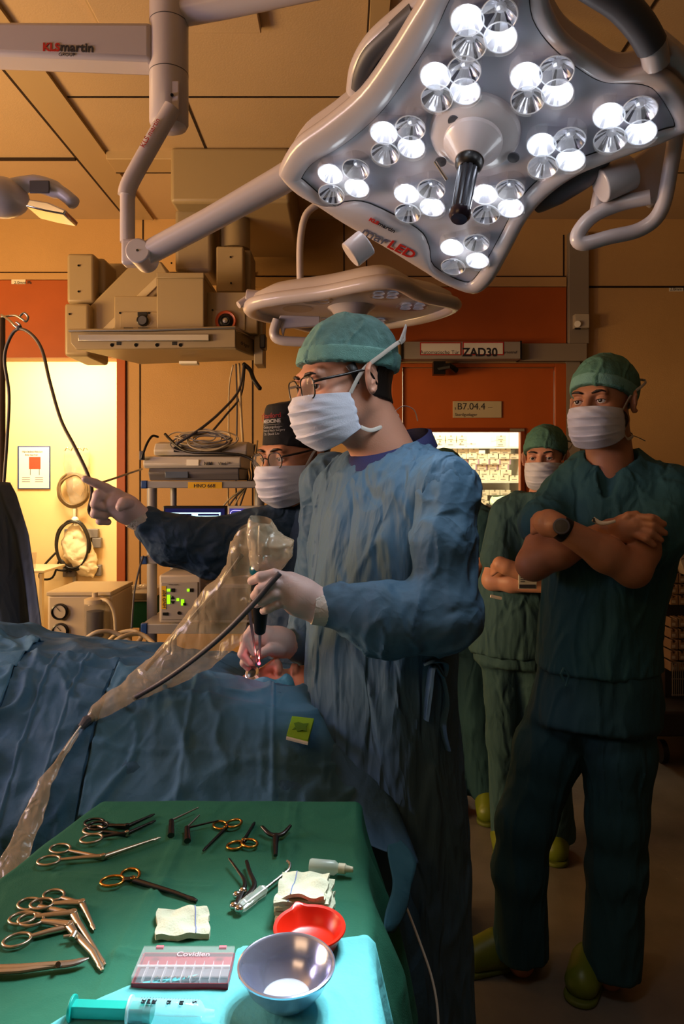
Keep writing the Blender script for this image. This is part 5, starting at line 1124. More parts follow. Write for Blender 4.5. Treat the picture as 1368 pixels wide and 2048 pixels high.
mm = MB(); mm.box(a+Vector((.012, -.006, .0078)), a+Vector((.028, -.002, .0086))); mm.build('label', M_dgrey, t)
M_gz = mat('gauze', '#c3c7ae', .95, bump=.0012, bscale=380, wrinkle=.0006, wscale=30); M_thr = mat('blue_thread', '#6f7fa8', .9)
def gauze(label, c, a, b, n, seed, th=.0035, group=None, tw=0.0):
    t = thing('gauze_pad', label, 'gauze', c, group); rnd = random.Random(seed)
    A = Vector(a); Bv = Vector(b)
    def fn(z0, s):
        def f(u, v):
            e = 1+.05*math.sin(u*9+s)*abs(v-.5)*2+.04*math.sin(v*11+s*2)*abs(u-.5)*2
            p = Vector(c)+A*(u-.5)*e+Bv*(v-.5)*e; p.z = c[2]+z0+.0022*math.sin(u*7+s)*math.sin(v*6+s*3)+pn(u*4+s, v*4)*.004; return p
        return f
    mm = MB(); nu = 22; top = fn(th, seed); bot = fn(0, seed)
    g = [top(i/(nu-1), j/(nu-1)) for i in range(nu) for j in range(nu)]; k = [bot(i/(nu-1), j/(nu-1)) for i in range(nu) for j in range(nu)]
    q = [(i*nu+j, (i+1)*nu+j, (i+1)*nu+j+1, i*nu+j+1) for i in range(nu-1) for j in range(nu-1)]; N_ = nu*nu
    bd = [i*nu for i in range(nu)]+[(nu-1)*nu+j for j in range(1, nu)]+[i*nu+nu-1 for i in range(nu-2, -1, -1)]+[j for j in range(nu-2, 0, -1)]
    mm.add(g+k, q+[tuple(x+N_ for x in reversed(f)) for f in q]+[(bd[i], bd[(i+1) % len(bd)], bd[(i+1) % len(bd)]+N_, bd[i]+N_) for i in range(len(bd))]); mm.build('pad', M_gz, t, smooth=60)
    mm = MB(); mm.tube([top(n, v/10)+Vector((0, 0, .0006)) for v in range(11)], .0007, 6, flat=.6); mm.build('marker_thread', M_thr, t)
    return t
c = T(366, 1851); gauze('single folded white gauze with a blue thread lying by itself on the green cloth', c, T(418, 1846)-T(313, 1850), T(366, 1824)-T(366, 1879), .74, 3, .007)
c0 = T(612, 1822)
for k in range(7):
    lab = 'topmost white gauze of the folded stack beside the red bowl, corners curled' if k == 6 else 'lowest white gauze of the folded stack beside the red bowl' if k == 0 else 'white gauze inside the folded stack beside the red bowl'
    c = c0+Vector((.002*math.sin(k*2.1)-.003*k/6, .0035*k/6, .0048*k)); sw = Vector((0, 0, 0))
    gauze(lab, c, (T(664, 1822)-T(556, 1822))*(1-.02*k)+Vector((0, .004*math.sin(k*1.7), 0)), T(618, 1800)-T(606, 1842)+Vector((0, .012, 0)), .28, k*1.3, .0044, 'gauze stack beside the red bowl' if 0 < k < 6 else None)
# bowls
t = thing('red_bowl', 'small glossy red plastic bowl with a pouring spout behind the steel bowl', 'bowl', T(619, 1886))
rc = PZ(619, 1863, .976); rc.z = TH+.004; M_redp = mat('red_plastic', '#c8230f', .3, sss=.05)
n = 60; prof = [(.0, .002), (.026, .002), (.030, .006), (.0365, .028), (.0385, .033), (.0435, .0345), (.0435, .0325), (.0385, .031), (.0345, .026), (.028, .004), (0, .0035)]
prof = [(0, 0), (.029, 0), (.033, .003), (.0390, .0195), (.0430, .0208), (.0425, .0225), (.0385, .0218), (.0365, .018), (.0305, .005), (.027, .003), (0, .003)]
v = []; 
for (r, h) in prof:
    for k in range(n):
        a = 2*PI*k/n; sp = math.exp(-((((a-PI*.62+PI) % (2*PI))-PI)/.16)**2)*max(0, (h-.008)/.013); v.append(rc+Vector((math.cos(a)*max(r, 1e-4)*(1+.13*sp), math.sin(a)*max(r, 1e-4)*(1+.13*sp), h+.002*sp)))
mm = MB(); mm.add(v, [(i*n+k, i*n+(k+1) % n, (i+1)*n+(k+1) % n, (i+1)*n+k) for i in range(len(prof)-1) for k in range(n)]); mm.build('bowl', M_redp, t, smooth=50)
t = thing('steel_bowl', 'round polished steel bowl standing on the turquoise sheet at the near table end', 'bowl', T(573, 1995))
bc = PZ(573, 1927, 1.0); bc.z = TZ+.0105
prof = [(0, 0), (.019, 0), (.029, .006), (.041, .020), (.0480, .037), (.0515, .0382), (.0515, .0400), (.0498, .0407), (.0468, .0390), (.0395, .0215), (.028, .0085), (.020, .0035), (.014, .0045), (0, .0045)]
mm = MB(); mm.lathe(bc, (0, 0, 1), prof, 72); mm.build('bowl', mat('bowl_steel', '#bcc2dc', .2, .88), t, smooth=40)  # bluish base colour stands in for the lamp mirrored in the steel
mm = MB(); mm.lathe(bc+Vector((0, 0, .006)), (0, 0, 1), [(0, 0), (.0245, 0), (.0248, .0006), (0, .0007)], 48); mm.build('water', mat('water', '#e8f0f4', .02, alpha=.25, spec=1.0), t)
# red case with clear lid
t = thing('needle_case', 'flat red plastic case with clear compartment lid between gauze and syringe', 'case', T(366, 1950))
cA, cB, cC, cD = T(285, 1922), T(464, 1920), T(462, 1985), T(266, 1982)
e1 = ((cB-cA)+(cC-cD)).normalized(); e2 = Vector((-e1.y, e1.x, 0)); w_ = .5*((cB-cA).length+(cC-cD).length); hgt = (cA+cB-cC-cD).length/2; cc = (cA+cB+cC+cD)/4; cc.z = TH
def Cb(x, y, z): return cc+e1*(x*w_)+e2*(y*hgt)+Vector((0, 0, z))
def cbx(mm, x0, x1, y0, y1, z0, z1):
    v = [Cb(x, y, z) for x in (x0, x1) for y in (y0, y1) for z in (z0, z1)]; mm.add(v, [(0, 1, 3, 2), (4, 6, 7, 5), (0, 4, 5, 1), (2, 3, 7, 6), (0, 2, 6, 4), (1, 5, 7, 3)]); return mm
M_redc = mat('red_case', '#8e0f22', .35)
mm = MB(); cbx(mm, -.5, .5, -.5, .5, 0, .003); cbx(mm, -.5, .5, -.5, -.48, 0, .009); cbx(mm, -.5, .5, .48, .5, 0, .009); cbx(mm, -.5, -.49, -.5, .5, 0, .009); cbx(mm, .49, .5, -.5, .5, 0, .009); mm.build('tray', M_redc, t)
mm = MB(); cbx(mm, -.485, .485, .12, .46, .003, .006); mm.build('tray_lining', M_redc, t)
mm = MB(); cbx(mm, -.48, .48, -.46, .1, .003, .0045); mm.build('foam_insert', mat('grey_foam', '#55545c', .8), t)
M_lid = mat('case_lid', '#f4f4f8', .12, alpha=.10, spec=.6)
mm = MB(); cbx(mm, -.5, .5, -.5, .5, .0155, .0168); cbx(mm, -.5, .5, -.5, -.49, .009, .0155); cbx(mm, -.5, -.495, -.5, .5, .009, .0155); cbx(mm, .495, .5, -.5, .5, .009, .0155); mm.build('lid', M_lid, t)
for k in range(9): mm = MB(); x = -.4+k*.1; cbx(mm, x-.003, x+.003, -.48, .15, .0045, .0115); mm.build('divider', mat('divider_plastic', '#e4e2ea', .3, alpha=.45), t)
mm = MB(); cbx(mm, -.49, .49, -.12, -.09, .0135, .0152); mm.build('lid_rib', mat('lid_rib', '#eeeef4', .3, alpha=.55), t)
for x in (-.36, .33): mm = MB(); cbx(mm, x, x+.08, .42, .5, .015, .0175); mm.build('lid_clasp', mat('pink_clasp', '#c9707a', .35), t)
text('lettering', 'Covidien', .0105, Cb(-.11, .14, .0169), e1, e2, mat('embossed', '#d9b8c0', .3), t, ext=.0003)
for k in range(10): mm = MB(); mm.tube([Cb(-.28+k*.045, -.3, .008), Cb(-.25+k*.045, -.27, .0085)], .0011, 6); mm.build('suture_needle', M_chrome, t)
t = thing('steel_probe', 'thin straight steel probe lying along the far edge of the red case', 'surgical instrument', T(366, 1913))
mm = MB(); mm.tube([T(284, 1909, .003), T(300, 1910, .003), T(303, 1910.5, .003), T(418, 1914.5, .003), T(445, 1915.5, .003)], [.0013, .0015, .0023, .0023, .001], 10); mm.build('shaft', M_steel, t)
mm = MB(); [mm.tube([T(x, 1912.6+(x-366)*.034, .003), T(x+3, 1912.7+(x-366)*.034, .003)], .0026, 10) for x in (308, 314, 392, 398, 404)]; mm.build('grip_rings', M_dk, t)
# syringe
t = thing('syringe', 'large plastic syringe with teal plunger lying at the nearest edge of the table', 'syringe', T(290, 2020))
sa, sb = T(142, 2017, .011), T(262, 2021, .011); sc2, sd = T(402, 2026, .011), T(440, 2029, .011); ax = (sc2-sa).normalized(); M_teal = mat('teal_plastic', '#0fa79b', .35)
yy = Vector((-ax.y, ax.x, 0)); zz = Vector((0, 0, 1))
mm = MB(); mm.tube([sa+ax*.002, sc2-ax*.055], .0085, 4, flat=1.0, up=(yy+zz)); mm.tube([sa, sa+ax*.003], .0125, 24, up=zz); mm.build('plunger', M_teal, t, bevel=.0008)
mm = MB(); mm.tube([sc2-ax*.058, sc2-ax*.050], .0102, 20); mm.build('plunger_seal', M_teal, t)
mm = MB(); mm.lathe(sb, ax, [(.011, 0), (.0112, (sc2-sb).length-.003), (.009, (sc2-sb).length), (.004, (sc2-sb).length+.004), (.0032, (sc2-sb).length+.014), (.0022, (sc2-sb).length+.014)], 28); mm.build('barrel', mat('syringe_clear', '#bfe6f4', .06, alpha=.30, spec=.8), t, smooth=40)
mm = MB(); mm.tube([sb-ax*.002, sb], .0135, 28, flat=1.0); mm.build('finger_flange', mat('flange_clear', '#d4f0f4', .15, alpha=.7), t)
Lb = (sc2-sb).length
for k in range(21): mm = MB(); p = sb+ax*(Lb*(.12+.82*k/20)); q = .006 if k % 5 == 0 else .0035; mm.tube([p+yy*.0085+zz*.0078-yy*0, p+yy*(.0085-q)+zz*(.0078+q*.32)], .00035, 4); mm.build('graduation', M_ink, t)
for (s_, f_) in (('24', .16), ('ml', .24), ('20', .31), ('15', .52), ('10', .70), ('5', .88)): text('lettering', s_, .0062, sb+ax*(Lb*f_)+yy*.001+zz*.0112, -yy+zz*.05, ax, M_ink, t)
# green pad on the drape
g0 = P(600, 1464, 1.41)
t = thing('foam_pad', 'flat bright green rectangular pad with white edge lying on the blue drape', 'pad', g0)
A_, B_, C_, D_ = P(584, 1438, 1.418), P(628, 1443, 1.412), P(616, 1487, 1.345), P(573, 1476, 1.352)
nn = (B_-A_).cross(D_-A_).normalized(); nn = nn if nn.z > 0 else -nn; M_pad = mat('green_pad', '#7fae1c', .7)
MB().prism([A_, B_, C_, D_], nn*.007).build('pad', M_pad, t, bevel=.0008); dn = ((D_-A_)*.12)
MB().prism([D_, C_, C_+dn*.7, D_+dn*.7], nn*.004).build('white_edge', M_paper, t)
mm = MB(); cen = (A_+B_+C_+D_)/4+nn*.0072
mm.prism([cen+(B_-A_)*x*.32+(D_-A_)*y*.26 for x, y in ((-1, -.6), (-.4, -.9), (.3, -.7), (1, -.9), (.8, .0), (1, .7), (.4, .6), (-.2, 1), (-.5, .5), (-1, .8), (-.7, .1))], nn*.0006); mm.build('dark_emblem', mat('pad_print', '#4c7a12', .7), t)
mm = MB(); mm.tube(catmull([P(650, 1430, 1.475), P(655, 1418, 1.49), P(668, 1410, 1.50), P(684, 1412, 1.505)], 5), .0016, 8); o = mm.build('suture_tail', M_paper, None); tag(o, 'short white line looped on the blue drape at the surgeon\'s gown', 'cord')
mm = MB(); mm.tube(catmull([P(812, 1812, 1.30), P(838, 1880, 1.28), P(862, 1950, 1.26), P(874, 2010, 1.24), P(878, 2075, 1.22)], 6), .0022, 8); o = mm.build('white_cable', M_paper, None); tag(o, 'thin white cable hanging down the surgeon\'s gown beside the instrument table', 'cable')
# ================================================================== endoscope in its plastic sleeve
M_bag = mat('plastic_sleeve', '#d8c4a2', .22, alpha=.36, spec=1.0, wrinkle=.004, wscale=22, bstretch=(1, 1, .5))
M_bagc = mat('plastic_hood', '#dccaac', .2, alpha=.5, spec=1.0, wrinkle=.004, wscale=24)
t = thing('endoscope', 'black handled endoscope with teal ring and camera head held upright over the face', 'endoscope', P(517, 1325, 1.52))
a = P(524, 1150, 1.325); b = P(512, 1262, 1.40); c = P(519, 1326, 1.535)
MB().tube([P(522, 1142, 1.325), P(518, 1180, 1.345), P(521, 1225, 1.37), P(520, 1262, 1.40)], [.017, .016, .0145, .011], 20).build('handle', M_black, t, smooth=50)
MB().tube([P(520, 1262, 1.40), c], [.0032, .0026], 10).build('shaft', M_steel, t)
MB().lathe(P(524, 1143, 1.325), (P(527, 1110, 1.32)-P(524, 1143, 1.325)), [(.018, -.006), (.0225, -.004), (.024, .002), (.0235, .009), (.021, .015), (.014, .017)], 28).build('focus_ring', mat('teal_ring', '#0d5a6b', .22, coat=.5), t, smooth=50)
MB().tube([P(526, 1128, 1.323), P(528, 1108, 1.32)], .0125, 20).build('coupler', M_chrome, t, bevel=.002)
MB().tube([P(528, 1108, 1.32), P(530, 1078, 1.318), P(530, 1050, 1.316)], [.0135, .016, .0145], 20, flat=.8).build('camera_head', M_steel, t, smooth=50)
for (y, w_) in ((1083, .0062), (1092, .0074)): MB().sphere(P(532, y, 1.302), (w_, .003, .0042), 16, 8).build('button', M_black, t, smooth=180)
MB().tube(catmull([P(560, 1146, 1.262), P(540, 1168, 1.26), P(500, 1215, 1.265), P(440, 1275, 1.29), P(375, 1328, 1.34), P(320, 1366, 1.375), P(268, 1396, 1.385)], 6), .0052, 12).build('light_cable', mat('grey_cable', '#4f4b55', .5), t, smooth=180)
MB().tube(catmull([P(484, 1110, 1.38), P(440, 1170, 1.40), P(380, 1240, 1.43), P(325, 1300, 1.45), P(290, 1340, 1.44)], 6), .0045, 10).build('camera_cable', M_black, t, smooth=180)
t = thing('suction_tube', 'thin bright steel suction tube crossing in front of the fingers into the nostril', 'surgical instrument', c)
MB().tube([P(526, 1170, 1.30), P(523, 1250, 1.43), P(518, 1328, 1.532)], [.0022, .0022, .0016], 10).build('tube', M_chrome, t)
t = thing('nasal_dissector', 'steel dissector with a dark handle beside the black endoscope grip', 'surgical instrument', c)
MB().tube([P(497, 1208, 1.38), P(501, 1240, 1.43), P(508, 1285, 1.50)], [.0036, .0034, .0026], 10).build('handle', M_steel, t); MB().tube([P(508, 1285, 1.50), P(513, 1326, 1.532)], [.0018, .0012], 8).build('shaft', M_steel, t)
light('endoscope_light', 'POINT', P(517, 1318, 1.51)[:], (0, 0, 0), .05, (1, .12, .12), .003)
MB().sphere(P(518, 1327, 1.527), .0032).build('endoscope_tip', mat('tip_glow', '#ff3040', .4, emit=9, ecol='#ff4050'), bpy.data.objects['endoscope'], smooth=180)
def bag(name, px_rows, m, parent, seed, amp, n=36):
    """a collapsed plastic tube: rows of (x_left, y_left, x_right, y_right, depth, half thickness)"""
    v = []; R_ = []
    for i in range(len(px_rows)-1):
        for k in range(8):
            q = k/8; R_.append([x+(y-x)*q for x, y in zip(px_rows[i], px_rows[i+1])])
    R_.append(list(px_rows[-1]))
    for r in R_:
        A = P(r[0], r[1], r[4]); Bq = P(r[2], r[3], r[4])
        for k in range(n):
            a = 2*PI*k/n; v.append((A+Bq)/2+(Bq-A)*.5*math.cos(a)+Vector((0, math.sin(a)*r[5], math.sin(a)*r[5]*.2)))
    V = np.array([list(p) for p in v]); V = V+np.stack([pnoise(V*22+seed), pnoise(V*22+seed+9), pnoise(V*22+seed+17)], 1)*amp+np.stack([pnoise(V*60+seed), pnoise(V*60+seed+9), pnoise(V*60+seed+17)], 1)*amp*.5
    f = [(i*n+k, i*n+(k+1) % n, (i+1)*n+(k+1) % n, (i+1)*n+k) for i in range(len(R_)-1) for k in range(n)]
    return obj(name, V, f, m, parent, smooth=50)
t = thing('plastic_sleeve', 'crumpled translucent plastic sleeve running from the endoscope camera down onto the blue drape', 'plastic cover', P(330, 1380, 1.45))
bag('hood', [(499, 1036, 541, 1042, 1.322, .024), (494, 1060, 556, 1066, 1.322, .030), (495, 1085, 588, 1085, 1.322, .033), (497, 1110, 584, 1112, 1.322, .032), (502, 1132, 562, 1140, 1.325, .024), (508, 1140, 548, 1146, 1.325, .018)], M_bagc, t, 2.0, .007)
bag('sleeve', [(478, 1058, 498, 1050, 1.36, .01), (462, 1085, 502, 1090, 1.365, .03), (456, 1125, 503, 1150, 1.385, .035), (420, 1165, 498, 1215, 1.40, .035), (375, 1225, 484, 1282, 1.43, .035), (325, 1290, 428, 1330, 1.45, .03), (268, 1342, 352, 1368, 1.43, .020), (215, 1382, 270, 1404, 1.385, .016), (170, 1423, 190, 1440, 1.36, .008)], M_bag, t, 5.0, .010)
bag('sleeve_tail', [(148, 1464, 158, 1470, 1.335, .004), (112, 1515, 124, 1522, 1.29, .008), (78, 1565, 104, 1570, 1.25, .012), (45, 1625, 84, 1640, 1.22, .014), (15, 1690, 62, 1700, 1.17, .016), (-20, 1760, 40, 1775, 1.13, .016)], M_bag, t, 8.0, .008)
MB().tube([P(186, 1434, 1.36), P(172, 1442, 1.35), P(162, 1455, 1.34)], [.008, .010, .007], 10).build('tie_clip', M_dgrey, t)
MB().tube([P(162, 1452, 1.335), P(150, 1468, 1.325), P(128, 1502, 1.295)], .0018, 8).build('cord', M_paper, t)
t = thing('tube_connector', 'round dark disc with pale rim and thin white tube lying at the patient\'s face', 'connector', P(505, 1348, 1.55))
cd = P(505, 1347, 1.552); nd = Vector((-.35, -.75, .55)).normalized()
MB().lathe(cd, nd, [(.0165, -.004), (.0175, 0), (.0165, .003), (.014, .0035)], 32).build('rim', M_chrome, t); MB().lathe(cd+nd*.0025, nd, [(.014, 0), (.006, .002), (0, .0024)], 32).build('disc', mat('dark_disc', '#3c4540', .2, .6), t)
MB().tube([P(511, 1351, 1.53), P(528, 1374, 1.525)], .003, 10).build('tube', M_paper, t); MB().tube([P(528, 1374, 1.525), P(545, 1402, 1.50), P(556, 1425, 1.478)], .0016, 8).build('tube_lead', mat('blue_lead', '#2f6f8c', .5), t)
# ================================================================== ceiling supply pendant
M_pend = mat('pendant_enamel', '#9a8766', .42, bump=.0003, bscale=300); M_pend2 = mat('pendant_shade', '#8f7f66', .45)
D = 3.3
t = thing('supply_pendant', 'large beige ceiling supply pendant with shelf tray, gauges and an angled lift arm', 'supply pendant', P(330, 700, D))
def pb(name, x0, y0, x1, y1, ya, yb, m, bev=.01, par=None):
    a = P(x0, y1, ya); b_ = P(x1, y0, ya); return MB().box((a.x, ya, a.z), (b_.x, yb, b_.z)).build(name, m, par or t, bevel=bev)
a = P(340, 405, 3.6); b_ = P(580, 300, 3.6); MB().box((a.x, 3.6, a.z), (b_.x, 4.5, CZ)).build('ceiling_box', M_pend, t, bevel=.02)
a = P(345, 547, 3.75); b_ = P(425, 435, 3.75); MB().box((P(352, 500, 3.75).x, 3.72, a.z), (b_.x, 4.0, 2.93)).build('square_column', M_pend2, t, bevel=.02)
MB().cyl(P(470, 500, 3.85), Vector((P(470, 440, 3.85).x, 3.85, 2.93)), .082, n=32).build('round_column', M_pend, t)
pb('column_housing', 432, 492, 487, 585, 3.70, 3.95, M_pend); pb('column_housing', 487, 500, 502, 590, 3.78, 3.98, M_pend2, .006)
x0 = pb('main_box', 313, 555, 408, 662, 3.36, 3.8, M_pend, .006); pb('main_box_top', 313, 545, 408, 556, 3.35, 3.82, M_pend, .004); 
pb('gauge_box', 228, 592, 316, 664, 3.42, 3.75, M_pend, .006); pb('outlet_box', 408, 584, 515, 668, 3.44, 3.8, M_pend, .006); pb('outlet_box', 508, 632, 526, 728, 3.48, 3.62, M_pend2, .004)
pb('joint_housing', 133, 506, 188, 606, 3.55, 3.85, M_pend, .016); pb('joint_housing', 128, 606, 178, 712, 3.5, 3.8, M_pend, .016)
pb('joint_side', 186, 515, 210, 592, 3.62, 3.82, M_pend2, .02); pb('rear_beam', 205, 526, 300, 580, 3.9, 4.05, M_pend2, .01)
m = MB(); m.prism([P(x, y, 3.56) for x, y in ((160, 630), (262, 528), (322, 522), (345, 560), (225, 675), (165, 672))], Vector((0, .16, 0))); m.build('lift_arm', M_pend, t, bevel=.01)
m = MB(); m.prism([P(x, y, 3.55) for x, y in ((200, 662), (314, 552), (314, 572), (222, 662))], Vector((0, .02, 0))); m.build('arm_channel', M_cream, t, bevel=.003)
m = MB()
v = [P(140, 664, D), P(471, 658, D), P(471, 696, D), P(150, 699, D), P(140, 688, D)]; z0 = P(0, 690, D).z
fr = [(140, 664), (471, 658), (471, 695), (152, 699), (141, 686)]
m.prism([P(x, y, D) for x, y in fr], Vector((0, .02, 0))); m.build('tray_front', M_pend2, t, bevel=.004)
zt = P(0, 661, D).z; zb = P(0, 697, D).z; xl = P(140, 0, D).x; xr = P(471, 0, D).x; xb = P(526, 690, 3.62).x
v = [(xl, D+.02, zt), (xr, D+.02, zt), (xb, 3.62, zt), (xl+.1, 3.75, zt), (xl+.02, D+.02, zb), (xr, D+.02, zb), (xb, 3.62, zb), (xl+.2, 3.75, zb)]
MB().add(v, [(0, 1, 2, 3), (4, 7, 6, 5), (0, 4, 5, 1), (1, 5, 6, 2), (2, 6, 7, 3), (3, 7, 4, 0)]).build('tray', M_pend, t, bevel=.006)
pb('tray_rail', 156, 668, 418, 682, D-.022, D-.008, M_steel, .003)
m = MB(); m.tube([P(138, 661, D-.01), P(300, 660, D-.01), P(470, 655, D-.01), P(500, 670, 3.45)], .008, 8); m.build('tray_lip', M_steel, t)
for x in (224, 272, 314, 361): MB().cyl(P(x, 690, D-.004), P(x, 690, D+.01), .0085, n=16).build('tray_socket', M_black, t)
for x in (237, 348): MB().box(P(x-4, 690, D-.003), P(x+5, 684, D)).build('tray_icon', M_black, t)
gd = P(285, 641, 3.40); MB().lathe(gd, (0, -1, 0), [(.026, -.02), (.027, .008), (.022, .011), (.021, .008)], 28).build('pressure_gauge', M_black, t); MB().lathe(gd+Vector((0, -.0085, 0)), (0, -1, 0), [(.021, 0), (0, .0005)], 24).build('gauge_dial', M_dgrey, t)
pb('gauge_plate', 275, 624, 294, 632, 3.405, 3.42, M_black, .001); pb('gauge_plate', 247, 655, 266, 658, 3.405, 3.42, M_black, .001); pb('gauge_plate', 276, 655, 295, 658, 3.405, 3.42, M_black, .001); pb('gauge_panel', 240, 624, 314, 660, 3.412, 3.42, M_pend, .002)
od = P(452, 643, 3.42); MB().lathe(od, (0, -1, 0), [(.046, -.02), (.052, .006), (.047, .014), (.040, .010)], 36).build('orange_ring', mat('orange_ring', '#a8481f', .4), t); MB().lathe(od, (0, -1, 0), [(.040, .004), (.036, .012), (.022, .02), (.020, .012)], 32).build('outlet_knob', M_black, t); MB().lathe(od, (0, -1, 0), [(.016, .01), (.012, .024), (0, .026)], 20).build('outlet_valve', M_steel, t)
pb('outlet_panel', 424, 620, 490, 664, 3.432, 3.44, M_pend, .002); pb('side_latch', 519, 668, 531, 696, 3.44, 3.52, M_black, .006); pb('tray_underlight', 358, 722, 394, 727, 3.5, 3.56, M_paper, .001)
for (x, y, d) in ((157, 531, 3.545), (157, 583, 3.545), (139, 628, 3.495), (343, 526, 3.715), (425, 620, 3.43), (240, 626, 3.41), (298, 626, 3.41), (461, 514, 3.695), (462, 566, 3.695)): MB().cyl(P(x, y, d-.002), P(x, y, d+.02), .005, n=10).build('cover_screw', M_black, t)
text('lettering', 'dräger', .026, P(476, 688, 3.32)+Vector((.012, 0, 0)), Vector((.11, .2, -.03)), Z, M_black, t)
# cables hanging from the pendant
for i, (pts, r, m_, lb) in enumerate((
    ([(488, 728, 3.5), (478, 780, 3.3), (440, 825, 3.1), (395, 862, 2.95), (352, 888, 2.9)], .006, M_dgrey, 'dark cable slanting from the pendant down to the coil on the monitor'),
    ([(478, 728, 3.5), (481, 800, 3.3), (484, 860, 3.2), (487, 905, 3.15)], .006, M_cream, 'pale cable hanging straight from the pendant behind the monitor'),
    ([(472, 728, 3.5), (474, 820, 3.4), (472, 960, 3.35), (474, 1020, 3.3)], .004, M_dgrey, 'thin dark line hanging from the pendant beside the pale cable'),
    ([(466, 730, 3.5), (458, 780, 3.5), (457, 900, 3.4), (456, 1010, 3.35)], .004, M_cream, 'thinnest pale line hanging from the pendant past the trolley shelf'),
    ([(487, 728, 3.5), (500, 740, 3.48), (508, 760, 3.46), (522, 780, 3.46)], .011, M_black, 'thick short black cable end sticking out beneath the pendant'),
    ([(490, 730, 3.5), (482, 790, 3.35), (452, 830, 3.15), (420, 868, 2.97)], .005, M_dgrey, 'second slanting dark cable close above the white coil'))):
    o = MB().tube(catmull([P(*q) for q in pts], 6), [r]*24+[r*.35] if i == 4 else r, 10).build('hanging_cable', m_, None, smooth=180); tag(o, lb, 'cable')
# ================================================================== monitor trolley
D = 2.9; M_troll = mat('trolley_grey', '#8d8b8d', .4); M_bluec = mat('blue_corner', '#1c3f7c', .4); M_yel = mat('yellow_label', '#d9a81c', .6); M_dev = mat('device_grey', '#b9b2a8', .42); M_dev2 = mat('device_dark_grey', '#6b6768', .45)
t = thing('equipment_trolley', 'tall grey trolley with blue cornered shelves and yellow label strip behind the surgeons', 'trolley', P(405, 1480, 3.05)*Vector((1, 1, 0)))
def sb_(name, x0, y0, x1, y1, ya, yb, m, bev=.004, par=None):
    a = P(x0, y1, ya); b_ = P(x1, y0, ya); return MB().box((a.x, ya, a.z), (b_.x, yb, b_.z)).build(name, m, par or t, bevel=bev)
for (y0, y1, x1) in ((962, 976, 528), (1114, 1128, 528), (1248, 1268, 528)):
    s_ = sb_('shelf', 283, y0, x1, y1, D, D+.42, M_troll); sb_('corner_cap', 281, y0-1, 294, y1+1, D-.004, D+.02, M_bluec, par=s_); sb_('corner_cap', x1-14, y0-1, x1, y1+1, D-.004, D+.02, M_bluec, par=s_)
for x in (297, 340, 512): MB().tube([P(x+7, 976, D+.2)+Vector((0, 0, -.95+.0)), P(x+7, 976, D+.2)], .022 if x != 340 else .014, 16).build('upright', M_troll, t)
MB().box((P(290, 0, D).x, D+.02, .06), (P(525, 0, D).x, D+.40, .12)).build('base', M_troll, t, bevel=.01)
for x in (300, 515):
    for y in (D+.05, D+.37): MB().cyl((P(x, 0, D).x-.012, y, .035), (P(x, 0, D).x+.012, y, .035), .035, n=20).build('caster', M_black, t)
lb_ = sb_('label', 376, 964, 444, 977, D-.003, D, M_yel, 0); text('lettering', 'HNO 668', .0215, P(387, 975, D-.0035), X, Z, M_ink, lb_)
t2 = thing('nerve_monitor', 'grey wedge shaped nerve monitor with small screen strip standing on the top trolley shelf', 'medical device', P(392, 962, D+.15))
m = MB(); sec = [(0, 0), (0, .03), (-.03, .10), (.02, .105), (.28, .13), (.28, 0)]
def extr(px0, px1, prof, ya, name, mm, par, base_py=961, bev=.006):
    zb_ = P(0, base_py, ya).z; xa_ = P(px0, 0, ya).x; xb_ = P(px1, 0, ya).x
    return MB().prism([Vector((xa_, ya+y, zb_+z)) for y, z in prof], Vector((xb_-xa_, 0, 0))).build(name, mm, par, bevel=bev)
extr(296, 478, [(.02, 0), (.0, .03), (.012, .052), (.3, .052), (.3, 0)], D, 'lower_body', M_dev2, t2); extr(287, 482, [(0, .05), (-.012, .065), (.0, .098), (.3, .11), (.3, .05)], D, 'front_body', M_dev, t2)
extr(300, 490, [(.06, .104), (.05, .125), (.075, .155), (.14, .165), (.3, .165), (.3, .105)], D, 'rear_body', M_dev, t2); sb_('screen_strip', 330, 943, 376, 956, D-.003, D+.01, mat('screen_strip', '#5f6a7e', .15), .002, t2)
lt = sb_('asset_label', 373, 919, 397, 931, D-.0155, D-.012, M_paper, 0, t2); text('lettering', 'NIM', .0185, P(408, 930, D-.0145), X, Z, M_ink, t2, bold=.03); text('lettering', 'Vital™', .0185, P(436, 930, D-.0145), X, Z, M_ink, t2)
for x in (347, 402, 425): sb_('port', x, 893, x+18, 904, D+.04, D+.06, M_black, .002, t2)
t3 = thing('cable_coil', 'tangled coil of pale sensor cables heaped on top of the grey nerve monitor', 'cable', P(412, 885, D+.15)); rnd = random.Random(11)
for k in range(13):
    cx_, cy_ = 408+rnd.uniform(-16, 22), 880+rnd.uniform(-8, 8); rx, ry, z_ = rnd.uniform(28, 56), rnd.uniform(14, 34), rnd.uniform(0, .1)
    MB().tube(catmull([P(cx_+rx*math.cos(a)+rnd.uniform(-4, 4), cy_-ry*math.sin(a)*.6+rnd.uniform(-3, 3), D+.02+.4*z_+.02*math.sin(a)) for a in [2*PI*i/10 for i in range(10)]], 5, True), .0032, 8, closed=True).build('loop', M_cream if k % 3 else M_dev2, t3, smooth=180)
o = MB().tube(catmull([P(x, y, d) for x, y, d in ((330, 868, 2.97), (352, 890, 2.93), (380, 904, 2.90), (440, 906, 2.87), (490, 912, 2.86), (515, 930, 2.85), (525, 950, 2.86))], 6), .006, 10).build('black_cable', M_black, None, smooth=180); tag(o, 'thick black cable running across the front of the nerve monitor', 'cable')
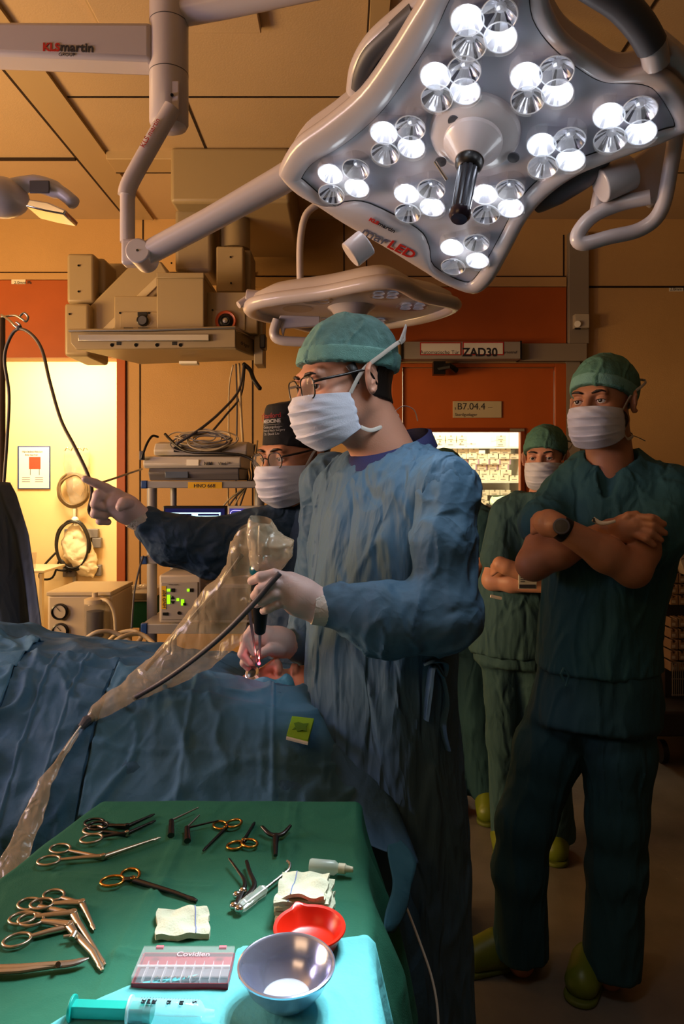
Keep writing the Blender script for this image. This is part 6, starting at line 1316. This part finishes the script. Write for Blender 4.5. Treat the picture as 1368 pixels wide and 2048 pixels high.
o = MB().tube(catmull([P(x, y, d) for x, y, d in ((316, 874, 2.95), (305, 872, 2.92), (295, 885, 2.88), (287, 905, 2.87), (283, 918, 2.87))], 6), .005, 10).build('plug_lead', M_black, None, smooth=180); tag(o, 'short black lead with plug hanging at the side of the nerve monitor', 'cable')
MB().box(P(278, 920, 2.87), P(290, 902, 2.89)).build('plug', M_dgrey, o, bevel=.003)
for i in range(4):
    o = MB().tube(catmull([P(500+i*5, 905-i*8, 3.2), P(492+i*6, 930, 3.18), P(496+i*4, 960, 3.15), P(484-i*9, 1000, 3.2), P(470-i*14, 1040, 3.25)], 6), .004, 8).build('trailing_cable', M_cream if i % 2 else M_dgrey, None, smooth=180); tag(o, ['dark lead trailing just past the trolley\'s upper shelf end', 'pale lead trailing behind the trolley shelf end', 'dark lead curving nearest to the black capped surgeon', 'pale lead curving farthest under the trolley shelf'][i], 'cable')
t4 = thing('video_monitor', 'dark video monitor with glowing pale blue interface bars above the pointing surgeon\'s sleeve', 'monitor', P(390, 1112, 2.95))
sb_('casing', 326, 1012, 453, 1112, 2.95, 2.99, M_black, .004, t4); sb_('panel', 330, 1017, 449, 1108, 2.947, 2.95, mat('screen_dark', '#10112a', .2, emit=.35, ecol='#2b2c6e'), 0, t4)
M_ui = mat('screen_bars', '#bfe8f4', .3, emit=1.3, ecol='#b9ecf6'); M_ui2 = mat('screen_violet', '#b9a8ff', .3, emit=1.6, ecol='#c9bcff')
g = MB()
for q in ((339, 1025, 441, 1027.5), (339, 1031.5, 441, 1034), (339, 1025, 342, 1034), (438, 1025, 441, 1034), (383, 1027, 396, 1032), (385, 1037, 406, 1041), (395, 1041, 404, 1043.5)): g.box(P(q[0], q[3], 2.9455), P(q[2], q[1], 2.9465))
g.tube([P(408, 1041, 2.9455), P(420, 1040, 2.9455), P(426, 1046, 2.9455), P(430, 1052, 2.9455)], .006, 8, flat=.2); g.build('interface_bars', M_ui, t4, smooth=0)
t5 = thing('video_monitor', 'second smaller monitor glowing violet white next to the dark one', 'monitor', P(472, 1112, 2.95))
sb_('casing', 455, 1012, 545, 1112, 2.95, 2.99, M_dev, .004, t5); sb_('panel', 459, 1017, 541, 1108, 2.947, 2.95, mat('screen_violet_dark', '#2a2a5c', .2, emit=.5, ecol='#4a48a8'), 0, t5)
g = MB(); g.tube(catmull([P(482, 1021, 2.945), P(466, 1021, 2.945), P(461, 1026, 2.945), P(462, 1034, 2.945), P(468, 1036, 2.945)], 4), .0055, 8, flat=.2); g.build('interface_bars', M_ui2, t5, smooth=0)
t6 = thing('shaver_console', 'cream control console with green lit displays on the low trolley shelf', 'medical device', P(360, 1245, 2.78))
sb_('casing', 318, 1150, 402, 1246, 2.78, 3.1, mat('console_cream', '#b7ab9c', .45), .008, t6); sb_('front_panel', 322, 1164, 396, 1240, 2.775, 2.782, mat('console_panel', '#9c948c', .45), .003, t6)
M_grn = mat('green_display', '#9fe01a', .4, emit=1.5, ecol='#7fe012')
for (x0, y0, x1, y1) in ((334, 1178, 340, 1183), (334, 1190, 340, 1208), (374, 1178, 379, 1183), (353, 1197, 358, 1202), (362, 1199, 368, 1211)): sb_('display', x0, y0, x1, y1, 2.772, 2.776, M_grn, 0, t6)
for (x0, y0, x1, y1) in ((342, 1177, 349, 1184), (379, 1177, 386, 1184), (325, 1225, 336, 1231), (366, 1206, 371, 1211)): sb_('button', x0, y0, x1, y1, 2.771, 2.776, M_black, .001, t6)
for s in (1, -1): MB().prism([P(341, 1200-s*2, 2.772), P(349, 1200-s*2, 2.772), P(345, 1200-s*8, 2.772)], Vector((0, .004, 0))).build('arrow_key', M_black, t6)
MB().cyl(P(358, 1226, 2.77), P(358, 1226, 2.78), .0065, n=16).build('jack', M_black, t6); text('lettering', 'HNO 907', .017, P(331, 1216, 2.772), Z, Vector((-1, 0, 0)), M_ink, t6)
yl = sb_('label', 323, 1172, 332, 1218, 2.7735, 2.776, M_yel, 0, t6); text('lettering', '13 Shaver console', .0055, P(335, 1170, 2.772), X, Z, M_ink, t6)
t7 = thing('grey_console', 'plain pale console behind the plastic sleeve next to the green lit console', 'medical device', P(430, 1246, 2.85)); sb_('casing', 404, 1168, 500, 1246, 2.85, 3.1, M_dev, .006, t7); sb_('front_panel', 408, 1176, 496, 1240, 2.845, 2.852, M_dev2, .003, t7)
# ================================================================== suction unit, hoses, tray
t = thing('suction_unit', 'cream suction unit with two round gauges and a clear collection jar', 'medical device', P(160, 1290, 3.0)); M_suc = mat('suction_cream', '#bba98c', .45)
sb_('casing', 94, 1190, 224, 1330, 3.0, 3.3, M_suc, .012); sb_('top_lid', 92, 1184, 222, 1192, 2.99, 3.31, M_cream, .004)
for (x, y) in ((120, 1223), (121, 1262)):
    MB().lathe(P(x, y, 2.995), (0, -1, 0), [(.034, -.01), (.034, .012), (.029, .015), (.028, .010)], 32).build('gauge_rim', M_black, t); MB().lathe(P(x, y, 2.985), (0, -1, 0), [(.028, 0), (0, .0005)], 28).build('gauge_dial', mat('gauge_face', '#b5a892', .4), t); MB().tube([P(x, y, 2.982), P(x-7, y-8, 2.982)], .0012, 6).build('needle', M_ink, t)
jc = P(190, 1275, 2.95); M_jar = mat('jar_clear', '#8d8478', .06, alpha=.30, spec=.8)
MB().lathe(jc, (0, 0, 1), [(.036, 0), (.04, .01), (.042, .13), (.038, .145)], 28).build('jar', M_jar, t); MB().lathe(jc+Vector((0, 0, .143)), (0, 0, 1), [(.043, 0), (.043, .018), (.02, .024), (.012, .026), (.012, .045), (0, .046)], 28).build('jar_lid', M_suc, t); MB().cyl(jc+Vector((0, 0, .005)), jc+Vector((0, 0, .11)), .034).build('jar_content', M_dgrey, t)
MB().box((P(96, 0, 3.0).x, 3.0, 0), (P(222, 0, 3.0).x, 3.32, P(0, 1330, 3.0).z)).build('stand', M_suc, t)
MB().tube(catmull([P(196, 1200, 2.95), P(215, 1202, 2.92), P(228, 1225, 2.92), (P(232, 1270, 2.92)), P(236, 1330, 2.95)], 6), .008, 10).build('hose', M_cream, t, smooth=180)
for i, (pts, lb) in enumerate((([(175, 1275, 2.3), (195, 1264, 2.3), (225, 1264, 2.32), (255, 1280, 2.32), (275, 1300, 2.3), (300, 1312, 2.2)], 'cream hose arching lowest over the far side of the blue drape'), ([(215, 1285, 2.35), (235, 1268, 2.35), (268, 1262, 2.35), (282, 1275, 2.33), (268, 1290, 2.3), (250, 1296, 2.3)], 'cream hose looped into a small ring behind the drape'), ([(220, 1296, 2.25), (240, 1276, 2.25), (280, 1268, 2.28), (310, 1290, 2.25), (322, 1308, 2.2)], 'longest cream hose reaching over to the plastic sleeve'))):
    o = MB().tube(catmull([P(*q) for q in pts], 6), .0075, 10).build('cream_hose', mat('hose_cream', '#c9b58e', .45), None, smooth=180); tag(o, lb, 'hose')
t = thing('supply_tray', 'steel tray of wrapped supplies on a green cloth beside the suction unit', 'tray', P(262, 1210, 3.38))
sb_('tray', 224, 1186, 300, 1200, 3.38, 3.66, M_steel, .004); sb_('green_cloth', 224, 1202, 298, 1256, 3.39, 3.66, M_green, .004); sb_('stand_frame', 226, 1200, 296, 1204, 3.38, 3.66, M_steel, .002)
for i in range(4): MB().sphere(P(238+i*17, 1180-(i % 2)*6, 3.45+.03*i), (.032, .04, .016)).build('wrapped_pack', M_bagc, t, smooth=180)
for x in (228, 296): MB().cyl((P(x, 0, 3.42).x, 3.42, 0), P(x, 1204, 3.42), .01).build('leg', M_steel, t)
o = MB().tube(catmull([P(287, 1112, 2.89), P(278, 1140, 2.85), P(268, 1190, 2.8), P(263, 1262, 2.75)], 5), .004, 8).build('hanging_lead', M_dgrey, None, smooth=180); tag(o, 'thin lead hanging under the pointing sleeve in front of the steel tray', 'cable')
o = MB().tube(catmull([P(284, 938, 2.95), P(260, 946, 2.7), P(225, 958, 2.5), P(200, 966, 2.4)], 5), .004, 8).build('side_lead', M_cream, None, smooth=180); tag(o, 'pale lead running from the nerve monitor out past the pointing hand', 'cable')
for x in (330, 360, 420):
    pass
# ================================================================== side room wall
AYf = AY
t = thing('wall_notice', 'framed notice sheet with a small red picture on the bright side room wall', 'notice', P(67, 977, AYf))
sb_('frame', 35, 892, 100, 978, AYf-.012, AYf, M_bluec, .002); sb_('sheet', 38, 894, 98, 976, AYf-.0135, AYf-.011, M_paper, 0); sb_('picture', 58, 914, 81, 938, AYf-.0145, AYf-.013, mat('notice_red', '#b4442c', .6), 0)
text('lettering', 'Händedesinfektion', .022, P(44, 905, AYf-.0145), X, Z, M_ink, t); text('lettering', 'Bitte beachten', .018, P(50, 911, AYf-.0145), X, Z, M_ink, t)
for k in range(6): sb_('text_line', 44+(k % 2)*26, 955+(k//2)*4, 60+(k % 2)*26, 956+(k//2)*4, AYf-.0145, AYf-.013, M_dev2, 0)
for q in (60, 78): sb_('text_line', q, 938, q+1, 950, AYf-.0145, AYf-.013, M_ink, 0)
def coil(name, label, cx_, cy_, rx, ry, d, m_, n, seed, extra=None):
    t = thing(name, label, 'hose', P(cx_, cy_-ry, d)); rnd = random.Random(seed)
    for k in range(n): MB().tube(catmull([P(cx_+(rx-k*1.5)*math.cos(a)+rnd.uniform(-2, 2), cy_+(ry-k*1.5)*math.sin(a)+rnd.uniform(-2, 2), d-.01*k) for a in [2*PI*i/10 for i in range(10)]], 5, True), .009, 8, closed=True).build('loop', m_, t, smooth=180)
    if extra: MB().tube(catmull([P(*q) for q in extra], 5), .009, 8).build('tail', m_, t, smooth=180)
    return t
M_tubeb = mat('brown_tube', '#6d5a40', .4)
coil('tube_coil', 'coil of dark tubing with a mask hanging highest on the bright side room wall', 147, 980, 32, 34, AYf-.06, M_tubeb, 4, 1, [(176, 960, AYf-.06), (186, 990, AYf-.08), (176, 1020, AYf-.08)])
coil('tube_coil', 'coil of dark tubing hanging lower over the white bag on the side room wall', 145, 1090, 34, 50, AYf-.10, M_black, 3, 2, [(112, 1105, AYf-.1), (85, 1135, AYf-.1), (80, 1156, AYf-.1), (105, 1155, AYf-.1), (120, 1120, AYf-.1), (135, 1140, AYf-.1), (115, 1140, AYf-.1)])
t = thing('clear_bag', 'clear plastic breathing bag hanging behind the upper tube coil', 'bag', P(152, 1000, AYf-.04)); bag('bag', [(128, 900, 180, 902, AYf-.04, .03), (128, 930, 180, 930, AYf-.04, .05), (134, 980, 172, 985, AYf-.04, .05), (142, 1010, 164, 1012, AYf-.04, .02)], mat('clear_bag', '#b9b0a4', .15, alpha=.38, spec=.8), t, 3, .01)
for k in range(4): MB().tube(catmull([P(130+k*12, 902, AYf-.05), P(134+k*12, 895, AYf-.06), P(140+k*12, 900, AYf-.05)], 4), .004, 8).build('bag_hook', M_chrome, t)
t = thing('white_bag', 'crumpled white cloth bag hanging on the lower wall hook', 'bag', P(160, 1150, AYf-.06)); bag('bag', [(142, 1048, 162, 1050, AYf-.06, .03), (124, 1080, 178, 1075, AYf-.06, .06), (128, 1110, 190, 1110, AYf-.06, .07), (145, 1130, 196, 1135, AYf-.06, .06), (160, 1150, 188, 1154, AYf-.06, .03)], mat('white_cloth', '#d6c8a8', .8, wrinkle=.006, wscale=10), t, 4, .02)
MB().sphere(P(150, 1040, AYf-.09), .028).build('hook_ball', M_paper, t, smooth=180)
t = thing('wall_rail', 'vertical steel wall rail with clamps carrying the hoses in the side room', 'rail', P(149, 1180, AYf)); sb_('rail', 145, 1015, 152, 1190, AYf-.03, AYf, M_steel, .003)
for (x0, y0, x1, y1) in ((128, 1058, 196, 1076), (184, 1076, 202, 1096), (125, 1128, 150, 1154), (184, 1130, 202, 1152)): sb_('clamp', x0, y0, x1, y1, AYf-.05, AYf-.01, M_dev2, .006)
for x in (134, 141): MB().cyl(P(x, 1142, AYf-.06), P(x, 1142, AYf-.04), .012).build('clamp_knob', M_black, t)
t = thing('side_table', 'narrow wooden side table edge in the bright side room', 'table', P(70, 1300, 5.3)*Vector((1, 1, 0))); sb_('table_top', -40, 1141, 88, 1146, 5.2, 5.6, M_cream, .003); 
for x in (-30, 84): MB().box((P(x-2, 0, 5.25).x, 5.22, 0), (P(x+3, 0, 5.25).x, 5.26, P(0, 1146, 5.25).z)).build('leg', M_cream, t)
t = thing('clear_cup', 'small clear cup on the side room table', 'cup', P(63, 1141, 5.3)); MB().cup(P(63, 1140, 5.3), (0, 0, 1), [(.028, 0), (.036, .13)], 24).build('cup', M_jar, t)
# ================================================================== drip stand, cable and dark drape
t = thing('drip_stand', 'brown drip stand pole with curled top hooks in front of the bright opening', 'drip stand', (P(2, 1000, 2.2).x, 2.2, 0))
px_ = P(3, 0, 2.2).x; MB().tube([(px_-.0, 2.2, .05), (px_, 2.2, P(0, 636, 2.2).z)], [.014, .011], 14).build('pole', mat('pole_bronze', '#6a5238', .35, .5), t)
MB().lathe((px_, 2.2, 0), (0, 0, 1), [(.18, 0), (.18, .03), (.05, .05), (0, .06)], 24).build('base', M_dgrey, t)
for pts in ([(3, 634, 2.2), (30, 631, 2.18), (44, 638, 2.17), (52, 643, 2.17), (56, 634, 2.17), (48, 626, 2.17), (40, 632, 2.17)], [(3, 630, 2.2), (18, 640, 2.14), (28, 650, 2.12), (38, 658, 2.12), (40, 650, 2.12), (32, 644, 2.12)]): MB().tube(catmull([P(*q) for q in pts], 5), .0035, 8).build('hook', M_steel, t, smooth=180)
o = MB().tube(catmull([P(x, y, d) for x, y, d in ((6, 990, 2.15), (14, 880, 2.14), (18, 790, 2.13), (9, 720, 2.12), (18, 680, 2.11), (36, 658, 2.10), (62, 668, 2.08), (84, 700, 2.05), (100, 765, 2.0), (122, 840, 1.95), (150, 895, 1.9), (176, 950, 1.86), (184, 985, 1.86), (178, 1020, 1.9), (186, 1034, 1.9))], 6), .0048, 10).build('grey_cable', mat('cable_brown', '#4d443a', .5), None, smooth=180); tag(o, 'long dark cable looped over the drip stand hook and down to the pointing finger', 'cable')
MB().tube([P(38, 652, 2.1), P(38, 660, 2.1)], .008, 10).build('cable_clip', M_dgrey, o)
M_dark = mat('screen_drape', '#465260', .8, wrinkle=.008, wscale=14, bstretch=(1, 1, .4))
m = MB()
def scr(u, v):
    y = 965+v*300; xr_ = np.interp(v, [0, .08, .35, .7, 1], [8, 22, 52, 74, 90]); x = -160+(xr_+160)*u
    return P(x, y-10*(1-u)*(1-v), 1.95-.12*v)+Vector((0, .03*math.sin(u*15+v*2)+.015*math.sin(u*33), 0))
m.grid(scr, 70, 40); o = m.build('screen_drape', M_dark, None, smooth=180, solid=.002); tag(o, 'dark drape hanging from the drip stand as a screen at the frame edge', 'drape')
t = thing('cable_bundle', 'tangle of black cables hanging in the dark below the drape beside the table', 'cable', P(10, 1640, 1.45)); rnd = random.Random(5)
for k in range(7): MB().tube(catmull([P(rnd.uniform(-40, 36), 1570+130*i/5+rnd.uniform(-12, 12), 1.45+rnd.uniform(-.05, .05)) for i in range(6)], 6), .004, 8).build('strand', M_dgrey if k % 2 else M_black, t, smooth=180)
# ================================================================== store room shelf seen through the door window
t = thing('store_shelf', 'pale shelving with several boards seen through the door window', 'shelf', (1.0, 5.75, 0)); SY = 5.55
for y in (893, 962, 1046): a = P(780, y+4, SY); b_ = P(1043, y, SY); MB().box((a.x, SY-.01, a.z), (b_.x, 5.9, b_.z)).build('board', M_paper, t)
for x in (780, 1040): a = P(x, 0, SY); MB().box((a.x, SY, 0), (a.x+.02, 5.9, 2.5)).build('upright', M_paper, t)
M_bx = mat('carton_white', '#e2dcc0', .7); M_bx2 = mat('carton_violet', '#a88a9c', .7); M_bx3 = mat('carton_grey', '#8e8873', .7)
proto = None; rnd = random.Random(2); CART = 'small white cartons in the store room'
def carton(cx_, top_, w_, h_, dz, alt):
    global proto
    loc = P(cx_, top_+h_, SY+dz)
    key = alt
    if proto is None: proto = {}
    if key not in proto:
        r = thing('carton', 'white carton with tiny print stacked on the store room shelf' if not alt else 'white carton with a violet end strip on the store room shelf', 'carton', loc, CART if not alt else 'violet striped cartons in the store room')
        W_, H_ = 20.4/FPX*SY, 10.6/FPX*SY
        MB().box(loc+Vector((-W_/2, 0, 0)), loc+Vector((W_/2, .2, H_))).build('box', M_bx, r, bevel=.002)
        MB().box(loc+Vector((-W_*.3, -.0012, H_*.2)), loc+Vector((W_*.2, 0, H_*.3))).build('print_line', M_bx3 if alt else M_dev2, r); MB().box(loc+Vector((-W_*.08, -.0012, H_*.72)), loc+Vector((W_*.08, 0, H_))).build('finger_notch', M_bx3, r)
        if alt: MB().box(loc+Vector((W_*.36, -.0015, 0)), loc+Vector((W_*.5, 0, H_))).build('end_strip', M_bx2, r)
        proto[key] = r
    else: dup(proto[key], loc)
bh = 10.9
for row in range(7):                                      # upper field, above the second board
    y = 962-bh*(row+1)
    for k in range(12):
        x = 792+21.6*k+(row % 2)*4+rnd.uniform(-.8, .8)
        if x > 1030 or (row == 6 and x > 948) or (row == 5 and 950 < x < 985) or (row == 2 and x > 1008): continue
        carton(x, y, 20.4, 10.6, .0+rnd.uniform(0, .02), row in (2, 3))
for row in range(2):
    y = 893-bh*(row+1)
    for k in range(8):
        x = 792+22*k
        if x < 945 or (row == 1 and x < 930): carton(x, y, 20, 10, .0, False)
for x in (998, 1010): pass
carton(1002, 893-bh, 20, 10, 0, False); carton(1002, 893-2*bh, 20, 10, 0, False)
for row in range(6):
    for k in range(12):
        x = 792+21.6*k+(row % 2)*3; y = 1046-bh*(row+1)
        if (x > 985 and row < 5) or x > 1028: continue
        carton(x, y, 20, 10, .0, False)
t = thing('wrapped_packs', 'soft pile of pale green wrapped packs on the low store room shelf', 'packs', P(1015, 1040, SY))
bag('pack', [(985, 992, 1034, 984, SY-.02, .06), (980, 1005, 1038, 1002, SY-.02, .1), (984, 1022, 1038, 1022, SY-.02, .1), (996, 1044, 1036, 1044, SY-.02, .08)], mat('pack_green', '#c3d6b8', .7, wrinkle=.006, wscale=10), t, 6, .015)
t = thing('black_clamp', 'small black clamp tool lying before the cartons in the store room', 'tool', P(982, 1020, SY-.1)); MB().tube([P(972, 1010, SY-.1), P(990, 1018, SY-.1)], .018, 8).build('body', M_black, t); MB().tube([P(986, 1016, SY-.1), P(988, 1028, SY-.1)], .012, 8).build('grip', M_black, t)
MB().box((.62, 5.3, .7), (1.42, 5.9, .74)).build('counter_board', M_paper, bpy.data.objects['store_shelf'])
# ================================================================== bin rack at the frame edge and its trolley
t = thing('bin_rack', 'dark rack of small brown storage bins at the frame edge behind the tall man', 'storage rack', (P(1420, 0, 3.9).x, 3.9, 0)); DR = 3.9
M_rack = mat('rack_dark', '#2a211b', .6); M_bin = mat('bin_brown', '#8f6f4c', .55)
a = P(1338, 1430, DR); MB().box((a.x, DR+.05, .30), (a.x+.9, DR+.5, P(0, 1095, DR).z)).build('rack_body', M_rack, t, bevel=.004)
MB().box((P(1312, 0, 3.7).x, 3.72, .16), (a.x+.9, DR+.5, .30)).build('trolley_base', M_rack, t, bevel=.02)
for x in (1332, 1400): MB().cyl((P(x, 0, 3.75).x-.015, 3.8, .06), (P(x, 0, 3.75).x+.015, 3.8, .06), .06, n=24).build('caster', M_black, t)
bp = None; n_b = 0
for row, y in enumerate((1104, 1125, 1147, 1169, 1191, 1236, 1258, 1280, 1302, 1324)):
    for k in range(3):
        loc = P(1349+k*17, y+19, DR-.03)
        if bp is None:
            bp = thing('storage_bin', 'small open fronted brown bin slotted into the dark rack', 'bin', loc, 'bins in the dark rack'); w_ = 15.5/FPX*DR; h_ = 18.5/FPX*DR
            MB().prism([loc+Vector((x, 0, z)) for x, z in ((-w_/2, 0), (w_/2, 0), (w_/2, h_), (w_*.22, h_), (w_*.18, h_*.72), (-w_*.18, h_*.72), (-w_*.22, h_), (-w_/2, h_))], Vector((0, .12, 0))).build('bin_front', M_bin, bp, bevel=.003); MB().box(loc+Vector((-w_*.3, -.002, h_*.2)), loc+Vector((w_*.1, 0, h_*.5))).build('bin_label', M_cream, bp)
        else: dup(bp, loc)
t = thing('wire_basket', 'wire basket hanging low on the front of the dark bin rack', 'basket', P(1352, 1395, DR-.06)); m = MB()
for k in range(14): m.tube([P(1345+k*4, 1325, DR-.06), P(1345+k*4, 1392, DR-.06)], .0025, 6)
for k in range(3): m.tube([P(1343, 1326+k*32, DR-.06), P(1400, 1326+k*32, DR-.06)], .003, 6)
m.build('wires', M_steel, t)
t = thing('paper_pack', 'pale printed paper pack leaning out at the top of the dark bin rack', 'pack', P(1362, 1140, DR-.1)); m = MB(); m.prism([P(x, y, DR-.1) for x, y in ((1346, 1082), (1372, 1040), (1420, 1030), (1420, 1160), (1372, 1150))], Vector((0, .08, 0))); m.build('pack', mat('pack_cream', '#c2b08c', .7), t, bevel=.004)
for k in range(5): MB().tube([P(1355+k*2, 1082+k*9, DR-.103), P(1372, 1076+k*10, DR-.103)], .003, 6).build('print_line', M_dev2, t)
t = thing('foot_pedal', 'black foot pedal on the floor behind the gowned surgeon', 'pedal', (P(900, 0, 2.4).x, 2.35, 0)); x_ = P(895, 0, 2.4).x
m = MB(); m.prism([Vector((x_-.06, 2.25, .002)), Vector((x_-.06, 2.5, .002)), Vector((x_-.06, 2.5, .09)), Vector((x_-.06, 2.27, .05))], Vector((.12, 0, 0))); m.build('housing', M_black, t, bevel=.012); MB().box((x_-.05, 2.28, .085), (x_+.05, 2.46, .095)).build('pedal_plate', M_dgrey, t, bevel=.004)
